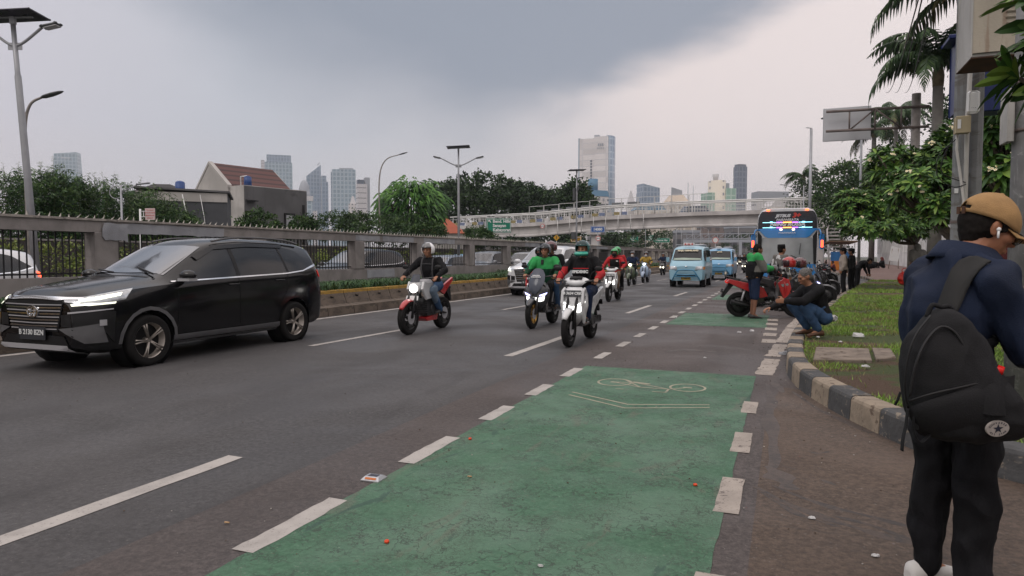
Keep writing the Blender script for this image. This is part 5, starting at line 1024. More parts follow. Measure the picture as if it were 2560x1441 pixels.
def both(bvh, name, m, t, top, bot, dr_, **k):
    out = []
    for mi in (False, True): b = MB(); skin(bvh, b, top, bot, dr_, mirror=mi, **k); out.append(b.build(name, m, t))
    return out
def mirror_(t, x, y, z, m, s_=1.):
    for sg in (-1, 1):
        b = MB(); b.ell((x, (y + .13) * sg, z), (.09 * s_, .125 * s_, .075 * s_)); b.tube([(x, (y - .02) * sg, z - .06), (x, (y + .06) * sg, z - .05)], .025, 6); o = b.build('side_mirror', m, t)
        b = MB(); b.box((x + .02, (y + .14) * sg, z - .055), (.14 * s_, .20 * s_, .035)); b.build('mirror_trim', M_SILP, o)
def emblem(t, x, y, z, s_=.08, tilt=0.):
    b = MB()
    for ry, rz_, oz in ((1.25, .85, 0), (.45, .8, 0), (.85, .38, .22)):
        rings = []
        for k in range(25): a = 2 * PI * k / 24; c = V((x, y + math.cos(a) * ry * s_, z + oz * s_ + math.sin(a) * rz_ * s_)); rings.append([c + V((q[0], math.cos(a) * q[1], math.sin(a) * q[1])) for q in ((-.006, -.009), (.008, -.006), (.008, .006), (-.006, .009))])
        b.loft(rings, (False, False), smooth=False)
    b.build('emblem', M_CHR, t)
def suv(name, label, cat, loc, paint, L_=1., H_=1., W_=1., detail=2, lights=True, rz=-PI / 2, plate='B 2130 BZN', group=None, rim=None, tail=False):
    t = thing(name, label, cat, loc, rz, group); X = lambda tab, s_=1.: [(a * L_, v * s_) for a, v in tab]
    T = X([(2.235, .89), (2.17, .965), (2.02, 1.01), (1.6, 1.075), (1.2, 1.125), (1.02, 1.17), (.22, 1.575), (.05, 1.625), (-.4, 1.665), (-1.2, 1.655), (-1.8, 1.605), (-2.08, 1.55), (-2.12, 1.40), (-2.2, 1.12), (-2.245, .95)], H_)
    B = X([(2.235, .80), (2.0, .925), (1.5, .985), (1.0, 1.025), (0, 1.065), (-1.3, 1.10), (-1.75, 1.15), (-2.0, 1.2), (-2.245, .92)], H_)
    rw = X([(2.235, .50), (2.05, .62), (1.3, .71), (1.02, .70), (.2, .60), (-.5, .615), (-1.6, .60), (-2.05, .56), (-2.245, .6)], W_); hw = X([(2.235, .56), (2.12, .70), (1.8, .80), (1.0, .835), (-1.5, .84), (-2.0, .80), (-2.245, .64)], W_)
    bw = X([(2.235, .60), (2.17, .73), (2.02, .82), (1.75, .862), (-1.7, .865), (-2.1, .82), (-2.245, .68)], W_); zb = X([(2.235, .27), (1.9, .22), (-1.9, .22), (-2.245, .36)])
    ax = (1.38 * L_, -1.37 * L_); wr = .325; bvh = carbody(t, T, B, rw, hw, bw, zb, paint, ax, wr); W = .865 * W_; P2 = lambda c: [(a * L_, z * H_) for a, z in c]
    for a in ax:
        for sg in (-1, 1): wheel(t, a, sg * (W - .105), wr, .205, rim or M_RIM, 0 if detail > 1 else 1, sg, rot=.3)
    both(bvh, 'side_window', M_CGLASS, t, P2([(.80, 1.10), (.46, 1.34), (.12, 1.505), (-.5, 1.555), (-1.2, 1.545), (-1.6, 1.475), (-1.90, 1.27)]), P2([(.76, 1.07), (.4, 1.085), (.1, 1.09), (-.5, 1.10), (-1.2, 1.125), (-1.6, 1.165), (-1.93, 1.235)]), SIDE, nu=26, nv=6)
    b = MB(); skin(bvh, b, [(.27 * L_, -.545 * W_), (.30 * L_, 0), (.27 * L_, .545 * W_)], [(1.0 * L_, -.66 * W_), (1.06 * L_, 0), (1.0 * L_, .66 * W_)], 'z', nu=14, nv=10); b.build('windscreen', M_WSG, t)
    both(bvh, 'belt_trim', M_CHR, t, P2([(1.0, 1.055), (0, 1.085), (-1.2, 1.118), (-1.62, 1.155), (-1.98, 1.255)]), P2([(1.0, 1.04), (0, 1.068), (-1.2, 1.10), (-1.6, 1.135), (-2.0, 1.225)]), SIDE, off=.010, nu=24, nv=1)
    both(bvh, 'sill', M_GREYP, t, [(1.02 * L_, .36), (-1.0 * L_, .36)], [(1.02 * L_, .245), (-1.0 * L_, .245)], SIDE, off=.02, nu=10, nv=2)
    G1 = [(-.50 * W_, .855 * H_), (0, .87 * H_), (.50 * W_, .855 * H_)]; b = MB(); skin(bvh, b, G1, [(-.40 * W_, .50), (.40 * W_, .50)], FRONT, nu=12, nv=6); o = b.build('grille', M_BPL, t)
    for k in range(9):
        z = (.53 + .036 * k) * H_; hw_ = (.40 + .012 * k) * W_; bb = MB(); skin(bvh, bb, [(-hw_, z + .008), (0, z + .001), (hw_, z + .008)], [(-hw_, z - .004), (0, z - .011), (hw_, z - .004)], FRONT, off=.022, nu=16, nv=1); bb.build('grille_slat', M_CHR if k % 2 else M_SILP, o)
    b = MB(); skin(bvh, b, [(-.66 * W_, .895 * H_), (0, .91 * H_), (.66 * W_, .895 * H_)], [(-.66 * W_, .868 * H_), (0, .882 * H_), (.66 * W_, .868 * H_)], FRONT, off=.016, nu=16, nv=2); b.build('nose_trim', M_CHR, t)
    # headlamps wrap round the corner
    u = lambda x, y: .766 * y * W_ - .643 * x * L_
    for o in both(bvh, 'headlight', M_HLLENS, t, [(u(2.23, .50), .868 * H_), (u(2.1, .70), .905 * H_), (u(1.62, .84), .985 * H_)], [(u(2.23, .52), .845 * H_), (u(2.1, .74), .80 * H_), (u(1.72, .855), .865 * H_)], DG_, off=.010, nu=16, nv=4):
        mi = o.name.endswith('.001') or (o.data.vertices[0].co.y < 0)
        if lights:
            b = MB(); skin(bvh, b, [(u(2.15, .64), .868 * H_), (u(2.0, .78), .905 * H_), (u(1.75, .83), .945 * H_)], [(u(2.15, .66), .845 * H_), (u(2.02, .80), .862 * H_), (u(1.78, .84), .905 * H_)], DG_, off=.018, nu=8, nv=2, mirror=mi); b.build('lamp', M_HLON if L_ > 1 else M_DRL, o)
            b = MB(); skin(bvh, b, [(u(2.2, .58), .815 * H_), (u(1.84, .845), .842 * H_)], [(u(2.2, .6), .795 * H_), (u(1.86, .85), .82 * H_)], DG_, off=.018, nu=8, nv=1, mirror=mi); b.build('daylight_strip', M_DRL, o)
    both(bvh, 'fog_lamp_bay', M_BPL, t, [(u(2.23, .46), .70), (u(2.0, .80), .74), (u(1.86, .86), .73)], [(u(2.23, .46), .56), (u(2.0, .80), .56), (u(1.9, .86), .36)], DG_, off=.012, nu=10, nv=3)
    both(bvh, 'corner_trim', M_SILP, t, [(u(2.2, .56), .735), (u(1.9, .86), .765)], [(u(2.2, .56), .715), (u(1.9, .86), .752)], DG_, off=.02, nu=10, nv=1)
    both(bvh, 'bumper_blade', M_GREYP, t, [(u(2.23, .42), .535), (u(1.98, .80), .60)], [(u(2.1, .68), .37), (u(1.95, .83), .37)], DG_, off=.02, nu=8, nv=3)
    both(bvh, 'fog_lamp', M_SILP, t, [(u(2.0, .78), .64), (u(1.95, .82), .64)], [(u(2.0, .78), .57), (u(1.95, .82), .57)], DG_, off=.028, nu=2, nv=2)
    b = MB(); skin(bvh, b, [(-.5 * W_, .45), (.5 * W_, .45)], [(-.58 * W_, .345), (.58 * W_, .345)], FRONT, off=.012, nu=10, nv=2); b.build('lower_intake', M_BPL, t)
    b = MB(); skin(bvh, b, [(-.58 * W_, .345), (0, .345), (.58 * W_, .345)], [(-.62 * W_, .285), (0, .285), (.62 * W_, .285)], FRONT, off=.028, nu=12, nv=2); b.build('skid_plate', M_SILP, t)
    b = MB(); skin(bvh, b, [(-.66 * W_, .28), (.66 * W_, .28)], [(-.6 * W_, .235), (.6 * W_, .235)], FRONT, off=.02, nu=10, nv=1); b.build('chin', M_GREYP, t)
    fx = 2.235 * L_; emblem(t, fx + .03, 0, .73 * H_, .075)
    b = MB(); b.rbox((fx + .04, 0, .475), (.018, .46, .15), .006); b.build('number_plate', M_PLB, t); text(plate, .085, 'plate_text', M_PLW, t, face_x(fx + .052, 0, .485), bold=.002)
    mirror_(t, .84 * L_, .80 * W_, 1.13 * H_, paint)
    both(bvh, 'tail_lamp', M_TAIL if not tail else M_BRK, t, [(-1.98 * L_, 1.16 * H_), (-2.22 * L_, 1.10 * H_)], [(-2.02 * L_, 1.06 * H_), (-2.22 * L_, .98 * H_)], SIDE, off=.012, nu=6, nv=2)
    for x, z in ((-.05, .98), (-1.02, 1.01)):
        for sg in (-1, 1): b = MB(); b.tube([(x * L_ + .10, sg * (W - .006), z * H_), (x * L_, sg * (W + .022), z * H_), (x * L_ - .10, sg * (W - .006), z * H_)], .013, 6); b.build('door_handle', paint, t)
    if detail > 1:
        M_SEAM = mat('panel_gap', (.002, .002, .002), .9, var=0)
        for nm, tp, bt in (('door_gap', [(.84, 1.06), (.93, .98), (.95, .42)], [(.832, 1.06), (.922, .98), (.942, .42)]), ('door_gap', [(-.16, 1.08), (-.16, .36)], [(-.168, 1.08), (-.168, .36)]), ('door_gap', [(-1.22, 1.1), (-1.18, .85), (-1.0, .62)], [(-1.228, 1.1), (-1.188, .85), (-1.01, .62)])): both(bvh, nm, M_SEAM, t, tp, bt, SIDE, off=.003, nu=10, nv=1)
        both(bvh, 'window_pillar', M_BPL, t, [(-.12, 1.55), (-.19, 1.55)], [(-.14, 1.09), (-.21, 1.09)], SIDE, off=.009, nu=1, nv=6); both(bvh, 'window_pillar', M_BPL, t, [(-1.16, 1.545), (-1.20, 1.545)], [(-1.22, 1.12), (-1.27, 1.12)], SIDE, off=.009, nu=1, nv=6)
        both(bvh, 'weather_shield', M_BLACKP, t, [(.50, 1.38), (.12, 1.535), (-.5, 1.575), (-1.3, 1.56)], [(.46, 1.32), (.12, 1.475), (-.5, 1.52), (-1.3, 1.51)], SIDE, off=.022, nu=18, nv=2)
        both(bvh, 'arch_trim', M_GREYP, t, [(1.38 + math.cos(a) * .43, .325 + math.sin(a) * .43) for a in [PI * k / 10 for k in range(11)]], [(1.38 + math.cos(a) * .385, .325 + math.sin(a) * .385) for a in [PI * k / 10 for k in range(11)]], SIDE, off=.008, nu=20, nv=1)
        for sg in (-1, 1): b = MB(); b.tube(crom([(.10, sg * .585, 1.60), (-.4, sg * .60, 1.665), (-1.3, sg * .60, 1.655), (-1.75, sg * .59, 1.59)], 5), .016, 6); b.build('roof_rail', M_GREYP, t)
        b = MB(); b.tube([(1.10, .60, 1.155), (.92, .12, 1.235)], .012, 5); b.tube([(1.12, -.1, 1.17), (.96, -.58, 1.20)], .012, 5); b.build('wiper', M_BPL, t)
        b = MB(); b.box((-1.75, 0, 1.655), (.16, .04, .06), taper=.4); b.build('roof_fin', M_BLACKP, t); b = MB(); skin(bvh, b, [(1.12, -.66), (1.17, 0), (1.12, .66)], [(1.16, -.67), (1.22, 0), (1.16, .67)], 'z', off=.004, nu=12, nv=1); b.build('cowl', M_BPL, t)
        for sg in (-1, 1): b = MB(); skin(bvh, b, [(2.05, .34 * sg), (1.3, .50 * sg)], [(2.05, .352 * sg), (1.3, .515 * sg)], 'z', off=.006, nu=10, nv=1); b.build('bonnet_crease', M_BPL, t)
    return t
suv('black_suv', 'shiny black people carrier with bronze alloy wheels passing closest to the camera on the left', 'car', (-8.27, 7.66, 0), M_BLACKP)
suv('white_suv', 'white people carrier with lit headlights behind the green jacketed riders', 'car', (-8.25, 24.6, 0), M_WHITEP, 1.06, 1.08, 1.06, 1, plate='B 1842 SJT')
for k, (x, yc, m, lb, tl) in enumerate([(-14.2, 6.9, M_WHITEP, 'white car seen only by its rear through the leftmost bars', True), (-14.1, 12.3, M_BLACKP, 'black car with a shiny roof behind the bars left of the black people carrier', False), (-14.0, 20.4, M_BLACKP, 'black car behind the bars just right of the black people carrier', False), (-17.4, 25.0, M_GRAYP, 'dark grey car with a lit brake lamp behind the bars', True), (-14.0, 26.6, M_GRAYP, 'grey blue car behind the bars beside the rider in the white helmet', False), (-14.0, 31.4, M_SILVP, 'silver car behind the bars right of the rider in the white helmet', False), (-17.4, 35.5, M_BLUE2, 'light blue taxi behind the bars beyond the silver car', False), (-14.0, 37.0, M_WHITEP, 'white car with dark windows behind the bars left of the white people carrier', False)]):
    suv('toll_road_car', lb, 'car', (x, yc, 0), m, .98, (.95, .93, 1, .95, .88, 1, .92, 1)[k], .98, 1, lights=(k in (2, 5)), group='cars on the toll road', tail=tl, plate='B 12%02d KX' % (k * 7 + 10))
# -------- pale blue minivans
def minivan(label, loc, sign, text_, paint, plate):
    t = thing('minivan', label, 'minivan', loc, -PI / 2, 'pale blue public minivans')
    T = [(1.90, .92), (1.85, 1.03), (1.72, 1.13), (1.62, 1.20), (1.15, 1.74), (.95, 1.83), (.3, 1.90), (-1.5, 1.90), (-1.85, 1.80), (-1.95, 1.2), (-1.98, .9)]; B = [(1.90, .84), (1.7, 1.0), (1.3, 1.08), (-1.9, 1.08), (-1.98, .85)]
    rw = [(1.9, .60), (1.6, .70), (1.1, .66), (.5, .67), (-1.8, .66), (-1.98, .62)]; hw = [(1.9, .66), (1.75, .74), (1.4, .785), (-1.8, .785), (-1.98, .72)]; bw = [(1.9, .70), (1.8, .76), (1.6, .80), (-1.8, .80), (-1.98, .76)]; zb = [(1.9, .30), (-1.98, .32)]
    bvh = carbody(t, T, B, rw, hw, bw, zb, paint, (1.22, -1.1), .28, .10, 50, ww=.2)
    for a in (1.22, -1.1):
        for sg in (-1, 1): wheel(t, a, sg * .70, .28, .17, M_SILP, 1, sg)
    b = MB(); skin(bvh, b, [(1.73, -.55), (1.73, .55)], [(1.24, -.62), (1.24, .62)], 'z', off=.008) if False else skin(bvh, b, [(-.585, 1.70), (0, 1.72), (.585, 1.70)], [(-.66, 1.20), (0, 1.185), (.66, 1.20)], FRONT, off=.008, nu=12, nv=8); b.build('windscreen', M_CGLASS, t)
    b = MB(); rr_ = skin(bvh, b, [(-.57, 1.30), (-.2, 1.32), (.1, 1.31), (.57, 1.30)], [(-.62, 1.225), (.62, 1.225)], FRONT, off=.014, nu=12, nv=2); b.build('dashboard_cloth', mat('pale_cloth', (.35, .42, .36), .8, var=.2), t)
    for tp, bt in (([(1.18, 1.62), (.52, 1.68)], [(1.42, 1.16), (.52, 1.14)]), ([(.42, 1.68), (-.55, 1.68)], [(.42, 1.16), (-.55, 1.16)]), ([(-.65, 1.68), (-1.7, 1.64)], [(-.65, 1.16), (-1.75, 1.16)])): both(bvh, 'side_window', M_CGLASS, t, tp, bt, SIDE, off=.008, nu=8, nv=5)
    text(text_, .12, 'lettering', mat('cream_letters', (.65, .58, .42), .6, var=0), t, face_x(1.30, 0, 1.655, .75), bold=.006)
    both(bvh, 'headlight', M_HLLENS, t, [(.42, .93), (.70, .95)], [(.40, .80), (.73, .80)], FRONT, off=.012, nu=6, nv=3); both(bvh, 'indicator', mat('amber_lens', (.5, .20, .04), .3, var=.1), t, [(.72, .93), (.79, .93)], [(.72, .80), (.79, .80)], FRONT, off=.014, nu=2, nv=2)
    b = MB(); skin(bvh, b, [(-.5, .775), (.5, .775)], [(-.5, .755), (.5, .755)], FRONT, off=.010, nu=8, nv=1); skin(bvh, b, [(-.42, .55), (.42, .55)], [(-.38, .47), (.38, .47)], FRONT, off=.010, nu=8, nv=1); b.build('air_intake', M_BPL, t); b = MB(); b.ell((1.915, 0, .93), (.01, .055, .03)); b.build('emblem', M_CHR, t)
    b = MB(); mt_ = mat('bull_bar_blue', (.06, .22, .36), .4, var=.1); pts = crom([(1.86, -.62, .30), (2.02, -.50, .52), (2.04, -.36, .74), (2.04, -.22, .78), (2.04, .22, .78), (2.04, .36, .74), (2.02, .50, .52), (1.86, .62, .30)], 4); b.tube(pts, .028, 7); b.tube([(2.03, -.49, .50), (2.05, 0, .47), (2.03, .49, .50)], .022, 7); b.tube([(2.03, -.47, .57), (2.05, 0, .56), (2.03, .47, .57)], .022, 7); b.build('bull_bar', mt_, t)
    b = MB(); b.rbox((1.96, 0, .40), (.02, .42, .13), .005); b.build('number_plate', mat('plate_yellow', (.50, .33, .05), .5), t); text(plate, .09, 'plate_text', M_SBK, t, face_x(1.973, 0, .405), bold=.003)
    if sign: b = MB(); b.rbox((.98, 0, 1.945), (.12, .50, .15), .03); o = b.build('roof_sign', M_SW, t); text('\u2605 04 \u2605', .12, 'lettering', M_SRED, o, face_x(1.043, 0, 1.945), bold=.005)
    else: b = MB(); b.rbox((.9, -.1, 1.93), (.5, .3, .10), .03); b.build('roof_vent', M_SW, t)
    b = MB(); b.rbox((-.5, .35, 1.93), (1.2, .5, .09), .03); b.tube([(.9, -.6, 1.90), (.9, -.6, 1.93), (-1.4, -.6, 1.95)], .015, 5); b.build('roof_rack', M_SILP, t)
    for sg in (-1, 1): b = MB(); b.rbox((1.36, sg * .90, 1.24), (.09, .15, .23), .03); b.tube([(1.30, sg * .77, 1.16), (1.36, sg * .88, 1.18)], .018, 6); b.build('side_mirror', paint, t)
    return t
minivan('nearer pale blue public minivan with a blue bull bar and a numbered roof sign', (-4.09, 33.3, 0), True, 'MAJU GEMILANG', M_LBLUE, 'B 1204 UT')
minivan('further pale blue minivan half hidden behind the nearer minivan', (-3.55, 43.5, 0), False, 'JAYA', M_BLUE2, 'B 1378 UX')
# -------- the tour bus
t = thing('tour_bus', 'blue and white tour bus with lit bars and lettering on its dark upper windscreen', 'bus', (.10, 33.6, 0), -PI / 2); t.scale = (1.05,) * 3
M_BB = paintm('bus_blue', (.03, .20, .50), 0, .3); M_BWH = paintm('bus_white', (.55, .57, .60)); M_BG = mat('bus_black_glass', (.012, .013, .02), .25, var=0, spec=.6); M_BWS = mat('bus_windscreen', (.30, .32, .33), .12, .0, var=.25, vs=1.2, spec=.9)  # windscreen glass is pale grey; its reflected light is put into the colour
def emis(n, c, s_): return mat(n, c, .4, var=0, emit=c, es=s_)
hwb = [(.30, 1.18), (.5, 1.22), (1.75, 1.24), (2.7, 1.24), (3.1, 1.20), (3.32, 1.08), (3.42, .85)]
b = MB(); rings = []
for x, k in ((-11.8, .98), (-11.7, 1), (-.35, 1), (-.12, .975), (-.02, .94)):
    rings.append([V((x - (.0 if x < -1 else .10 * (z - .3) * .35), y_ * k, z)) for y_, z in [(w_, z) for z, w_ in hwb] + [(-w_, z) for z, w_ in reversed(hwb)]])
b.loft(rings, smooth=False); o = bevel(b.build('body', M_BWH, t), .05, 3)
def fpan(name, rows, m, off=.0, parent=None):                        # rows: (z, half width, bulge) on the bus front
    b = MB(); b.grid([[V((off - .035 * (z - .3) - bl * .22 * (2 * k / 12 - 1) ** 2 + .035, hw_ * (2 * k / 12 - 1), z)) for k in range(13)] for z, hw_, bl in rows]); return b.build(name, m, parent or t)
fpan('upper_windscreen', [(2.50, 1.19, .12), (2.7, 1.19, .13), (3.0, 1.17, .14), (3.20, 1.10, .15), (3.28, 1.02, .16)], M_BG, .01)
fpan('blue_band', [(2.13, .78, .06), (2.2, .90, .09), (2.36, 1.05, .12), (2.5, 1.17, .14), (2.53, 1.17, .14)], M_BB, .02); fpan('windscreen', [(1.0, 1.10, .10), (1.4, 1.10, .10), (1.9, 1.07, .10), (2.14, 1.0, .10)], M_BWS, .012)
fpan('lower_front', [(.30, 1.16, .14), (.6, 1.17, .12), (1.0, 1.16, .11)], M_BB, .025)
for sg in (-1, 1):
    b = MB(); b.prism([(1.07 * sg, 1.0), (1.17 * sg, 1.0), (1.20 * sg, 2.45), (1.02 * sg, 2.2)], .0, .05, 'x'); b.build('front_pillar', M_BPL, t); b = MB(); b.rbox((.02, sg * .78, 3.33), (.14, .14, .07), .02); b.build('marker_lamp', emis('marker_orange', (1, .22, .06), 2.2), t)
    b = MB(); b.tube(crom([(.0, sg * 1.15, 2.45), (.3, sg * 1.28, 2.45), (.4, sg * 1.36, 2.1)], 4), .035, 6); b.rbox((.42, sg * 1.36, 1.95), (.14, .20, .66), .06); o = b.build('side_mirror', M_BB, t); b = MB(); b.rbox((.50, sg * 1.37, 1.86), (.02, .10, .30), .008); b.build('mirror_light', emis('mirror_red', (1, .12, .04), 2.5), o)
    b = MB(); b.rbox((.03, sg * .85, .75), (.05, .4, .16), .02); b.build('headlight', M_HLLENS, t)
    for a in (-2.2, -8.2): wheel(t, a, sg * 1.08, .48, .28, M_SILP, 3, sg)
    b = MB(); b.box((-6, sg * 1.245, 2.2), (11, .012, .95)); b.build('side_window', M_CGLASS, t)
b = MB(); b.rbox((-5, 0, 3.44), (5, 1.7, .18), .06); b.build('roof_unit', M_BWH, t); b = MB(); b.tube([(.06, -.62, 1.10), (.07, .02, 1.35)], .016, 5); b.tube([(.06, .75, 1.10), (.07, .15, 1.38)], .016, 5); b.tube([(.05, .55, 1.9), (.05, .50, 1.4)], .01, 4); b.build('wiper', M_BPL, t)
ML = mat('bus_letters', (.62, .64, .68), .5, var=0); text('JETBUS', .17, 'lettering', ML, t, face_x(.02, -.18, 3.08), bold=.009, shear=.25, sx=1.1); text('3+', .26, 'lettering', M_SRED, t, face_x(.02, .36, 3.09), bold=.016, shear=.25, sx=1.1); text('PARIWISATA', .15, 'lettering', ML, t, face_x(.03, 0, 2.90), bold=.004, shear=.2, sx=1.05); text('NENG ROSSA', .20, 'lettering', ML, t, face_x(.035, .0, 2.71), bold=.012, shear=.25, sx=1.15); text('PARIWISATA', .08, 'lettering', ML, t, face_x(.05, 0, 2.34), bold=.002, sx=1.5)
EC, EV, EO = emis('led_cyan', (.35, .85, 1), 2.4), emis('led_violet', (.55, .18, 1), 2.2), emis('led_orange', (1, .45, .12), 2.6)
for z in (2.80, 2.575):
    for m, ya, yb in ((EC, -1.0, -.46), (EV, -.44, -.20), (EO, -.18, .18), (EV, .20, .44), (EC, .46, 1.0)):
        b = MB(); b.box((.045 - .10 * ((ya + yb) / 2) ** 2, (ya + yb) / 2, z), (.02, yb - ya, .022 if m is EC else .045)); b.build('light_bar', m, t)
for sg in (-1, 1): b = MB(); b.ell((.06, sg * .25, 2.49), (.02, .06, .05)); b.build('spot_lamp', emis('warm_spot', (1, .75, .5), 3), t); b = MB(); b.rbox((.02, sg * .65, 2.81), (.03, .12, .05), .01); b.build('spot_lamp', EC, t); b = MB(); b.rbox((.03, sg * .65, 2.585), (.03, .12, .05), .01); b.build('spot_lamp', EC, t)
# ================================================================ people
M_SKIN = [mat('skin_a', (.40, .20, .125), .5, var=.10, vs=9), mat('skin_b', (.30, .145, .085), .5, var=.1, vs=9), mat('skin_c', (.20, .095, .06), .5, var=.1, vs=9)]
M_HAIR = mat('black_hair', (.012, .010, .009), .85, var=.4, vs=60, spec=.15); M_GHAIR = mat('grey_hair', (.10, .095, .09), .6, var=.5, vs=70); M_EYE = mat('dark_eye', (.02, .015, .012), .2, var=0); M_LIP = mat('lip', (.24, .085, .07), .5, var=0)
def cloth(n, c, r=.85, var=.22, vs=7): return mat(n, c, r, var=var, vs=vs, bump=.25, bs=220, spec=.25)
K_BLK = cloth('black_cloth', (.0075, .0075, .009)); K_GRN = cloth('green_cloth', (.035, .30, .085)); K_DGRN = cloth('dark_green_cloth', (.010, .060, .030)); K_RED = cloth('red_cloth', (.42, .025, .03)); K_JEAN = cloth('blue_denim', (.035, .075, .15)); K_LJEAN = cloth('faded_denim', (.13, .18, .24)); K_NAVY = cloth('navy_cloth', (.012, .022, .055)); K_BEI = cloth('beige_cloth', (.34, .29, .25)); K_GRY = cloth('grey_cloth', (.13, .125, .115)); K_BRN = cloth('brown_cloth', (.17, .115, .075)); K_YEL = cloth('mustard_cloth', (.36, .24, .05)); K_WHT = cloth('white_cloth', (.55, .55, .55)); K_MAR = cloth('maroon_cloth', (.13, .035, .035)); K_TEAL = cloth('teal_cloth', (.02, .14, .12))
M_SHOE = mat('dark_shoe', (.03, .028, .028), .6, var=.2, vs=9); M_SHOEB = mat('brown_shoe', (.085, .040, .022), .45, var=.2, vs=9); M_SHOEW = mat('white_shoe', (.55, .54, .52), .6, var=.12, vs=9)
def caps(b, p, q, r1, r2, n=12):
    p, q = V(p), V(q); d = q - p; l = d.length or 1e-4; d /= l; pts = []; rr = []
    for k in range(4): a = PI / 2 * k / 4; pts.append(p - d * r1 * math.cos(a)); rr.append(max(r1 * math.sin(a), .0008))
    for k in range(5): pts.append(p.lerp(q, k / 4)); rr.append(lerp(r1, r2, k / 4))
    for k in range(1, 5): a = PI / 2 * k / 4; pts.append(q + d * r2 * math.sin(a)); rr.append(max(r2 * math.cos(a), .0008))
    b.tube(pts, rr, n)
def chain(b, pts, rs):
    for i in range(len(pts) - 1): caps(b, pts[i], pts[i + 1], rs[i], rs[i + 1])
def fuse(b, name, mats, vox, parent=None, fold=0., ffreq=9., sel=None, smooth=3, loc=(0, 0, 0), rz=0, seed=0, clip=None):
    """fuse overlapping pieces into one continuous surface, add cloth folds, colour by place"""
    o = b.build(name, mats, parent, loc, (0, 0, rz)); m = o.modifiers.new('r', 'REMESH'); m.mode = 'VOXEL'; m.voxel_size = vox; m = o.modifiers.new('s', 'SMOOTH'); m.factor = .5; m.iterations = smooth; bake(o); me = o.data
    if fold:
        bm = bmesh.new(); bm.from_mesh(me); bm.normal_update()
        for v in bm.verts:
            c = v.co; f = noise.noise(V((c.x * ffreq, c.y * ffreq, c.z * ffreq * .55 + seed))); g = noise.noise(V((c.x * ffreq * 2.3 + 9, c.y * ffreq * 2.3, c.z * ffreq * 1.4 + seed))); v.co = c + v.normal * fold * ((1 - abs(f) * 3) * .8 + g * .7)
        bm.to_mesh(me); bm.free()
    if clip:
        bm = bmesh.new(); bm.from_mesh(me); bmesh.ops.delete(bm, geom=[f for f in bm.faces if clip(f.calc_center_median())], context='FACES'); bm.to_mesh(me); bm.free()
    n = len(me.polygons); me.polygons.foreach_set('use_smooth', [True] * n)
    if sel: me.polygons.foreach_set('material_index', [sel(p.center) for p in me.polygons])
    me.update(); return o
def basis(f, up=V((0, 0, 1))):
    f = V(f).normalized(); l = up.cross(f).normalized(); u = f.cross(l); return Matrix((f, l, u)).transposed()
def head(b, c, f, s_=1., tilt=0., up=V((0, 0, 1))):
    """head about centre c looking along f: skull, jaw, nose, ears, brow"""
    M = basis(f, up); E_ = lambda x, y, z, r: b.ell(V(c) + M @ (V((x, y, z)) * s_), [q * s_ for q in r], 14, 10, M)
    E_(-.012, 0, .025, (.097, .077, .098)); E_(.022, 0, -.035, (.066, .060, .075)); E_(.045, 0, -.082, (.035, .038, .03)); E_(.082, 0, .030, (.018, .052, .018))
    E_(.098, 0, -.012, (.018, .013, .030)); E_(.106, 0, -.026, (.018, .017, .012)); E_(.085, 0, -.062, (.018, .026, .013))
    for sg in (-1, 1): E_(.055, sg * .042, -.015, (.035, .026, .028)); E_(-.008, sg * .079, -.005, (.020, .010, .033)); E_(-.018, sg * .088, .006, (.012, .008, .022))
    return M
def eyes(o, c, f, s_=1., m=None):
    M = basis(f); b = MB()
    for sg in (-1, 1): b.ell(V(c) + M @ (V((.086, sg * .031, .005)) * s_), [.008 * s_, .015 * s_, .006 * s_], 8, 6, M); b.ell(V(c) + M @ (V((.094, sg * .033, .030)) * s_), [.006 * s_, .020 * s_, .0045 * s_], 8, 5, M)
    b.build('eyes_and_brows', M_EYE, o); b = MB(); b.ell(V(c) + M @ (V((.100, 0, -.062)) * s_), [.006 * s_, .021 * s_, .006 * s_], 10, 6, M); b.build('mouth', M_LIP, o)
def torso(b, pel, ch, nk, lat, k=1., inf=0., fat=1.):
    pel, ch, nk, lat = V(pel), V(ch), V(nk), V(lat).normalized(); pts = crom([pel - (ch - pel) * .15, pel, pel.lerp(ch, .5), ch, ch.lerp(nk, .62), nk], 3); prof = [(.085, .12), (.115, .160), (.100 * fat, .138 * fat), (.118 * fat, .172), (.085, .145), (.055, .06)]; n = 16; rings = []
    for i, p in enumerate(pts):
        q = i / 3; j = min(int(q), 4); a, c = (lerp(prof[j][w_], prof[j + 1][w_], q - j) * k + inf for w_ in (0, 1)); d = (pts[min(i + 1, len(pts) - 1)] - pts[max(i - 1, 0)]).normalized(); fw = lat.cross(d).normalized(); rings.append([p + fw * math.cos(t) * a + lat * math.sin(t) * c for t in [2 * PI * w_ / n for w_ in range(n)]])
    b.loft(rings)
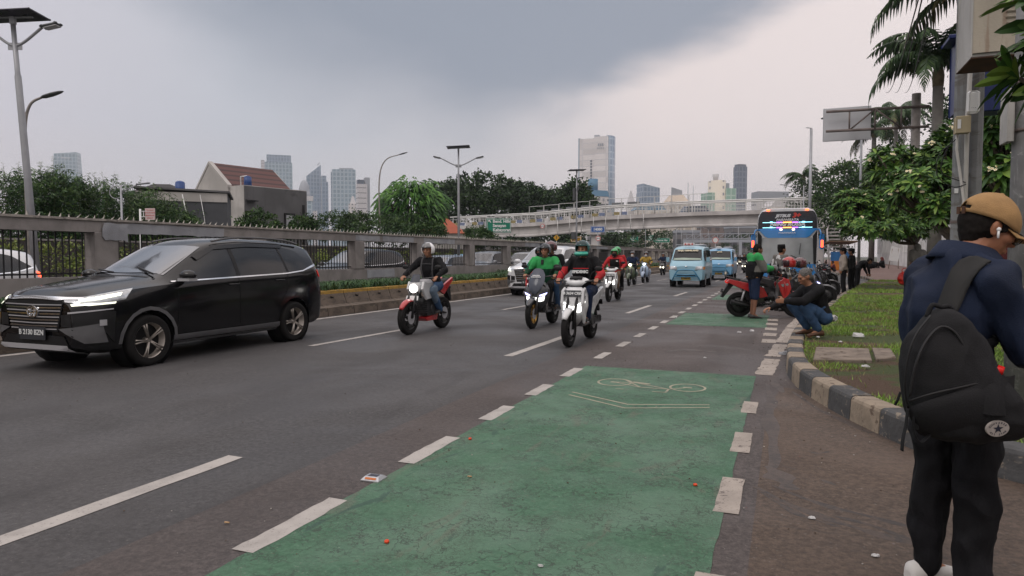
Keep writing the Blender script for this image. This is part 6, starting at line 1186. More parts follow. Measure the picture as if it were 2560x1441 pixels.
def hand(b, wr, d, palm, side, curl=.9, s_=1., spread=.1, obj_r=.0):
    """palm and five unequal fingers bent at the knuckles; d = pointing direction, palm = direction the palm faces, side = towards the thumb"""
    wr, d, palm, side = V(wr), V(d).normalized(), V(palm).normalized(), V(side).normalized()
    for k in (-1, 0, 1): caps(b, wr + side * .012 * k * s_, wr + d * .075 * s_ + side * .024 * k * s_, .019 * s_, .015 * s_, 8)
    for k, (o, l) in enumerate(((.030, .070), (.010, .080), (-.010, .075), (-.029, .058))):
        p = wr + d * .082 * s_ + side * o * s_; a = curl * .5; dd = d + side * o * spread * 10
        for q in (.45, .32, .25):
            e = (dd.normalized() * math.cos(a) + palm * math.sin(a)); nx = p + e * l * q * s_; caps(b, p, nx, .0098 * s_, .0086 * s_, 8); p = nx; a += curl * .85
    p = wr + d * .02 * s_ + side * .03 * s_
    for e, l in ((side * .8 + d * .7 + palm * .25, .042), (side * .25 + d * .8 + palm * (.35 + curl * .4), .034), (d * .6 - side * .1 + palm * (.5 + curl * .5), .026)): nx = p + e.normalized() * l * s_; caps(b, p, nx, .0125 * s_, .0105 * s_, 8); p = nx
def shoe(b, an, toe, s_=1., h=.045):
    an, toe = V(an), V(toe); d = (toe - an); d.z = 0; d.normalize(); z0 = toe.z; sd = V((-d.y, d.x, 0)); rings = []
    for q, w_, hh in ((-.085, .022, .05), (-.07, .036, .085), (0, .040, .095), (.06, .043, .070), (.12, .047, .050), (.165, .038, .036), (.19, .018, .022)):
        c = V((an.x, an.y, z0)) + d * q * s_; rings.append([c + sd * w_ * s_ * math.cos(t) + V((0, 0, hh * s_ * .5 + hh * s_ * .5 * math.sin(t))) for t in [2 * PI * k / 12 for k in range(12)]])
    b.loft(rings)
def helmet(o, c, f, shell, visor=True, full=False, jet=True, s_=1., name='helmet', chin=None, up_visor=False):
    M = basis(f); C_ = V(c) + M @ V((-.005, 0, .022)) * s_; b = MB(); n, m = 28, 16; a_, b__, c_ = .142 * s_, .124 * s_, .135 * s_; P_ = lambda i, j, k=1.: C_ + M @ V((a_ * k * math.cos(2 * PI * i / n) * math.sin(th(j)), b__ * k * math.sin(2 * PI * i / n) * math.sin(th(j)), c_ * k * math.cos(th(j))))
    th = lambda j: .02 + 2.15 * j / m
    def keep(i, j):
        az = abs(((i + .5) / n * 360 + 180) % 360 - 180); z = math.cos(th(j + .5)); return not (az < 58 and z < .36 and (not full or z > -.30))
    vs = []; fs = []
    for kk in (1., .90): vs += [P_(i, j, kk) for j in range(m + 1) for i in range(n)]
    N_ = (m + 1) * n; bd = {}
    for j in range(m):
        for i in range(n):
            if keep(i, j):
                a, q, c2, d = j * n + i, j * n + (i + 1) % n, (j + 1) * n + (i + 1) % n, (j + 1) * n + i; fs += [(a, d, c2, q), (a + N_, q + N_, c2 + N_, d + N_)]
                for e in ((a, d), (d, c2), (c2, q), (q, a)):
                    if (e[1], e[0]) in bd: del bd[(e[1], e[0])]
                    else: bd[e] = 1
    fs += [(e[1], e[0], e[0] + N_, e[1] + N_) for e in bd]; b.add(vs, fs, True); h = b.build(name, shell, o)
    if full and chin:
        b = MB(); rings = []
        for k in range(13): a = R(-62 + 124 * k / 12); q = C_ + M @ V((math.cos(a) * .155 * s_, math.sin(a) * .128 * s_, -.085 * s_)); e = M @ V((math.cos(a), math.sin(a), 0)); rings.append([q + e * .012, q + M @ V((0, 0, .030)), q - e * .012, q - M @ V((0, 0, .034))])
        b.loft(rings); b.build('chin_bar', chin, h)
    if visor:
        b = MB(); rows = []
        for j in range(7):
            t = lerp(1.05, 1.95 if not full else 1.75, j / 6) - (.62 if up_visor else 0); rows.append([C_ + M @ V((a_ * 1.04 * math.cos(q) * math.sin(t), b__ * 1.04 * math.sin(q) * math.sin(t), c_ * 1.04 * math.cos(t))) for q in [R(-62 + 124 * i / 14) for i in range(15)]])
        b.grid(rows); b.build('visor', mat('smoked_visor', (.03, .035, .04), .08, alpha=.55, var=0), h)
    b = MB(); b.tube([C_ + M @ V((.02, .118, -.10)) * s_, C_ + M @ V((.06, .03, -.155)) * s_, C_ + M @ V((.06, -.03, -.155)) * s_, C_ + M @ V((.02, -.118, -.10)) * s_], .006, 5); b.build('chin_strap', M_BPL, h); return h
def person(label, loc, rz, J, top, bot, vox=.014, skin=0, hairm=M_HAIR, shoe_m=M_SHOE, sel_top=None, sel_bot=None, group=None, sleeve=1., legc=1., fat=1., face=True, hair=True, curl=(1., 1.), fold=.006, hood=None, bulk=0., shoes=True):
    """J: head (centre), look, pel, ch, nk, lat, sh/el/wr/hip/kn/an/toe as (left, right) pairs, hd = hand directions, pm = palm directions"""
    b = MB(); hb = V(J['head']); lk = V(J['look']); s_ = J.get('s', 1.); head(b, hb, lk, s_); nk = V(J['nk']); caps(b, nk - V((0, 0, .03)), hb + V((0, 0, -.05)) - lk.normalized() * .02, .056, .052)
    torso(b, J['pel'], J['ch'], J['nk'], J['lat'])
    for i in (0, 1):
        sh, el, wr = V(J['sh'][i]), V(J['el'][i]), V(J['wr'][i]); chain(b, [V(J['ch']).lerp(nk, .6), sh, el, wr], [.05, .047, .036, .024]); chain(b, [J['hip'][i], J['kn'][i], J['an'][i]], [.078, .053, .036]); chain(b, [J['an'][i], J['toe'][i]], [.034, .026])
        hand(b, wr, J['hd'][i], J['pm'][i], J['th'][i], curl[i])
    o = fuse(b, 'person', M_SKIN[skin], vox, None, loc=loc, rz=rz); tag(o, label, 'person', group)
    if face: eyes(o, hb, lk, s_)
    if top:
        b = MB(); torso(b, J['pel'], J['ch'], J['nk'], J['lat'], 1., .018 + bulk, fat)
        for i in (0, 1):
            sh, el, wr = V(J['sh'][i]), V(J['el'][i]), V(J['wr'][i]); e = sh.lerp(el, min(1, sleeve * 2)); pts = [V(J['ch']).lerp(nk, .55), sh, e]; rs = [.066, .068 + bulk, .055 + bulk]
            if sleeve > .5: pts.append(el.lerp(wr, (sleeve - .5) * 2 * .93)); rs.append(.040 + bulk * .5)
            chain(b, pts, rs)
        fuse(b, 'jacket' if sleeve > .5 else 'shirt', top, vox, o, fold, sel=sel_top, smooth=4, seed=len(label))
    if bot:
        b = MB(); pel = V(J['pel']); caps(b, J['hip'][0], J['hip'][1], .112, .112); torso(b, pel - V((0, 0, .02)), pel.lerp(V(J['ch']), .45), pel.lerp(V(J['ch']), .6), J['lat'], .96, .008)
        for i in (0, 1):
            hp, kn, an = V(J['hip'][i]), V(J['kn'][i]), V(J['an'][i]); chain(b, [hp, kn] if legc < .6 else [hp, kn, kn.lerp(an, legc)], [.104, .080] if legc < .6 else [.100, .075, .060])
        fuse(b, 'trousers' if legc > .6 else 'shorts', bot, vox, o, fold * .8, sel=sel_bot, smooth=4, seed=3)
    if shoes:
        for i in (0, 1): b = MB(); shoe(b, J['an'][i], J['toe'][i]); b.build('shoe', shoe_m, o)
    if hair:
        M = basis(lk); b = MB(); b.ell(hb + M @ V((-.020, 0, .040)) * s_, [.098 * s_, .084 * s_, .094 * s_], 16, 10, M); b.ell(hb + M @ V((-.05, 0, -.01)) * s_, [.062 * s_, .076 * s_, .07 * s_], 12, 8, M); fuse(b, 'hair', hairm, .012, o, .004, 40, smooth=1, clip=lambda c: ((M.transposed() @ (c - hb)).x > .062 * s_ and (M.transposed() @ (c - hb)).z < .075 * s_))
    if hood:
        M = basis(lk); b = MB(); b.ell(hb + M @ V((-.02, 0, .01)), (.125, .105, .135), 16, 10, M); caps(b, hb - V((0, 0, .1)), nk, .10, .13); fuse(b, 'headscarf', hood, .014, o, .004, clip=lambda c: ((M.transposed() @ (c - hb)).x > .065 and (M.transposed() @ (c - hb)).z > -.10))
    return o
def mask(o, c, f, m):
    M = basis(f); b = MB(); b.grid([[V(c) + M @ V(((.112 - .055 * abs(y) ** 1.6 * 1.2) + (.014 if 1 <= k <= 2 else 0), y * .07, z)) for y in [q / 5 - 1 for q in range(11)]] for k, z in enumerate((-.005, -.03, -.06, -.088, -.10))]); b.build('face_mask', m, o, thick=.002)
def rider_pose(sport=False, look=(1, 0, 0), lean=0., pill=False):
    px = -.28; J = dict(pel=(px, 0, .86), ch=(px + .10 + lean, 0, 1.16), nk=(px + .13 + lean, 0, 1.37), head=(px + .17 + lean, 0, 1.49), look=look, lat=(0, 1, 0), sh=[(px + .10 + lean, .19, 1.31), (px + .10 + lean, -.19, 1.31)], el=[(px + .22, .33, 1.10), (px + .22, -.33, 1.10)], wr=[(.16, .31, 1.03), (.16, -.31, 1.03)], hip=[(px, .10, .84), (px, -.10, .84)], kn=[(.14, .17, .80), (.14, -.17, .80)], an=[(.10, .14, .42), (.10, -.14, .42)], toe=[(.24, .14, .345), (.24, -.14, .345)], hd=[(.9, .1, -.25)] * 2, pm=[(.1, 0, -1)] * 2, th=[(0, -1, -.1), (0, 1, -.1)])
    if sport: J.update(kn=[(.10, .19, .76), (.10, -.19, .76)], an=[(-.20, .18, .40), (-.20, -.18, .40)], toe=[(-.06, .19, .33), (-.06, -.19, .33)], wr=[(.20, .34, 1.02), (.20, -.34, 1.02)], el=[(px + .22, .37, 1.13), (px + .22, -.37, 1.13)])
    if pill: d = V((-.38, 0, .06)); J = {k: ([V(q) + d for q in v] if k in ('sh', 'el', 'wr', 'hip', 'kn') else (V(v) + d if k in ('pel', 'ch', 'nk', 'head') else v)) for k, v in J.items()}; J.update(an=[(-.30, .20, .42), (-.30, -.20, .42)], toe=[(-.16, .21, .36), (-.16, -.21, .36)], kn=[(-.12, .22, .82), (-.12, -.22, .82)], wr=[(-.36, .12, 1.0), (-.36, -.12, 1.0)], el=[(-.55, .27, 1.12), (-.55, -.27, 1.12)])
    return J
def stand_pose(f=0., arm=0):
    return dict(pel=(0, 0, .90), ch=(.02, 0, 1.22), nk=(.0, 0, 1.43), head=(.03, 0, 1.55), look=(1, 0, 0), lat=(0, 1, 0), sh=[(0, .19, 1.37), (0, -.19, 1.37)], el=[(-.02, .24, 1.10), (-.02, -.24, 1.10)], wr=[(.08, .24, .88), (.08, -.24, .88)], hip=[(0, .09, .88), (0, -.09, .88)], kn=[(.03, .10, .48), (.0, -.10, .48)], an=[(0, .11, .09), (-.04, -.11, .09)], toe=[(.14, .13, .0), (.10, -.13, .0)], hd=[(.2, 0, -1)] * 2, pm=[(0, -1, 0), (0, 1, 0)], th=[(1, 0, .1)] * 2)
def sit_pose():
    return dict(pel=(0, 0, .12), ch=(.05, 0, .42), nk=(.08, 0, .62), head=(.13, 0, .73), look=(.9, 0, -.35), lat=(0, 1, 0), sh=[(.06, .18, .56), (.06, -.18, .56)], el=[(.22, .22, .38), (.22, -.22, .38)], wr=[(.40, .10, .42), (.40, -.10, .42)], hip=[(0, .10, .12), (0, -.10, .12)], kn=[(.36, .16, .42), (.38, -.14, .40)], an=[(.42, .12, .09), (.44, -.10, .09)], toe=[(.55, .13, .0), (.57, -.1, .0)], hd=[(1, -.3, 0), (1, .3, 0)], pm=[(0, -1, -.3), (0, 1, -.3)], th=[(0, 0, 1)] * 2)
def squat_pose(): 
    return dict(pel=(0, 0, .30), ch=(.10, 0, .58), nk=(.20, 0, .76), head=(.27, 0, .87), look=(1, 0, -.42), lat=(0, 1, 0), sh=[(.15, .19, .68), (.15, -.19, .68)], el=[(.40, .21, .52), (.40, -.21, .50)], wr=[(.66, .15, .52), (.70, -.20, .40)], hip=[(0, .10, .27), (0, -.10, .27)], kn=[(.40, .17, .48), (.40, -.17, .48)], an=[(.12, .14, .09), (.12, -.14, .09)], toe=[(.27, .15, .0), (.27, -.15, .0)], hd=[(1, 0, .1), (1, 0, -.3)], pm=[(0, -1, -.3), (0, .5, -1)], th=[(0, 0, 1), (0, 1, .2)])
# ================================================================ motorcycles
P_RED = paintm('red_plastic', (.42, .018, .022), 0, .3); P_WHT = paintm('white_plastic', (.60, .61, .62), 0, .3); P_GRY = paintm('dark_grey_plastic', (.042, .044, .050), .2, .38); P_BLK = paintm('gloss_black', (.015, .015, .017), 0, .3); P_OLV = paintm('olive_plastic', (.055, .075, .040), 0, .35); P_LBL = paintm('pale_blue_plastic', (.30, .38, .50), 0, .35); P_SIL = paintm('silver_plastic_gloss', (.30, .31, .32), .4); P_CRM = paintm('cream_plastic', (.46, .42, .33), 0, .35)
M_ENG = mat('engine_metal', (.075, .075, .078), .5, .5, var=.4, vs=14); M_SEAT = mat('seat_vinyl', (.018, .018, .018), .7, var=.2, vs=9); M_WARM = mat('warm_headlight', (.9, .9, .85), .3, var=0, emit=(1, .93, .72), es=6.)
def shell(b, rows, n=12, off=0., y0=-1., y1=1.):
    b.grid([[V((xc + off - sw * u * u, w_ * u, z)) for u in [lerp(y0, y1, k / n) for k in range(n + 1)]] for z, xc, w_, sw in rows])
def fender(b, cx, cz, R1, a0, a1, w_, n=12, drop=.02, tip=1.):
    rows = []
    for i in range(n + 1):
        a = lerp(a0, a1, i / n); q = 1 - (1 - tip) * abs(2 * i / n - 1) ** 2
        rows.append([V((cx + math.cos(a) * (R1 - drop * u * u), w_ * q * u, cz + math.sin(a) * (R1 - drop * u * u))) for u in (-1, -.75, -.4, 0, .4, .75, 1)])
    b.grid(rows)
def scooter(label, loc, rz, c1, c2=None, light=M_HLON, style='scooter', rim=M_BRIM, plate='B 3634 CRK', group='scooters and motorcycles coming along the road', steer=0., mirrors=True, lean=0., accent=None):
    c2 = c2 or P_BLK; t = thing('motorcycle' if style == 'sport' else 'scooter', label, 'motorcycle' if style == 'sport' else 'scooter', loc, rz, group); r = .30 if style == 'sport' else .285; fx, rx = (.64, -.63) if style == 'sport' else (.64, -.60)
    wheel(t, fx, 0, r, .088 if style != 'sport' else .11, rim, 1 if style != 'maxi' else 2, 1, name='front_wheel'); wheel(t, rx, 0, r, .12, M_BRIM, 1, 1, name='rear_wheel')
    top = (.33, .93) if style != 'maxi' else (.30, .95)
    b = MB()
    for sg in (-1, 1): b.tube([(fx, sg * .075, r), (fx - .06, sg * .075, r + .22), (top[0] + .06, sg * .065, top[1] - .12)], [.026, .027, .021], 8)
    b.cyl((fx, -.09, r), (fx, .09, r), .016, n=8); b.build('fork', M_BPL if style != 'maxi' else M_ENG, t)
    b = MB(); fender(b, fx, r, r + .030, .55, 2.15 if style != 'sport' else 2.2, .072, tip=.5, drop=.04); b.build('front_fender', accent if style == 'sport' else c1, t, thick=.006)
    b = MB(); bz_ = .98 if style != 'sport' else .99
    if style == 'sport': pts = [(.16, .36, 1.0), (.24, .26, 1.0), (.30, .08, .98), (.30, -.08, .98), (.24, -.26, 1.0), (.16, -.36, 1.0)]
    else: pts = [(.18, .35, 1.01), (.25, .22, 1.0), (.27, .06, .97), (.27, -.06, .97), (.25, -.22, 1.0), (.18, -.35, 1.01)]
    b.tube(crom(pts, 3), .013, 8); o = b.build('handlebar', M_ENG, t)
    for sg in (-1, 1):
        b = MB(); b.cyl((.235, sg * .25, 1.0), (.17, sg * .37, 1.0), .018, n=8); b.tube([(.26, sg * .24, .99), (.30, sg * .33, .985), (.27, sg * .42, .985)], .007, 5); b.build('grip', M_BPL, o)
        if mirrors: b = MB(); b.tube(crom([(.22, sg * .20, 1.01), (.20, sg * .24, 1.12), (.17, sg * .31, 1.17)], 3), .006, 5); b.ell((.16, sg * .335, 1.19), (.018, .068, .042)); b.build('mirror', M_BPL, o)
    if style == 'sport':
        b = MB(); b.loft([[V((x, y * w_, z + zz * h)) for y, zz in ((-1, 0), (-.8, .75), (0, 1), (.8, .75), (1, 0), (.6, -.7), (-.6, -.7))] for x, w_, z, h in ((.30, .05, .90, .05), (.22, .15, .86, .13), (.05, .17, .86, .13), (-.12, .12, .83, .09), (-.16, .08, .80, .04))]); b.build('fuel_tank', M_SILP, t)
        for sg in (-1, 1): b = MB(); b.prism([(.36, .93), (.42, .80), (.26, .60), (.06, .62), (.12, .80), (.10, .90)], sg * .12, sg * .17, bev=.012) if sg > 0 else b.prism([(.36, .93), (.42, .80), (.26, .60), (.06, .62), (.12, .80), (.10, .90)], -.17, -.12, bev=.012); b.build('tank_shroud', c1, t)
        b = MB(); shell(b, [(.98, .40, .05, .02), (.92, .45, .10, .05), (.84, .48, .125, .07), (.76, .475, .11, .07), (.70, .45, .07, .05)]); b.build('headlight_cowl', c1, t, thick=.01); b = MB(); b.ell((.445, 0, .81), (.06, .088, .085)); b.build('headlight', light, t)
        b = MB(); shell(b, [(1.06, .34, .07, .02), (.98, .40, .09, .04), (.92, .45, .10, .05)], off=.01); b.build('flyscreen', mat('smoked_screen', (.05, .055, .07), .15, var=0), t)
        b = MB(); b.box((-.02, 0, .45), (.34, .22, .30)); [b.box((.10, 0, .36 + .035 * k), (.20, .26, .012)) for k in range(6)]; b.cyl((-.06, -.14, .42), (-.06, .14, .42), .10, n=14); b.cyl((.12, .0, .48), (.22, 0, .62), .07, n=10); b.build('engine', M_ENG, t)
        b = MB(); b.tube([(.30, 0, .86), (.18, 0, .60), (.10, .0, .30), (-.28, 0, .32)], .025, 6); b.tube([(.28, .05, .86), (-.10, .10, .72), (-.32, .10, .55), (-.30, .10, .34)], .02, 6); b.tube([(.28, -.05, .86), (-.10, -.10, .72), (-.32, -.10, .55), (-.30, -.10, .34)], .02, 6)
        for sg in (-1, 1): b.tube([(-.30, sg * .09, .36), (rx, sg * .09, r)], .02, 6)
        b.build('frame', M_BPL, t); b = MB(); b.prism([(.24, .26), (.16, .20), (-.22, .20), (-.28, .34), (-.05, .30)], -.12, .12, bev=.02); b.build('belly_cover', accent, t)
        b = MB(); b.loft([[V((x, y * w_, z + zz * .035)) for y, zz in ((-1, 0), (-.6, 1), (.6, 1), (1, 0), (.8, -1), (-.8, -1))] for x, w_, z in ((-.10, .09, .80), (-.30, .14, .78), (-.48, .13, .81), (-.52, .10, .88), (-.80, .08, .93))]); b.build('seat', M_SEAT, t)
        for sg in (-1, 1): b = MB(); b.prism([(-.28, .74), (-.48, .66), (-.86, .93), (-.84, .98), (-.50, .86)], min(sg * .09, sg * .135), max(sg * .09, sg * .135), bev=.01); b.build('tail_panel', accent, t)
        b = MB(); b.tube([(-.1, -.15, .24), (-.35, -.17, .27), (-.75, -.20, .42)], [.03, .05, .05], 10); b.build('exhaust', M_ENG, t); b = MB(); b.prism([(-.66, .80), (-.88, .80), (-.95, .52), (-.90, .52)], -.05, .05); b.build('rear_mudguard', M_BPL, t); b = MB(); b.box((.50, 0, .64), (.012, .24, .08), ry=-.3); b.build('number_plate', M_SW, t)
    elif style == 'vespa':
        b = MB(); shell(b, [(.92, .34, .10, .03), (.80, .40, .20, .08), (.60, .44, .24, .10), (.42, .42, .21, .09), (.32, .38, .14, .05)]); b.build('front_shield', c1, t, thick=.02); b = MB(); b.rbox((.30, 0, 1.0), (.16, .30, .12), .05); b.build('handlebar_cover', c1, t); b = MB(); b.ell((.39, 0, .985), (.05, .07, .06)); b.build('headlight', light, t)
        b = MB(); b.ell((-.42, 0, .55), (.40, .22, .25)); b.rbox((0, 0, .33), (.5, .32, .06), .02); b.build('body', c1, t); b = MB(); b.rbox((-.32, 0, .79), (.62, .26, .08), .035); b.build('seat', M_SEAT, t)
        b = MB(); fender(b, fx, r, r + .05, .1, 2.6, .11, tip=.5, drop=.09); b.build('nose_fender', c1, t, thick=.008)
    else:
        mx_ = style == 'maxi'; k = 1.18 if mx_ else 1.
        b = MB(); rows = [(.30, .34, .10, .04), (.42, .40, .155, .07), (.52, .455, .20 * k, .10), (.62, .475, .225 * k, .12), (.74, .46, .215 * k, .12), (.84, .42, .17 * k, .09), (.90, .38, .11 * k, .05)]; shell(b, rows); b.build('front_apron', c1, t, thick=.012)
        b = MB(); b.prism([(.40, .84), (.34, .30), (.22, .28), (.24, .86)], -.155 * k, .155 * k, bev=.03); b.build('leg_shield', c2, t)
        if not mx_:
            b = MB(); b.grid([[V((.33 - .06 * (y / .2) ** 2 - .9 * abs(z - .955), y, z)) for y, z in row] for row in ([(q, 1.035 + .03 * abs(q) * 4 - (.03 if abs(q) < .05 else 0) - (.6 * max(0, abs(q) - .13))) for q in [-.21 + .035 * j for j in range(13)]], [(q * .95, .995 + .05 * abs(q)) for q in [-.21 + .035 * j for j in range(13)]], [(q * .8, .945 + .15 * abs(q)) for q in [-.21 + .035 * j for j in range(13)]], [(q * .42, .895 + .1 * abs(q)) for q in [-.21 + .035 * j for j in range(13)]])]); b.build('handlebar_cover', c1, t, thick=.012); b = MB(); b.box((.24, 0, 1.045), (.10, .20, .02), ry=.3); b.build('dashboard', M_BPL, t)
            for sg in (-1, 1):
                b = MB(); b.grid([[V((.492 - .115 * (y / .22) ** 2 - (.015 if z > .64 else 0), sg * y, z)) for y, z in row] for row in ([(.012, .55), (.06, .515), (.12, .52), (.175, .58)], [(.012, .60), (.06, .625), (.12, .665), (.19, .69)])]); b.build('headlight', light, t)
                b = MB(); b.grid([[V((.494 - .115 * (y / .22) ** 2, sg * y, z)) for y, z in row] for row in ([(.12, .68), (.19, .705)], [(.13, .715), (.195, .765)])]); b.build('indicator', M_HLLENS, t); b = MB(); b.prism([(.50, .66), (.45, .86), (.34, .90), (.20, .78), (.26, .60), (.37, .34), (.43, .48)], min(sg * .14, sg * .185), max(sg * .14, sg * .185), bev=.014); b.build('side_cowl', c1, t); b = MB(); b.prism([(.44, .74), (.42, .78), (.26, .76), (.30, .70)], min(sg * .18, sg * .19), max(sg * .18, sg * .19)); b.build('side_stripe', accent or P_GRY, t)
            b = MB(); b.rbox((.455, 0, .81), (.014, .27, .10), .004, ry=-.35); b.build('number_plate', M_PLB, t); text(plate, .058, 'plate_text', M_PLW, t, face_x(.466, 0, .81, .35), bold=.002)
        else:
            b = MB(); shell(b, [(.66, .49, .03, .0), (.74, .50, .11, .03), (.88, .44, .165, .06), (1.02, .36, .155, .06), (1.12, .29, .10, .03), (1.15, .27, .04, .0)], off=.02); b.build('windscreen', mat('tinted_screen', (.075, .085, .11), .12, var=0), t)
            text('YAMA MAX', .045, 'sticker', M_SW, t, face_x(.455, 0, .97, .42)) if False else None
            b = MB(); [b.box((.435 - .012 * q_, 0, .985 + .03 * q_), (.006, .20 - .05 * q_, .012), ry=-.4) for q_ in range(2)]; b.build('screen_sticker', M_SW, t)
            for sg in (-1, 1):
                b = MB(); b.grid([[V((.50 - .10 * (y / .25) ** 2, sg * y, z)) for y, z in row] for row in ([(.012, .525), (.10, .51), (.17, .53)], [(.012, .59), (.10, .595), (.19, .61)])]); b.build('headlight', light, t)
                b = MB(); b.grid([[V((.505 - .10 * (y / .25) ** 2, sg * y, z)) for y, z in row] for row in ([(.10, .615), (.20, .635)], [(.09, .635), (.235, .69)])]); b.build('position_lamp', mat('blue_position_lamp', (.5, .5, .9), .3, var=0, emit=(.55, .55, 1), es=3), t)
        for sg in (-1, 1):
            b = MB(); b.prism([(.0, .48), (-.10, .68), (-.30, .75), (-.86, .87 + .02 * mx_), (-.92, .81), (-.60, .66), (-.34, .55), (-.16, .44)], min(sg * .10, sg * .165 * k), max(sg * .10, sg * .165 * k), bev=.015); b.build('side_panel', c1, t)
        b = MB(); b.rbox((.08, 0, .315), (.42, .30 * k, .07), .02); b.prism([(-.05, .30), (-.15, .68), (-.60, .72), (-.45, .40)], -.1, .1); b.build('floorboard', c2, t)
        b = MB(); b.loft([[V((x, y * w_, z + zz * .035)) for y, zz in ((-1, 0), (-.7, 1), (.7, 1), (1, 0), (.8, -1.2), (-.8, -1.2))] for x, w_, z in ((.0, .07, .72), (-.12, .13, .765), (-.40, .15, .77), (-.48, .14, .80), (-.80, .10, .845), (-.84, .05, .84))]); b.build('seat', M_SEAT, t)
        b = MB(); b.rbox((-.42, .03, .36), (.42, .20, .17), .05); b.cyl((-.30, -.12, .34), (-.30, .13, .34), .085, n=12); b.rbox((rx + .03, .12, .33), (.44, .06, .13), .03); b.build('engine', M_ENG, t)
        b = MB(); b.tube([(-.2, -.12, .26), (-.40, -.16, .27), (-.82, -.17, .36)], [.02, .055, .06], 10); b.tube([(-.42, -.20, .32), (-.74, -.21, .40)], .022, 6); b.build('exhaust', M_BPL, t); b = MB(); b.tube([(-.48, -.10, .70), (rx, -.12, r)], .026, 8); b.build('shock_absorber', M_SILP, t)
        b = MB(); b.prism([(-.72, .76), (-.84, .80), (-1.02, .46), (-.97, .44)], -.06, .06); b.box((-.99, 0, .60), (.012, .22, .09), ry=.3); b.build('rear_mudguard', M_BPL, t); b = MB(); b.rbox((-.88, 0, .80), (.05, .20, .06), .015); b.build('tail_lamp', M_TAIL, t); b = MB(); b.tube(crom([(-.62, .13, .86), (-.86, .12, .92), (-.90, 0, .93), (-.86, -.12, .92), (-.62, -.13, .86)], 3), .013, 6); b.build('grab_rail', M_ENG, t)
    if style in ('sport', 'vespa'): b = MB(); b.rbox((-.86, 0, .86 if style == 'sport' else .68), (.04, .14, .06), .015); b.build('tail_lamp', M_TAIL, t)
    return t
RZ = -PI / 2
def at_xy(x, y): return (x, y, 0)
def ride(label, x, y, J, top, bot, hel, yaw=0., **k):
    hm = {a: k.pop(a) for a in ('visor', 'full', 'chin', 'up_visor') if a in k}; msk = k.pop('mask_m', None); k.setdefault('hair', False)
    o = person(label, (x, y, 0), RZ + yaw, J, top, bot, **k); helmet(o, J['head'], J['look'], hel, **hm)
    if msk: mask(o, J['head'], J['look'], msk)
    return o
H_WHT = paintm('white_helmet', (.82, .82, .83)); H_GRY = paintm('grey_helmet', (.09, .11, .13), .2); H_MAR = paintm('maroon_helmet', (.10, .03, .035)); H_GRN = paintm('green_helmet', (.03, .30, .09)); H_BLK = paintm('black_helmet', (.016, .016, .018)); H_TEAL = paintm('teal_helmet', (.03, .13, .13), .3); H_MINT = paintm('mint_chin', (.04, .40, .29)); H_RED = paintm('red_helmet', (.40, .02, .02))
# A: red and white motorcycle
ax_, ay_ = -6.16, 11.15
scooter('red and white motorcycle with a lit round headlight, leftmost of the riders', (ax_, ay_, 0), RZ, P_WHT, style='sport', accent=P_RED)
J = rider_pose(True, (1, -.05, -.05), .02)
oA = ride('rider in a white helmet and black jacket on the red and white motorcycle', ax_, ay_, J, [K_BLK], [K_LJEAN, K_JEAN], H_WHT, vox=.012, skin=1, full=False, visor=True, up_visor=True, bulk=.006, sel_bot=lambda c: 0 if (c.x > -.02 and c.z > .5) else 1)
b = MB(); M_STRAP = mat('grey_webbing', (.06, .06, .065), .8, var=.1)
for sg in (-1, 1): b.tube(crom([(-.08, sg * .10, .98), (-.035, sg * .115, 1.15), (-.07, sg * .11, 1.33), (-.17, sg * .10, 1.38)], 4), .018, 6, flat=.35)
b.tube([(-.03, -.10, 1.24), (-.015, 0, 1.245), (-.03, .10, 1.24)], .010, 6); b.build('backpack_strap', M_STRAP, oA)
# B: grey maxi scooter and rider with passenger
bx, by = -4.47, 12.9
scooter('grey maxi scooter with a tall tinted screen and gold front wheel', (bx, by, 0), RZ, P_GRY, style='maxi', rim=M_GRIM)
GS = lambda c: 0 if (c.z > 1.13 and abs(c.y) < .30) else 1
oB = ride('rider in a green jacket and grey open helmet on the grey maxi scooter', bx, by, rider_pose(False, (1, .05, 0), .0), [K_GRN, K_DGRN], [K_BLK], H_GRY, vox=.012, skin=1, sel_top=GS, visor=True, up_visor=True, bulk=.012)
b = MB(); b.rbox((-.035, -.03, 1.27), (.02, .055, .10), .006, ry=-.2); b.build('badge', M_BPL, oB); text('gojek', .05, 'lettering', M_PLW, oB, face_x(-.045, .085, 1.22)) if False else None
ride('passenger in a maroon helmet behind the green jacketed rider', bx, by, rider_pose(False, (1, -.25, 0), .0, True), [K_BLK], [K_JEAN], H_MAR, vox=.016, skin=1, visor=True)
# C: white scooter with the man in the black T-shirt
cx_, cy_ = -3.04, 10.62
scooter('white scooter with lit twin headlights and a dark number plate, nearest of the riders', (cx_, cy_, 0), RZ, P_WHT, c2=P_GRY, plate='B 3634 CRK', mirrors=True)
def CS(c): return 1 if (c.x > -.12 and abs(c.y) > .235 and c.z < 1.22) else 0
oC = ride('rider in a teal full face helmet and black T-shirt on the nearest white scooter', cx_, cy_, rider_pose(False, (1, -.08, -.02), .0), [K_BLK, K_RED], [K_NAVY], H_TEAL, vox=.011, skin=1, sel_top=CS, full=True, chin=H_MINT, visor=True, up_visor=True, bulk=.010, fat=1.12)
text('EPIDEMIC', .062, 'lettering', M_PLW, oC, face_x(.004, -.01, 1.135, .15), bold=.004); b = MB(); b.box((-.008, 0, 1.19), (.008, .26, .014), ry=-.15); b.build('shirt_stripe', K_RED, oC)
b = MB(); b.tube(crom([(-.30, .14, 1.34), (-.12, .10, 1.30), (-.03, .12, 1.10), (-.10, .17, .96)], 4), .028, 6, flat=.3); b.build('shoulder_strap', K_BLK, oC)
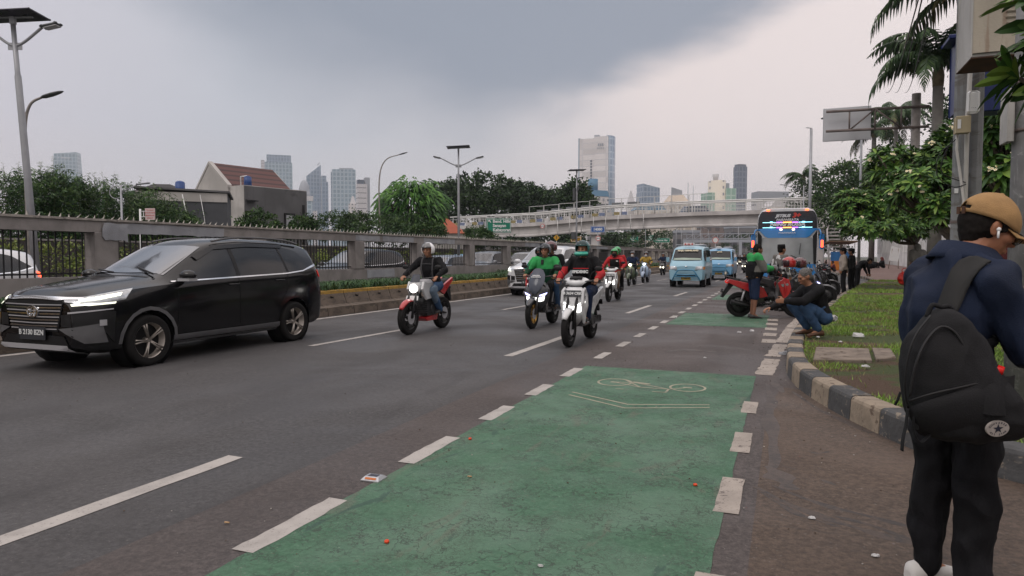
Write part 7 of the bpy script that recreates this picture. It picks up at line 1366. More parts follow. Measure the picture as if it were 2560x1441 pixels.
# D: red scooter behind
dx_, dy_ = -6.1, 17.2
scooter('red scooter half hidden behind the grey maxi scooter', (dx_, dy_, 0), RZ, P_RED)
ride('rider in a bright green jacket and black helmet on the red scooter', dx_, dy_, rider_pose(False), [K_GRN, K_TEAL], [K_BLK], H_BLK, vox=.016, skin=2, visor=True, up_visor=True, sel_top=GS, mask_m=K_BLK)
# F: white scooter with red jackets
fx_, fy_ = -4.97, 21.1
scooter('white scooter with a dark wheel carrying two people in red jackets', (fx_, fy_, 0), RZ, P_WHT, c2=P_BLK, plate='B 4120 TKX')
RS = lambda c: 1 if (abs(c.y) < .15 and 1.0 < c.z < 1.30) else 0
oF = ride('rider in a red jacket and green helmet with a dark face mask', fx_, fy_, rider_pose(False), [K_RED, K_BLK], [K_BRN], H_GRN, vox=.016, skin=2, visor=False, mask_m=K_BLK, sel_top=RS)
b = MB(); b.rbox((-.03, .10, 1.24), (.01, .06, .03), .004); b.build('chest_patch', M_SW, oF)
ride('passenger in a red jacket and green helmet behind the masked rider', fx_, fy_, rider_pose(False, (1, -.2, 0), .03, True), [K_RED], [K_BLK], H_GRN, vox=.018, skin=1, visor=False)
# G, H, I
scooter('dark olive scooter with a warm headlight', (-6.79, 32.6, 0), RZ, P_OLV, light=M_WARM, style='vespa'); ride('rider in a dark jacket and white face mask on the olive scooter', -6.79, 32.6, rider_pose(False), [K_NAVY], [K_BLK], H_BLK, vox=.02, visor=False, mask_m=K_WHT)
scooter('pale blue scooter beside the concrete barrier', (-6.85, 36.4, 0), RZ, P_LBL, style='vespa', light=M_HLON); ride('rider in a mustard jacket and white face mask on the pale blue scooter', -6.85, 36.4, rider_pose(False), [K_YEL], [K_BRN], H_BLK, vox=.02, visor=False, mask_m=K_WHT)
p = G(1815, 701); scooter('cream scooter with a bright headlight right of the second minivan', (p.x, p.y + .6, 0), RZ, P_CRM, style='vespa', light=M_WARM); ride('rider in a maroon jacket on the cream scooter', p.x, p.y + .6, rider_pose(False), [K_MAR], [K_BLK], H_BLK, vox=.022, visor=False)
# far crowd of riders: one scooter and rider built, then copied
fs_ = None; cols_ = 'maroon blue red white grey black green yellow orange silver'.split()
sp = [(1860, 683, 0), (1841, 672, 1), (1878, 676, 2), (1850, 664, 3), (1868, 664, 4), (1884, 664, 5), (1835, 661, 6), (1657, 688, 7), (1858, 658, 8), (1874, 658, 9), (1846, 657, 0), (1826, 657, 1)]
M_PROTO = scooter('x', (0, 0, 0), RZ, P_BLK, group='distant scooters in the traffic', light=M_WARM); R_PROTO = person('x', (0, 0, 0), RZ, rider_pose(False), [K_MAR], [K_BLK], vox=.03, hair=False, face=False, group='riders in the distant traffic'); helmet(R_PROTO, (-.11, 0, 1.49), (1, 0, 0), H_BLK, visor=False)
for i, (px, py, c) in enumerate(sp):
    q = G(px, py); a = M_PROTO if i == 0 else copy_tree(M_PROTO); z = R_PROTO if i == 0 else copy_tree(R_PROTO); a.location = z.location = (q.x, q.y, 0); a['label'] = 'distant scooter with a lit headlight in the far traffic beside the bus'; z['label'] = 'distant helmeted rider in the far traffic beside the bus'
    if i in (0, 4, 7):
        for ch in z.children:
            if ch.name.startswith('jacket'): ch.data = ch.data.copy(); ch.data.materials[0] = (K_BLK, K_NAVY, K_RED)[i % 3]
for i, (px, py, m) in enumerate([(1852, 655, M_SILVP), (1838, 653, M_WHITEP)]):
    q = G(px, py); suv('distant_car', ['distant silver car at the head of the far traffic', 'distant white car far down the road'][i], 'car', (q.x, q.y, 0), m, 1, 1, 1, 1)
# parked bikes at the kerb
rzk = PSI + .10
k_ = G(1915, 793); tK = scooter('red scooter parked side on at the kerb under the man in the green vest', (k_.x, k_.y, 0), PSI - .12, P_RED, c2=P_BLK, light=M_HLLENS, plate='B 4821 SKA', group='scooters parked by the kerb', accent=P_SIL)
k2 = G(2005, 768); scooter('dark grey maxi scooter parked right behind the red scooter', (k2.x + .0, k2.y + .9, 0), PSI - .5, P_GRY, style='maxi', light=M_HLLENS, group='scooters parked by the kerb')
k3 = G(2030, 745); scooter('black scooter with a white front plate parked furthest from the red scooter', (k3.x, k3.y + .8, 0), PSI - .5, P_BLK, light=M_HLLENS, group='scooters parked by the kerb'); 
k4 = G(2062, 735) if False else None
tl = thing('patrol_lights', 'x', 'x') if False else None
kx = G(1958, 771); scooter('black scooter squeezed between the red scooter and the dark grey maxi scooter', (kx.x, kx.y + .5, 0), PSI - .35, P_BLK, light=M_HLLENS, group='scooters parked by the kerb', accent=P_SIL)
k5 = G(2048, 712); scooter('black scooter parked beside the front corner of the bus', (k5.x, k5.y, 0), PSI - .9, P_BLK, light=M_HLLENS, group='scooters parked by the kerb', accent=P_RED)
M_YL = emis('yellow_lamp', (1, .85, .05), 2.2)
pm = scooter('black motorcycle with many small yellow lamps behind the parked scooters', (G(1990, 750).x, G(1990, 750).y + 2.0, 0), PSI - .7, P_BLK, style='maxi', light=M_YL, group='scooters parked by the kerb')
b = MB(); [b.ell(q, (.035, .035, .035), 8, 6) for q in ((.35, .28, .85), (.35, .12, .80), (.30, -.12, .80), (.30, -.28, .86), (.2, .3, 1.22), (-.3, .2, .95), (-.5, .2, .98))]; b.build('yellow_lamps', M_YL, pm)
# ================================================================ the man in the foreground
HX, HY, HA = .650, 3.25, PSI + R(10)
M_HJ = cloth('navy_jacket', (.0085, .015, .036), .75, .3, 4); M_HT = cloth('black_trousers', (.006, .006, .008), .85, .3, 4); M_CAPF = cloth('tan_corduroy', (.33, .20, .090), .9, .16, 14); M_BAG = cloth('backpack_canvas', (.012, .012, .0135), .8, .3, 5)
lk = V((.86, -.30, -.40)).normalized()
J = dict(pel=(-.01, 0, .93), ch=(-.02, 0, 1.19), nk=(.03, 0, 1.395), head=(.130, -.016, 1.492), look=tuple(lk), lat=(0, 1, 0), sh=[(.01, .175, 1.29), (.0, -.185, 1.285)], el=[(.11, .23, 1.04), (.085, -.245, 1.0)], wr=[(.28, .08, 1.13), (.245, -.09, 1.13)], hip=[(-.01, .085, .90), (-.01, -.085, .90)], kn=[(.0, .085, .50), (.05, -.085, .50)], an=[(-.03, .085, .075), (.03, -.095, .08)], toe=[(.12, .09, .0), (.18, -.105, .0)], hd=[(.9, -.35, .25), (.75, .35, .35)], pm=[(-.3, -.3, 1), (-.3, .3, 1)], th=[(.1, -1, .2), (.1, 1, .2)], s=.99)
hero = person('young man in a tan cap and navy jacket looking down at his phone', (HX, HY, 0), HA, J, None, [M_HT], vox=.0065, skin=0, hair=False, face=False, shoes=False, legc=.985, curl=(.75, .7), fold=.022)
hero.data.materials[0] = mat('skin_hero', (.335, .150, .085), .45, var=.08, vs=9)
b = MB(); torso(b, (-.02, 0, .88), (-.045, 0, 1.15), (.01, 0, 1.385), (0, 1, 0), .93, .024, 1.05)
for i in (0, 1):
    s_, e, w_ = J['sh'][i], J['el'][i], J['wr'][i]; chain(b, [(.01, 0, 1.33), s_, e, V(e).lerp(V(w_), .86)], [.072, .074, .066, .045])
jk = fuse(b, 'jacket', [M_HJ], .009, hero, .023, 6.5, smooth=5, seed=11)
b = MB()                                                   # turned-down collar, hem band and cuffs
cr = []
for k in range(25):
    a = -2.5 + 5.0 * k / 24; c, s_ = -math.cos(a), math.sin(a); f = .5 + .5 * math.cos(a); p = V((.025 + c * .070 + (1 - f) * .05, s_ * .080, 1.375 + .055 * f)); o = V((c, s_, 0)); cr.append([p + V((0, 0, .012)), p + o * .012 + V((0, 0, .018)), p + o * .045 - V((0, 0, .028)), p + o * .058 - V((0, 0, .048)), p + o * .050 - V((0, 0, .050)), p + o * .006 - V((0, 0, .01))])
b.loft(cr); b.build('collar', M_HJ, hero)
for i in (0, 1): e, w_ = V(J['el'][i]), V(J['wr'][i]); b = MB(); b.tube([e.lerp(w_, .80), e.lerp(w_, .90), e.lerp(w_, .955)], [.050, .043, .040], 14); b.build('cuff', M_HJ, hero)
Mh = basis(lk); hc = V(J['head']); H_ = lambda x, y, z: hc + Mh @ (V((x, y, z)) * .99)
b = MB(); b.ell(H_(-.030, 0, .020), [.092, .0835, .090], 18, 12, Mh); b.ell(H_(-.055, 0, -.02), [.046, .070, .058], 14, 10, Mh); b.ell(H_(-.050, 0, -.055), [.036, .056, .036], 12, 8, Mh)
for sg in (-1, 1): b.ell(H_(.026, sg * .074, .022), [.020, .010, .032], 8, 6, Mh)
fuse(b, 'hair', M_HAIR, (.007), hero, .002, 60, smooth=2, clip=lambda c: (lambda q: q.x > .05 and q.z < .08)(Mh.transposed() @ (c - hc)))
# cap: dome with a curved peak, half-moon opening and strap at the back
b = MB(); n = 40; rows = []; cc = H_(-.012, 0, .040)
for j in range(13):
    t = 1.72 * j / 12; row = []
    for i in range(n + 1):
        a = 2 * PI * i / n; pf = 1 + .014 * math.cos(6 * a) * math.sin(t) ** 3 * 0; fr = .012 * noise.noise(V((math.cos(a) * 2, math.sin(a) * 2, t * 2))); r3 = V((.116 * math.cos(a) * math.sin(t), .098 * math.sin(a) * math.sin(t), .104 * math.cos(t) - .02 * max(0, math.cos(a)) * math.sin(t))) * (1 + fr * 2)
        row.append(cc + Mh @ r3)
    rows.append(row)
vs = [q for r_ in rows for q in r_]; fs = []
for j in range(12):
    for i in range(n):
        a = 2 * PI * (i + .5) / n; t = 1.72 * (j + .5) / 12; back = abs(a - PI)
        if back < .62 and 1.26 + back * .5 < t < 1.60: continue
        fs.append((j * (n + 1) + i, j * (n + 1) + i + 1, (j + 1) * (n + 1) + i + 1, (j + 1) * (n + 1) + i))
b.add(vs, fs, True); cap = b.build('cap', M_CAPF, hero, thick=.003); b = MB(); rows = []
for k in range(9):
    q = k / 8; rows.append([cc + Mh @ V((.100 * math.cos(a) + q * .075 * math.cos(a * .8), .088 * math.sin(a) * (1 + .05 * q), -.022 - .012 * q - .012 * abs(a) ** 2 * (.4 + .6 * q))) for a in [-1.15 + 2.3 * i / 16 for i in range(17)]])
b.grid(rows); b.build('peak', M_CAPF, cap, thick=.004); b = MB(); b.ell(cc + Mh @ V((0, 0, .106)), [.010, .010, .006], 10, 6, Mh); b.build('button', M_CAPF, cap)
for y in (.012, -.03): b = MB(); b.box(cc + Mh @ V((-.118, y, -.012)), (.004, .016, .030)); b.build('strap_buckle', M_SHOEB, cap)
# ear bud, glasses
b = MB(); e = H_(-.002, -.088, -.006); b.ell(e, (.010, .008, .009)); b.tube([e, e + Mh @ V((.010, -.006, -.034))], [.0048, .0042], 8); b.build('ear_bud', M_SW, hero)
b = MB(); b.tube([H_(.000, -.084, .022), H_(.05, -.082, .014), H_(.096, -.066, .008)], .0016, 6)
for sg in (-1, 1): b.ring(H_(.104, sg * .033, -.004), Mh @ V((1, sg * -.25, 0)), .024, .0016, 20, 6)
b.tube([H_(.108, -.010, .002), H_(.112, 0, .005), H_(.108, .010, .002)], .0015, 5); b.build('glasses', M_BPL, hero)
b = MB(); [b.tube([H_(.104, sg * .033, -.004), H_(.1055, sg * .033, -.004)], .023, 16) for sg in (-1, 1)]; b.build('lenses', mat('spectacle_lens', (.25, .27, .22), .05, alpha=.45, var=0), hero)
for i in (0, 1):
    b = MB(); shoe(b, J['an'][i], J['toe'][i], 1.0); o = b.build('shoe', M_SHOEW, hero); b = MB(); an, toe = V(J['an'][i]), V(J['toe'][i]); d = toe - an; d.z = 0; d.normalize(); sd = V((-d.y, d.x, 0)); b.loft([[V((an.x, an.y, .0)) + d * (-.10 + .24 * math.cos(a) * .5 + .145) * 1.0 + sd * .049 * math.sin(a) + V((0, 0, z)) for a in [2 * PI * k / 20 for k in range(20)]] for z in (.0, .026)]); b.build('sole', mat('grey_sole', (.36, .35, .33), .8), o)
M_SCR = mat('phone_screen', (.01, .01, .012), .15, var=0)
hw = Matrix.Translation((HX, HY, 0)) @ Matrix.Rotation(HA, 4, 'Z'); p = hw @ V((.35, -.0, 1.175))
t = thing('phone', 'dark phone held in both hands by the man in the tan cap', 'phone', p, HA); b = MB(); b.rbox((0, 0, 0), (.145, .072, .009), .004, ry=-.5); b.build('phone_body', M_SCR, t); b = MB(); b.rbox((-.002, 0, .0055), (.135, .064, .001), .0004, ry=-.5); b.build('screen', mat('pale_screen', (.5, .5, .5), .2, var=0), t)
# ---------------- backpack hanging from his right shoulder
bpv = hw @ V((-.03, -.265, 0)); bag = thing('backpack', 'black canvas backpack hanging from one shoulder of the man in the tan cap', 'backpack', (bpv.x, bpv.y, 0), PSI - .12)
dB = -bpv.x * math.sin(PSI) + bpv.y * math.cos(PSI); r0B = bpv.x * math.cos(PSI) + bpv.y * math.sin(PSI)
bx_ = lambda px, dp=-.02: (px - CX_) / F_ * (dB + dp) - r0B + .026; bz2 = lambda py, dp=-.02: EYE - (py - 642) / F_ * (dB + dp)
prof = [(1112, 2365, 2490, .03), (1100, 2325, 2530, .07), (1075, 2298, 2548, .105), (1040, 2278, 2548, .125), (1000, 2266, 2532, .13), (960, 2258, 2505, .125), (920, 2257, 2480, .115), (880, 2262, 2458, .105), (840, 2276, 2440, .09), (805, 2302, 2412, .07), (785, 2326, 2385, .05), (776, 2340, 2370, .03)]
b = MB(); rings = []
for py, a, c, dp in prof:
    x0, x1 = bx_(a), bx_(c); m_, h_ = (x0 + x1) / 2, (x1 - x0) / 2; rings.append([V((m_ + h_ * math.copysign(abs(math.cos(t)) ** .75, math.cos(t)), -.02 + dp * math.copysign(abs(math.sin(t)) ** .75, math.sin(t)) * (1.05 if math.sin(t) < 0 else .6), bz2(py) + .02 * math.sin(3 * t) * 0)) for t in [2 * PI * k / 28 for k in range(28)]])
b.loft(rings); fuse(b, 'bag_body', [M_BAG], .007, bag, .0085, 9, smooth=3, seed=5)
def bagpt(px, py, dp): return V((bx_(px, dp), dp, bz2(py, dp)))
def onbag(px, py, off):
    c = interp(sorted((q[0], (q[1] + q[2]) / 2) for q in prof), py); h_ = interp(sorted((q[0], (q[2] - q[1]) / 2) for q in prof), py); dp = interp(sorted((q[0], q[3]) for q in prof), py); u = max(-.97, min(.97, (px - c) / h_)); yy = -.02 - dp * 1.05 * (1 - abs(u) ** 2.66) ** .375; return V((bx_(px, yy), yy - off, bz2(py, yy)))
b = MB(); b.grid([[onbag(lerp(a, c, k / 12), lerp(y0, y1, k / 12), .016 * math.sin(PI * j / 6) ** .5 + .001) for k in range(13)] for j, (a, c, y0, y1) in enumerate([(2284, 2462, 1030, 966), (2284, 2470, 1036, 974), (2284, 2480, 1050, 992), (2288, 2490, 1066, 1018), (2296, 2500, 1084, 1048), (2306, 2505, 1096, 1074), (2325, 2505, 1103, 1092)])]); b.build('front_pocket', M_BAG, bag)
def seam(name, pts, r, off=.004, m=None): b = MB(); b.tube(crom([onbag(px, py, off) for px, py in pts], 5), r, 6); return b.build(name, m or mat('zip_tape', (.010, .010, .011), .5, var=.1), bag)
seam('zip', [(2290, 1000), (2304, 920), (2325, 860), (2355, 822), (2385, 828), (2412, 862), (2436, 915), (2458, 965)], .005); seam('pocket_seam', [(2290, 1012), (2350, 992), (2410, 976), (2458, 962)], .0045); seam('side_seam', [(2330, 792), (2300, 840), (2282, 900), (2276, 980), (2284, 1030)], .004)
b = MB(); b.grid([[onbag(px, py, .010 + dz_) for px, dz_ in ((2462, 0), (2478, .022), (2498, .028), (2518, .012), (2534, -.01))] for py in (940, 975, 1010, 1040)]); b.build('bottle_pocket', M_BAG, bag)
b = MB(); c = onbag(2482, 925, .02); b.cyl(c + V((0, 0, -.09)), c + V((0, 0, -.012)), .020, .018, 18); ob = b.build('bottle', mat('clear_bottle', (.5, .52, .52), .1, alpha=.5, var=0)); 
tb = thing('water_bottle', 'bottle with a red cap in the side pocket of the black backpack', 'bottle', (bpv.x, bpv.y, 0), PSI - .12); ob.parent = tb; b = MB(); b.cyl(c + V((0, 0, -.012)), c + V((.004, -.004, .014)), .021, .0205, 24); b.build('red_cap', mat('bottle_cap_red', (.65, .015, .012), .35, var=.05), tb)
# round woven patch with a star
pc = onbag(2490, 1072, .030); nrm = V((.25, -1, -.15)).normalized(); a_, c_ = V((1, .25, .03)).normalized(), V((-.05, -.12, 1)).normalized(); pt = lambda x, y, o=0.: pc + a_ * x + c_ * y + nrm * (.006 + o)
el = [(math.cos(2 * PI * k / 36) * .044, math.sin(2 * PI * k / 36) * .029) for k in range(36)]
b = MB(); b.loft([[pt(x, y, -.008) for x, y in el], [pt(x, y) for x, y in el]], smooth=False); pa = b.build('patch', mat('woven_patch', (.33, .30, .28), .8, var=.1, vs=60), bag); b = MB(); st_ = []
for k in range(10): r_ = .017 if k % 2 == 0 else .0068; a = PI / 2 + 2 * PI * k / 10; st_.append((r_ * math.cos(a) * 1.2, r_ * math.sin(a)))
b.loft([[pt(x, y, .0002) for x, y in st_], [pt(x, y, .0012) for x, y in st_]], smooth=False); b.build('star', M_NAVYS if False else mat('ink', (.012, .014, .03), .7, var=0), pa)
for word, a0, a1, up_ in (('CONVERSE', 2.75, .55, 1), ('ALL STAR', 3.75, 5.75, -1)):
    for i, ch in enumerate(word):
        if ch == ' ': continue
        a = lerp(a0, a1, i / (len(word) - 1)); x, y = math.cos(a) * .034, math.sin(a) * .0215; q = pt(x, y, .0006); tx = V((a_ * math.sin(a) - c_ * math.cos(a))) * up_; ty = tx.cross(-nrm) * -1; ty = -nrm.cross(tx) * -1; ty = nrm.cross(tx)
        M = Matrix((tx.normalized(), ty.normalized(), nrm)).transposed().to_4x4(); M.translation = q; text(ch, .0095, 'lettering', MATS['ink'], pa, M, ext=.0003, bold=.0002)
# shoulder strap laid over the jacket, and the hanging lower straps
bpy.context.view_layer.update(); jw = BVHTree.FromPolygons([jk.matrix_world @ v.co for v in jk.data.vertices], [tuple(p.vertices) for p in jk.data.polygons]); inv = (Matrix.Translation((bpv.x, bpv.y, 0)) @ Matrix.Rotation(PSI - .12, 4, 'Z')).inverted(); rows = []; last = None
for px, py, w_ in [(2352, 806, 26), (2366, 778, 27), (2378, 750, 28), (2392, 716, 29), (2406, 684, 30), (2424, 662, 29), (2446, 650, 24), (2462, 648, 18)]:
    row = []
    for k in range(7):
        u = k / 3 - 1; o = V((0, 0, EYE)); d = ray(px + u * w_ * .92, py + u * w_ * .35).normalized(); h, n_, _, _ = jw.ray_cast(o, d); dist = (h - o).length - .016 if h else (last or 2.7); last = dist; row.append(inv @ (o + d * dist))
    rows.append(row)
h, n_, _, _ = jw.ray_cast(V((0, 0, EYE)), ray(2466, 660).normalized())
if h: b = MB(); b.ell(hw.inverted() @ h, (.008, .008, .008)); b.build('snap_button', M_CHR, hero)
b = MB(); b.grid(rows); b.build('shoulder_strap', mat('strap_webbing', (.022, .022, .022), .8, var=.15, vs=30), bag, thick=.008)
b = MB(); b.tube(crom([onbag(2285, 1030, .0), bagpt(2280, 1075, -.08), bagpt(2275, 1110, -.09), bagpt(2273, 1142, -.09)], 4), .013, 6, flat=.25); b.tube(crom([onbag(2300, 1050, .0), bagpt(2302, 1095, -.09), bagpt(2318, 1118, -.09), bagpt(2338, 1098, -.08)], 4), .010, 6, flat=.25); b.box(bagpt(2304, 1075, -.09), (.022, .008, .03)); b.tube([onbag(2264, 990, .0), bagpt(2256, 1010, -.06), bagpt(2250, 1024, -.06)], .005, 5); b.build('hanging_strap', M_BAG, bag)
b = MB(); b.tube(crom([bagpt(2318, 795, -.03), bagpt(2330, 765, -.03), bagpt(2352, 770, -.03), bagpt(2372, 768, -.03), bagpt(2384, 792, -.03)], 4), .009, 6); b.build('top_loop', M_BAG, bag)
# ================================================================ twin steel poles with their boxes, thick right pole
M_CAB = surf_mat('cream_cabinet_paint', conc((.50, .45, .37), (.20, .09, .045), .68, 1.5)); M_CABW = surf_mat('pale_cabinet_side', conc((.50, .49, .47), (.3, .26, .22), .66, 1.5)); M_BLC = mat('blue_cabinet_paint', (.018, .030, .12), .45, var=.15); M_GPO = surf_mat('zinc_pole', conc((.24, .25, .255), (.13, .12, .11), .54, 3)); M_PEEL = surf_mat('peeling_pole', conc((.25, .25, .255), (.45, .45, .44), .58, 5))
for px, lab in ((2391, 'left one of the twin octagonal steel poles behind the man'), (2431, 'right one of the twin octagonal steel poles behind the man')):
    t = thing('steel_pole', lab, 'pole', at_depth(px, 7.05, .1), 0, 'twin octagonal steel poles'); b = MB(); b.tube([(0, 0, 0), (0, 0, 5.5)], [.064, .058], 8, smooth=False); b.build('pole', M_GPO, t)
    for z in (1.15, 1.62): b = MB(); b.tube([(0, 0, z), (0, 0, z + .03)], .067, 8, smooth=False); b.build('band', M_TRUSS if z > 1.5 else M_GPO, t)
    if px < 2400: b = MB(); b.rbox((-.03, -.063, 1.95), (.035, .004, .05), .001); b.build('sticker', M_SW, t)
t = thing('utility_cabinet', 'rusty cream metal cabinet with louvres at the top right', 'cabinet', (1.47, 7.04, 3.10), 0); b = MB(); b.rbox((.40, .27, .80), (.80, .54, 1.6), .008); b.build('case', M_CABW, t)
b = MB(); b.rbox((.40, -.006, .81), (.78, .016, 1.56), .004); o = b.build('front_panel', M_CAB, t)
for c in (.30, .44, .60):
    b = MB(); [b.box((c - .01, -.018, .26 + .05 * k), (.10, .012, .012), rx=.5) for k in range(6)]; b.build('louvre', M_CAB, o)
b = MB(); b.rbox((.40, .27, -.006), (.80, .54, .012), .002); b.build('rusty_base', mat('rust_brown', (.07, .035, .022), .9, var=.4, vs=6), t); b = MB(); b.box((.55, -.03, .74), (.22, .05, .12)); b.build('hood', M_CABW, t)
t = thing('blue_cabinet', 'dark blue metal cabinet behind the cream cabinet', 'cabinet', (1.74, 9.0, 2.98), .0); b = MB(); b.rbox((.36, .15, .40), (.72, .34, .80), .01); b.build('case', M_BLC, t); b = MB(); b.rbox((.34, .12, .83), (.86, .44, .05), .01); b.build('lid', M_BLC, t)
t = thing('junction_box', 'small white rounded junction box on the right steel pole', 'junction box', at_depth(2421, 6.85, 2.80), 0); b = MB(); o = b.rbox((0, 0, .11), (.115, .06, .225), .02).build('case', M_SW, t); bevel(o, .012, 3); b = MB(); [b.cyl((-.015 + .015 * k, -.031, .05), (-.015 + .015 * k, -.033, .05), .003, n=6) for k in range(3)]; b.build('leds', M_BPL, t)
t = thing('meter_box', 'small beige meter box with a label on the left steel pole', 'junction box', at_depth(2393, 6.85, 2.60), 0); b = MB(); b.rbox((.01, 0, .085), (.13, .09, .17), .006); b.build('case', mat('beige_box', (.42, .36, .24), .6, var=.1), t); b = MB(); b.rbox((-.025, -.047, .09), (.03, .003, .09), .001); b.build('label', M_SW, t)
t = thing('conduit', 'white plastic conduit pipe running up between the twin poles', 'pipe', at_depth(2411, 6.9)); M_PVC = mat('pvc_pipe', (.50, .49, .46), .5, var=.12, vs=4); b = MB(); b.tube([(0, 0, 0), (-.01, 0, 2.75), (.02, 0, 4)], .021, 10); b.build('pipe', M_PVC, t); b = MB(); b.tube([(-.10, -.03, 2.62), (-.10, -.03, 2.45), (-.03, -.04, 1.95), (-.03, -.04, .5)], .013, 8); b.build('side_pipe', M_PVC, t)
t = thing('cable_loop', 'black cable looping beside the left steel pole', 'cable', at_depth(2375, 6.9)); b = MB(); b.tube(crom([(.02, 0, 2.55), (-.12, 0, 2.4), (-.13, 0, 2.2), (0, 0, 2.08), (.12, 0, 2.1)], 6), .005, 5); b.tube(crom([(.0, .02, 2.56), (-.08, .02, 2.38), (-.08, .02, 2.22), (.12, .02, 2.12)], 6), .005, 5); b.build('cable', M_BPL, t)
t = thing('thick_pole', 'thick grey pole with peeling paint at the right edge', 'pole', (1.81, 6.64, 0)); b = MB(); b.tube([(0, 0, 0), (0, 0, 5)], [.128, .118], 20); b.build('pole', M_PEEL, t)
for z in (2.02 + .35, 2.75, 1.12): b = MB(); b.tube([(0, 0, z), (0, 0, z + .025)], .131, 20); b.build('strap_band', M_TRUSS, t)
b = MB(); b.rbox((-.165, -.02, 2.50), (.05, .20, .42), .004); b.build('side_plate', M_CABW, t)
for k, (xa, xb) in enumerate([(2318, 2238), (2312, 2215), (2345, 2262)]):
    t = thing('overhead_cable', ['black overhead cable crossing the palm fronds, middle one of three', 'black overhead cable crossing the palm fronds, leftmost of three', 'black overhead cable crossing the palm fronds, rightmost of three'][k], 'cable'); a, c = P(xa, -60, 9), P(xb, 232, 40); b = MB(); b.tube([a.lerp(c, q / 10) - V((0, 0, .5 * math.sin(PI * q / 10))) for q in range(11)], .011, 5); b.build('cable', M_BPL, t)
# ================================================================ people by the kerb and beyond
g = G(1884, 795); J = stand_pose(); J.update(el=[(.16, .22, 1.12), (.14, -.25, 1.10)], wr=[(.38, .10, 1.14), (.36, -.12, 1.12)], head=(.08, 0, 1.53), look=(1, .1, -.12), hd=[(.8, -.6, 0), (.8, .6, .1)], pm=[(0, 0, -1)] * 2, th=[(0, -1, 0), (0, 1, 0)], ch=(.03, 0, 1.2))
def GV(c): return 0 if (c.x > .16 and c.z > 1.02) else (2 if (abs(c.y) > .21 and 1.04 < c.z < 1.30) else (0 if (c.z > 1.28 or (c.x > .10 and c.z > 1.12)) else 1))
o = person('heavy man in a green and black vest and navy shorts leaning on the red scooter', (g.x, g.y - .1, 0), PSI + .05, J, [K_GRN, K_BLK, K_GRY], [K_NAVY], vox=.012, skin=2, sel_top=GV, legc=.5, fat=1.45, bulk=.03, shoe_m=M_SHOE)
b = MB(); b.tube(crom([(-.14, .12, .93), (-.15, -.05, .93), (-.02, -.20, .92), (.14, -.12, .92)], 5), .010, 6); b.build('hem_stripe', mat('orange_trim', (.55, .25, .08), .8), o)
g = G(2012, 838, .2) + V((.02, 0, 0)); J = squat_pose(); o = person('grey haired man in a black jacket and jeans squatting on the kerb edge', (g.x + .2, g.y + .05, .205), PI + PSI + .12, J, [K_BLK], [K_JEAN], vox=.011, skin=1, hairm=M_GHAIR, shoe_m=M_SHOEB, legc=.93, fold=.008, bulk=.012)
b = MB(); b.rbox((-.135, 0, .26), (.10, .32, .10), .03); b.build('shirt_hem', K_WHT, o); hp = V((g.x + .2, g.y + .05, .205)); Mz = Matrix.Rotation(PI + PSI + .12, 3, 'Z')
t = thing('phone', 'grey phone held upright by the squatting man', 'phone', hp + Mz @ V((.76, .10, .55)), PI + PSI); b = MB(); b.rbox((0, 0, 0), (.012, .07, .15), .004, ry=.5); b.build('phone_body', M_GREYP, t)
x = at_depth(1952, 17.3); o = person('man in a black fez style cap standing behind the parked scooters', x, PSI + .35, stand_pose(), [K_GRY, K_WHT], [K_BLK], vox=.014, skin=1, sel_top=lambda c: 1 if noise.noise(c * 9) > .1 else 0); b = MB(); b.tube([(.015, 0, 1.60), (.01, 0, 1.69)], [.098, .09], 16); b.build('fez_cap', K_BLK, o)
g = G(2108, 737); o = person('man in a beige hooded jacket with a black backpack standing on the kerb', g, PI + PSI - .45, stand_pose(), [K_BEI], [K_BLK], vox=.014, skin=1, bulk=.02); b = MB(); b.ell((.02, 0, 1.63), (.115, .10, .085), bot=-.1); b.tube([(.02, 0, 1.615), (.02, 0, 1.63)], [.15, .11], 16); b.build('hat', K_BLK, o)
mz = Matrix.Rotation(PI + PSI - .45, 3, 'Z'); t = thing('backpack', 'black backpack on the back of the man in the beige jacket', 'backpack', g + mz @ V((-.23, 0, 1.14)), PI + PSI - .45); b = MB(); b.rbox((0, 0, 0), (.22, .34, .48), .08); o = bevel(b.build('bag_body', M_BAG, t), .04, 3); b = MB(); b.rbox((-.12, 0, -.08), (.06, .26, .24), .025); b.build('front_pocket', M_BAG, t)
for px, py, yw, lab, m in ((2128, 735, 2.4, 'person in dark clothes and a dark hat beside the man in beige', K_BLK), (1998, 690, 1.2, 'dark clad person standing by the rear of the parked scooters', K_NAVY)):
    g = G(px, py); o = person(lab, g, PSI + yw, stand_pose(), [m], [K_BLK], vox=.018, skin=2); b = MB(); b.ell((.02, 0, 1.62), (.12, .11, .08), bot=-.2); b.build('hat', K_BLK, o)
g = G(2142, 728); J = stand_pose(); J.update(ch=(.20, 0, 1.10), nk=(.36, 0, 1.16), head=(.47, 0, 1.20), look=(1, 0, -.8), sh=[(.28, .18, 1.12), (.28, -.18, 1.12)], el=[(.36, .2, .88), (.36, -.2, .88)], wr=[(.42, .12, .70), (.42, -.12, .70)]); person('man in black bending forward beside the man in beige', g, PSI - .1, J, [K_BLK], [K_BLK], vox=.016, skin=1)
g = G(2292, 731, .12); bm_ = person('man in a grey cloth carrying a sack and a red bag under the plumeria', (g.x, g.y, .15), PSI + 1.7, stand_pose(), [K_GRY], [K_BRN], vox=.016, skin=2, hood=K_GRY, bulk=.05, sleeve=.45, legc=.4)
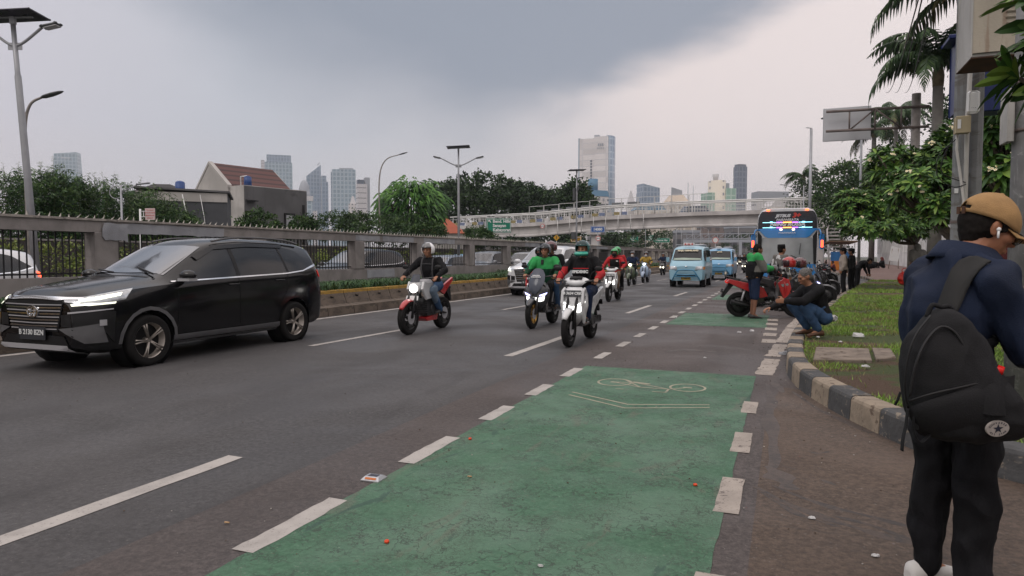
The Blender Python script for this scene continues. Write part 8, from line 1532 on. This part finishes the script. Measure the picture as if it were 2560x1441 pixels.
t = thing('sack', 'big pale sack slung behind the man in the grey cloth', 'sack', (g.x + .55, g.y - .25, .15), 0); b = MB(); b.loft([[V((x + r_ * math.cos(a), r_ * .75 * math.sin(a), z + r_ * .1 * math.sin(3 * a))) for a in [2 * PI * k / 16 for k in range(16)]] for x, z, r_ in ((-.42, .62, .03), (-.30, .68, .12), (-.05, .78, .27), (.2, .90, .33), (.42, 1.0, .28), (.55, 1.05, .12))]); o = b.build('sack_body', [K_WHT]); o.parent = t; b = MB(); b.ell((-.42, 0, .60), (.05, .05, .06)); b.build('tied_neck', K_WHT, t)
t = thing('red_bag', 'red plastic bag hanging from the hand of the man in the grey cloth', 'bag', (g.x - .42, g.y - .15, .15)); b = MB(); b.ell((0, 0, .46), (.22, .18, .24)); fuse(b, 'bag_body', [mat('red_bag_plastic', (.50, .03, .02), .35, var=.2, vs=6)], .02, t, .02, 8); b = MB(); b.ring((0, 0, .74), (0, 1, 0), .08, .012, 14, 6); b.build('handle', MATS['red_bag_plastic'], t)
x = at_depth(2345, 24, .15); person('man in a black shirt half hidden by the man in the navy jacket', x, PSI + .4, stand_pose(), [K_BLK], [K_BLK], vox=.02, skin=2)
x = at_depth(2506, 11.5, .12); person('person in a maroon top between the man in the cap and the thick pole', x, PSI + 2, stand_pose(), [K_MAR], [K_BLK], vox=.018, skin=1)
def pz(px, py, z): return G(px, py, z)
g = pz(2208, 671, .48); person('woman in a red headscarf sitting by the white fence wall', (g.x, g.y, .48), PI + PSI, sit_pose(), [K_BLK], [K_BLK], vox=.024, skin=1, hood=K_MAR); t = thing('cloth_bundle', 'black bundle on the ground beside the sitting woman', 'bag', (g.x - .9, g.y - .3, .48)); b = MB(); b.ell((0, 0, .25), (.5, .35, .28)); b.ell((.3, 0, .3), (.25, .25, .2)); fuse(b, 'bundle', [K_BLK], .04, t, .03, 4)
g = pz(2236, 672, .48); t = thing('easel_board', 'tilted white board leaning near the sitting woman', 'board', (g.x, g.y, .48), PSI); b = MB(); b.rbox((0, 0, 1.1), (.7, .05, 1.1), .02, ry=.18); b.build('board', M_SW, t); b = MB(); [b.cyl((x, .1, 0), (x * .6 + .05, 0, 1.5), .03, n=6) for x in (-.4, .35)]; b.build('legs', K_BEI, t)
for px, py, m, hd_, yw, lab in ((2050, 690, K_BLK, K_WHT, 2.6, 'person in a white headscarf sitting at the far kerb'), (2068, 688, K_NAVY, None, 3.0, 'man in navy sitting at the far kerb left of the stall'), (2086, 686, K_MAR, None, 2.8, 'person in maroon sitting in front of the blue and orange stall')):
    g = G(px, py); person(lab, (g.x, g.y, .18), PSI + yw, sit_pose(), [m], [K_BLK], vox=.022, skin=2, hood=hd_, hair=hd_ is None)
g = G(2092, 683); t = thing('food_stall', 'street stall with a blue and orange cloth front behind the sitting people', 'stall', (g.x + .5, g.y + 2, .15), PSI); b = MB(); b.box((0, 0, 1.25), (1.9, .08, .8)); b.build('blue_cloth', mat('stall_blue', (.03, .13, .32), .8, var=.2), t); b = MB(); b.box((0, -.02, .45), (1.9, .08, .8)); b.build('orange_cloth', mat('stall_orange', (.50, .17, .03), .8, var=.2), t); b = MB(); b.box((0, .5, 2.45), (2.6, 1.8, .08), rx=-.12); b.build('awning', K_BRN, t); b = MB(); [b.cyl((x, y, 0), (x, y, 2.4), .03, n=6) for x in (-1.1, 1.1) for y in (0, 1.1)]; b.build('frame', M_GALV, t)
# helmets resting on the parked scooters
for px, py, d, m, lab, hh in ((1936, 683, 15.6, H_BLK, 'black helmet resting on the handlebar of the red scooter', 0), (1972, 662, 15.9, H_RED, 'bright red helmet resting on a parked scooter', 0), (1999, 663, 16.4, H_MAR, 'dull red helmet right of the bright red helmet', 0)):
    q = P(px, py, d); t = thing('helmet', lab, 'helmet', q, PSI + PI); helmet(t, (0, 0, 0), (1, .2, 0), m, visor=True, s_=1.18, name='helmet_shell')
# small things on the ground
M_STUD = mat('stud_silver', (.45, .46, .48), .35, .6, var=.15, vs=20); g = G(935, 1200); t = thing('road_stud', 'silver road stud with orange reflector beside the bike lane', 'road stud', (g.x, g.y, .004), .05)
b = MB(); b.loft([[V((sx * .062 * q, sy * .055 * q2, z)) for sx, sy in ((-1, -1), (1, -1), (1, 1), (-1, 1))] for z, q, q2 in ((0, 1, 1), (.007, 1, 1), (.024, .78, .5))], smooth=False); b.build('body', M_STUD, t); b = MB(); b.box((0, -.042, .016), (.075, .004, .014), rx=-.95); b.build('reflector', mat('reflector_orange', (.45, .13, .03), .3), t); b = MB(); b.rbox((0, 0, .0245), (.065, .04, .002), .001); b.build('solar_cell', M_SOLAR, t)
M_CAPO = mat('orange_cap_plastic', (.65, .07, .02), .4, var=.05)
for k, (px, py, lab) in enumerate([(967, 1360, 'orange bottle cap nearest the camera on the green lane'), (1175, 1101, 'orange bottle cap near the left edge of the green lane'), (1738, 1217, 'orange bottle cap near the right edge of the green lane')]):
    g = G(px, py); b = MB(); b.tube([(0, 0, 0), (0, 0, .008), (0, 0, .012)], [.012, .0125, .010], 16); b.ring((0, 0, .012), (0, 0, 1), .008, .0012, 16, 5); tag(b.build('bottle_cap', M_CAPO, loc=(g.x, g.y, .006)), lab, 'bottle cap', 'orange bottle caps')
M_PAP = mat('paper_litter', (.50, .50, .50), .8, var=.15, vs=30); M_BUTT = mat('cigarette_filter', (.46, .30, .16), .8, var=.2); rl = random.Random(21)
def scrap(px, py, s_, lab, h=0.0, m=None, fine=True):
    g = G(px, py, .16 if h > .1 else 0); r = rl; b = MB(); n = 7; ring = [(math.cos(2 * PI * k / n) * s_ * r.uniform(.6, 1.1), math.sin(2 * PI * k / n) * s_ * r.uniform(.4, .8)) for k in range(n)]; b.loft([[V((x, y, 0)) for x, y in ring], [V((x * .9, y * .9, s_ * r.uniform(.1, .5))) for x, y in ring], [V((x * .4, y * .4, s_ * r.uniform(.2, .6))) for x, y in ring]], smooth=False); tag(b.build('paper_scrap', m or M_PAP, loc=(g.x, g.y, h + .008)), lab, 'litter')
for a in [(1352, 1420, .018, 'crumpled white paper bit near the bottom of the green lane'), (1703, 1222, .02, 'flat pale scrap on the green lane') if 0 else (1880, 830, .06, 'white paper scrap on the asphalt near the squatting man'), (1848, 833, .05, 'grey flat paper left of the white scrap near the squatting man'), (2030, 1300, .02, 'thin pale straw wrapper on the brown forecourt'), (2188, 1394, .02, 'pale scrap on the forecourt left of the trousers'), (1762, 897, .03, 'tiny white scrap between the green lane sections'), (1690, 795, .04, 'white scrap on the second green section')]: scrap(*a)
scrap(1962, 888, .10, 'clear crumpled plastic bag in the gutter by the kerb', m=mat('plastic_film', (.35, .37, .40), .15, alpha=.6, var=.1)); scrap(2148, 848, .11, 'grey plastic wrapper lying on the lawn', .19); scrap(2163, 926, .05, 'pale paper ball on the bare soil of the lawn', .19); scrap(2045, 850, .04, 'small white scrap at the lawn edge', .19); scrap(2100, 862, .03, 'tiny white scrap in the middle of the lawn', .19)
for px, py, lab in ((1174, 1196, 'brown cigarette end on the green lane'), (567, 1312, 'tan cigarette end on the dark road')):
    g = G(px, py); b = MB(); b.cyl((-.013, 0, .005), (.013, .004, .005), .0045, n=8); tag(b.build('cigarette_end', M_BUTT, loc=(g.x, g.y, .006)), lab, 'litter', 'cigarette ends')
b = MB(); r = random.Random(31)
for _ in range(650):                                    # grit and crumbs
    y = 1.2 + 22 * r.random() ** 1.4; x = r.choice((r.uniform(-9, -.4), r.uniform(-2.8, .2), interp(sorted((q[1], q[0]) for q in KERB), y) - abs(r.gauss(0, .25)) - .05 if y > 5.4 else r.uniform(-.2, 1.2))); s_ = .0028 * r.uniform(.5, 1.5) * (1 + y * .06); a = r.uniform(0, 3); b.cur = r.choice((0, 1, 1)); b.box((x, y, .006 + s_ * .3), (s_ * 2, s_ * 1.4, s_), rz=a)
tag(b.build('grit', [mat('pale_grit', (.36, .34, .31), .9), mat('brown_grit', (.10, .075, .055), .9)]), 'loose grit and crumbs scattered over the road and lane', 'grit', kind='stuff')
# haze over the whole scene
b = MB(); b.box((0, 1800, 174), (5240, 4040, 350.2)); hzo = b.build('haze', None or mat('haze_air', var=0)); m = MATS['haze_air']; n_ = m.node_tree.nodes; n_.remove(n_['Principled BSDF']); pv = n_.new('ShaderNodeVolumePrincipled'); pv.inputs['Density'].default_value = .00022; pv.inputs['Color'].default_value = (.86, .92, 1, 1); pv.inputs['Anisotropy'].default_value = .1; m.node_tree.links.new(pv.outputs[0], n_['Material Output'].inputs['Volume']); tag(hzo, None, None, kind='stuff')
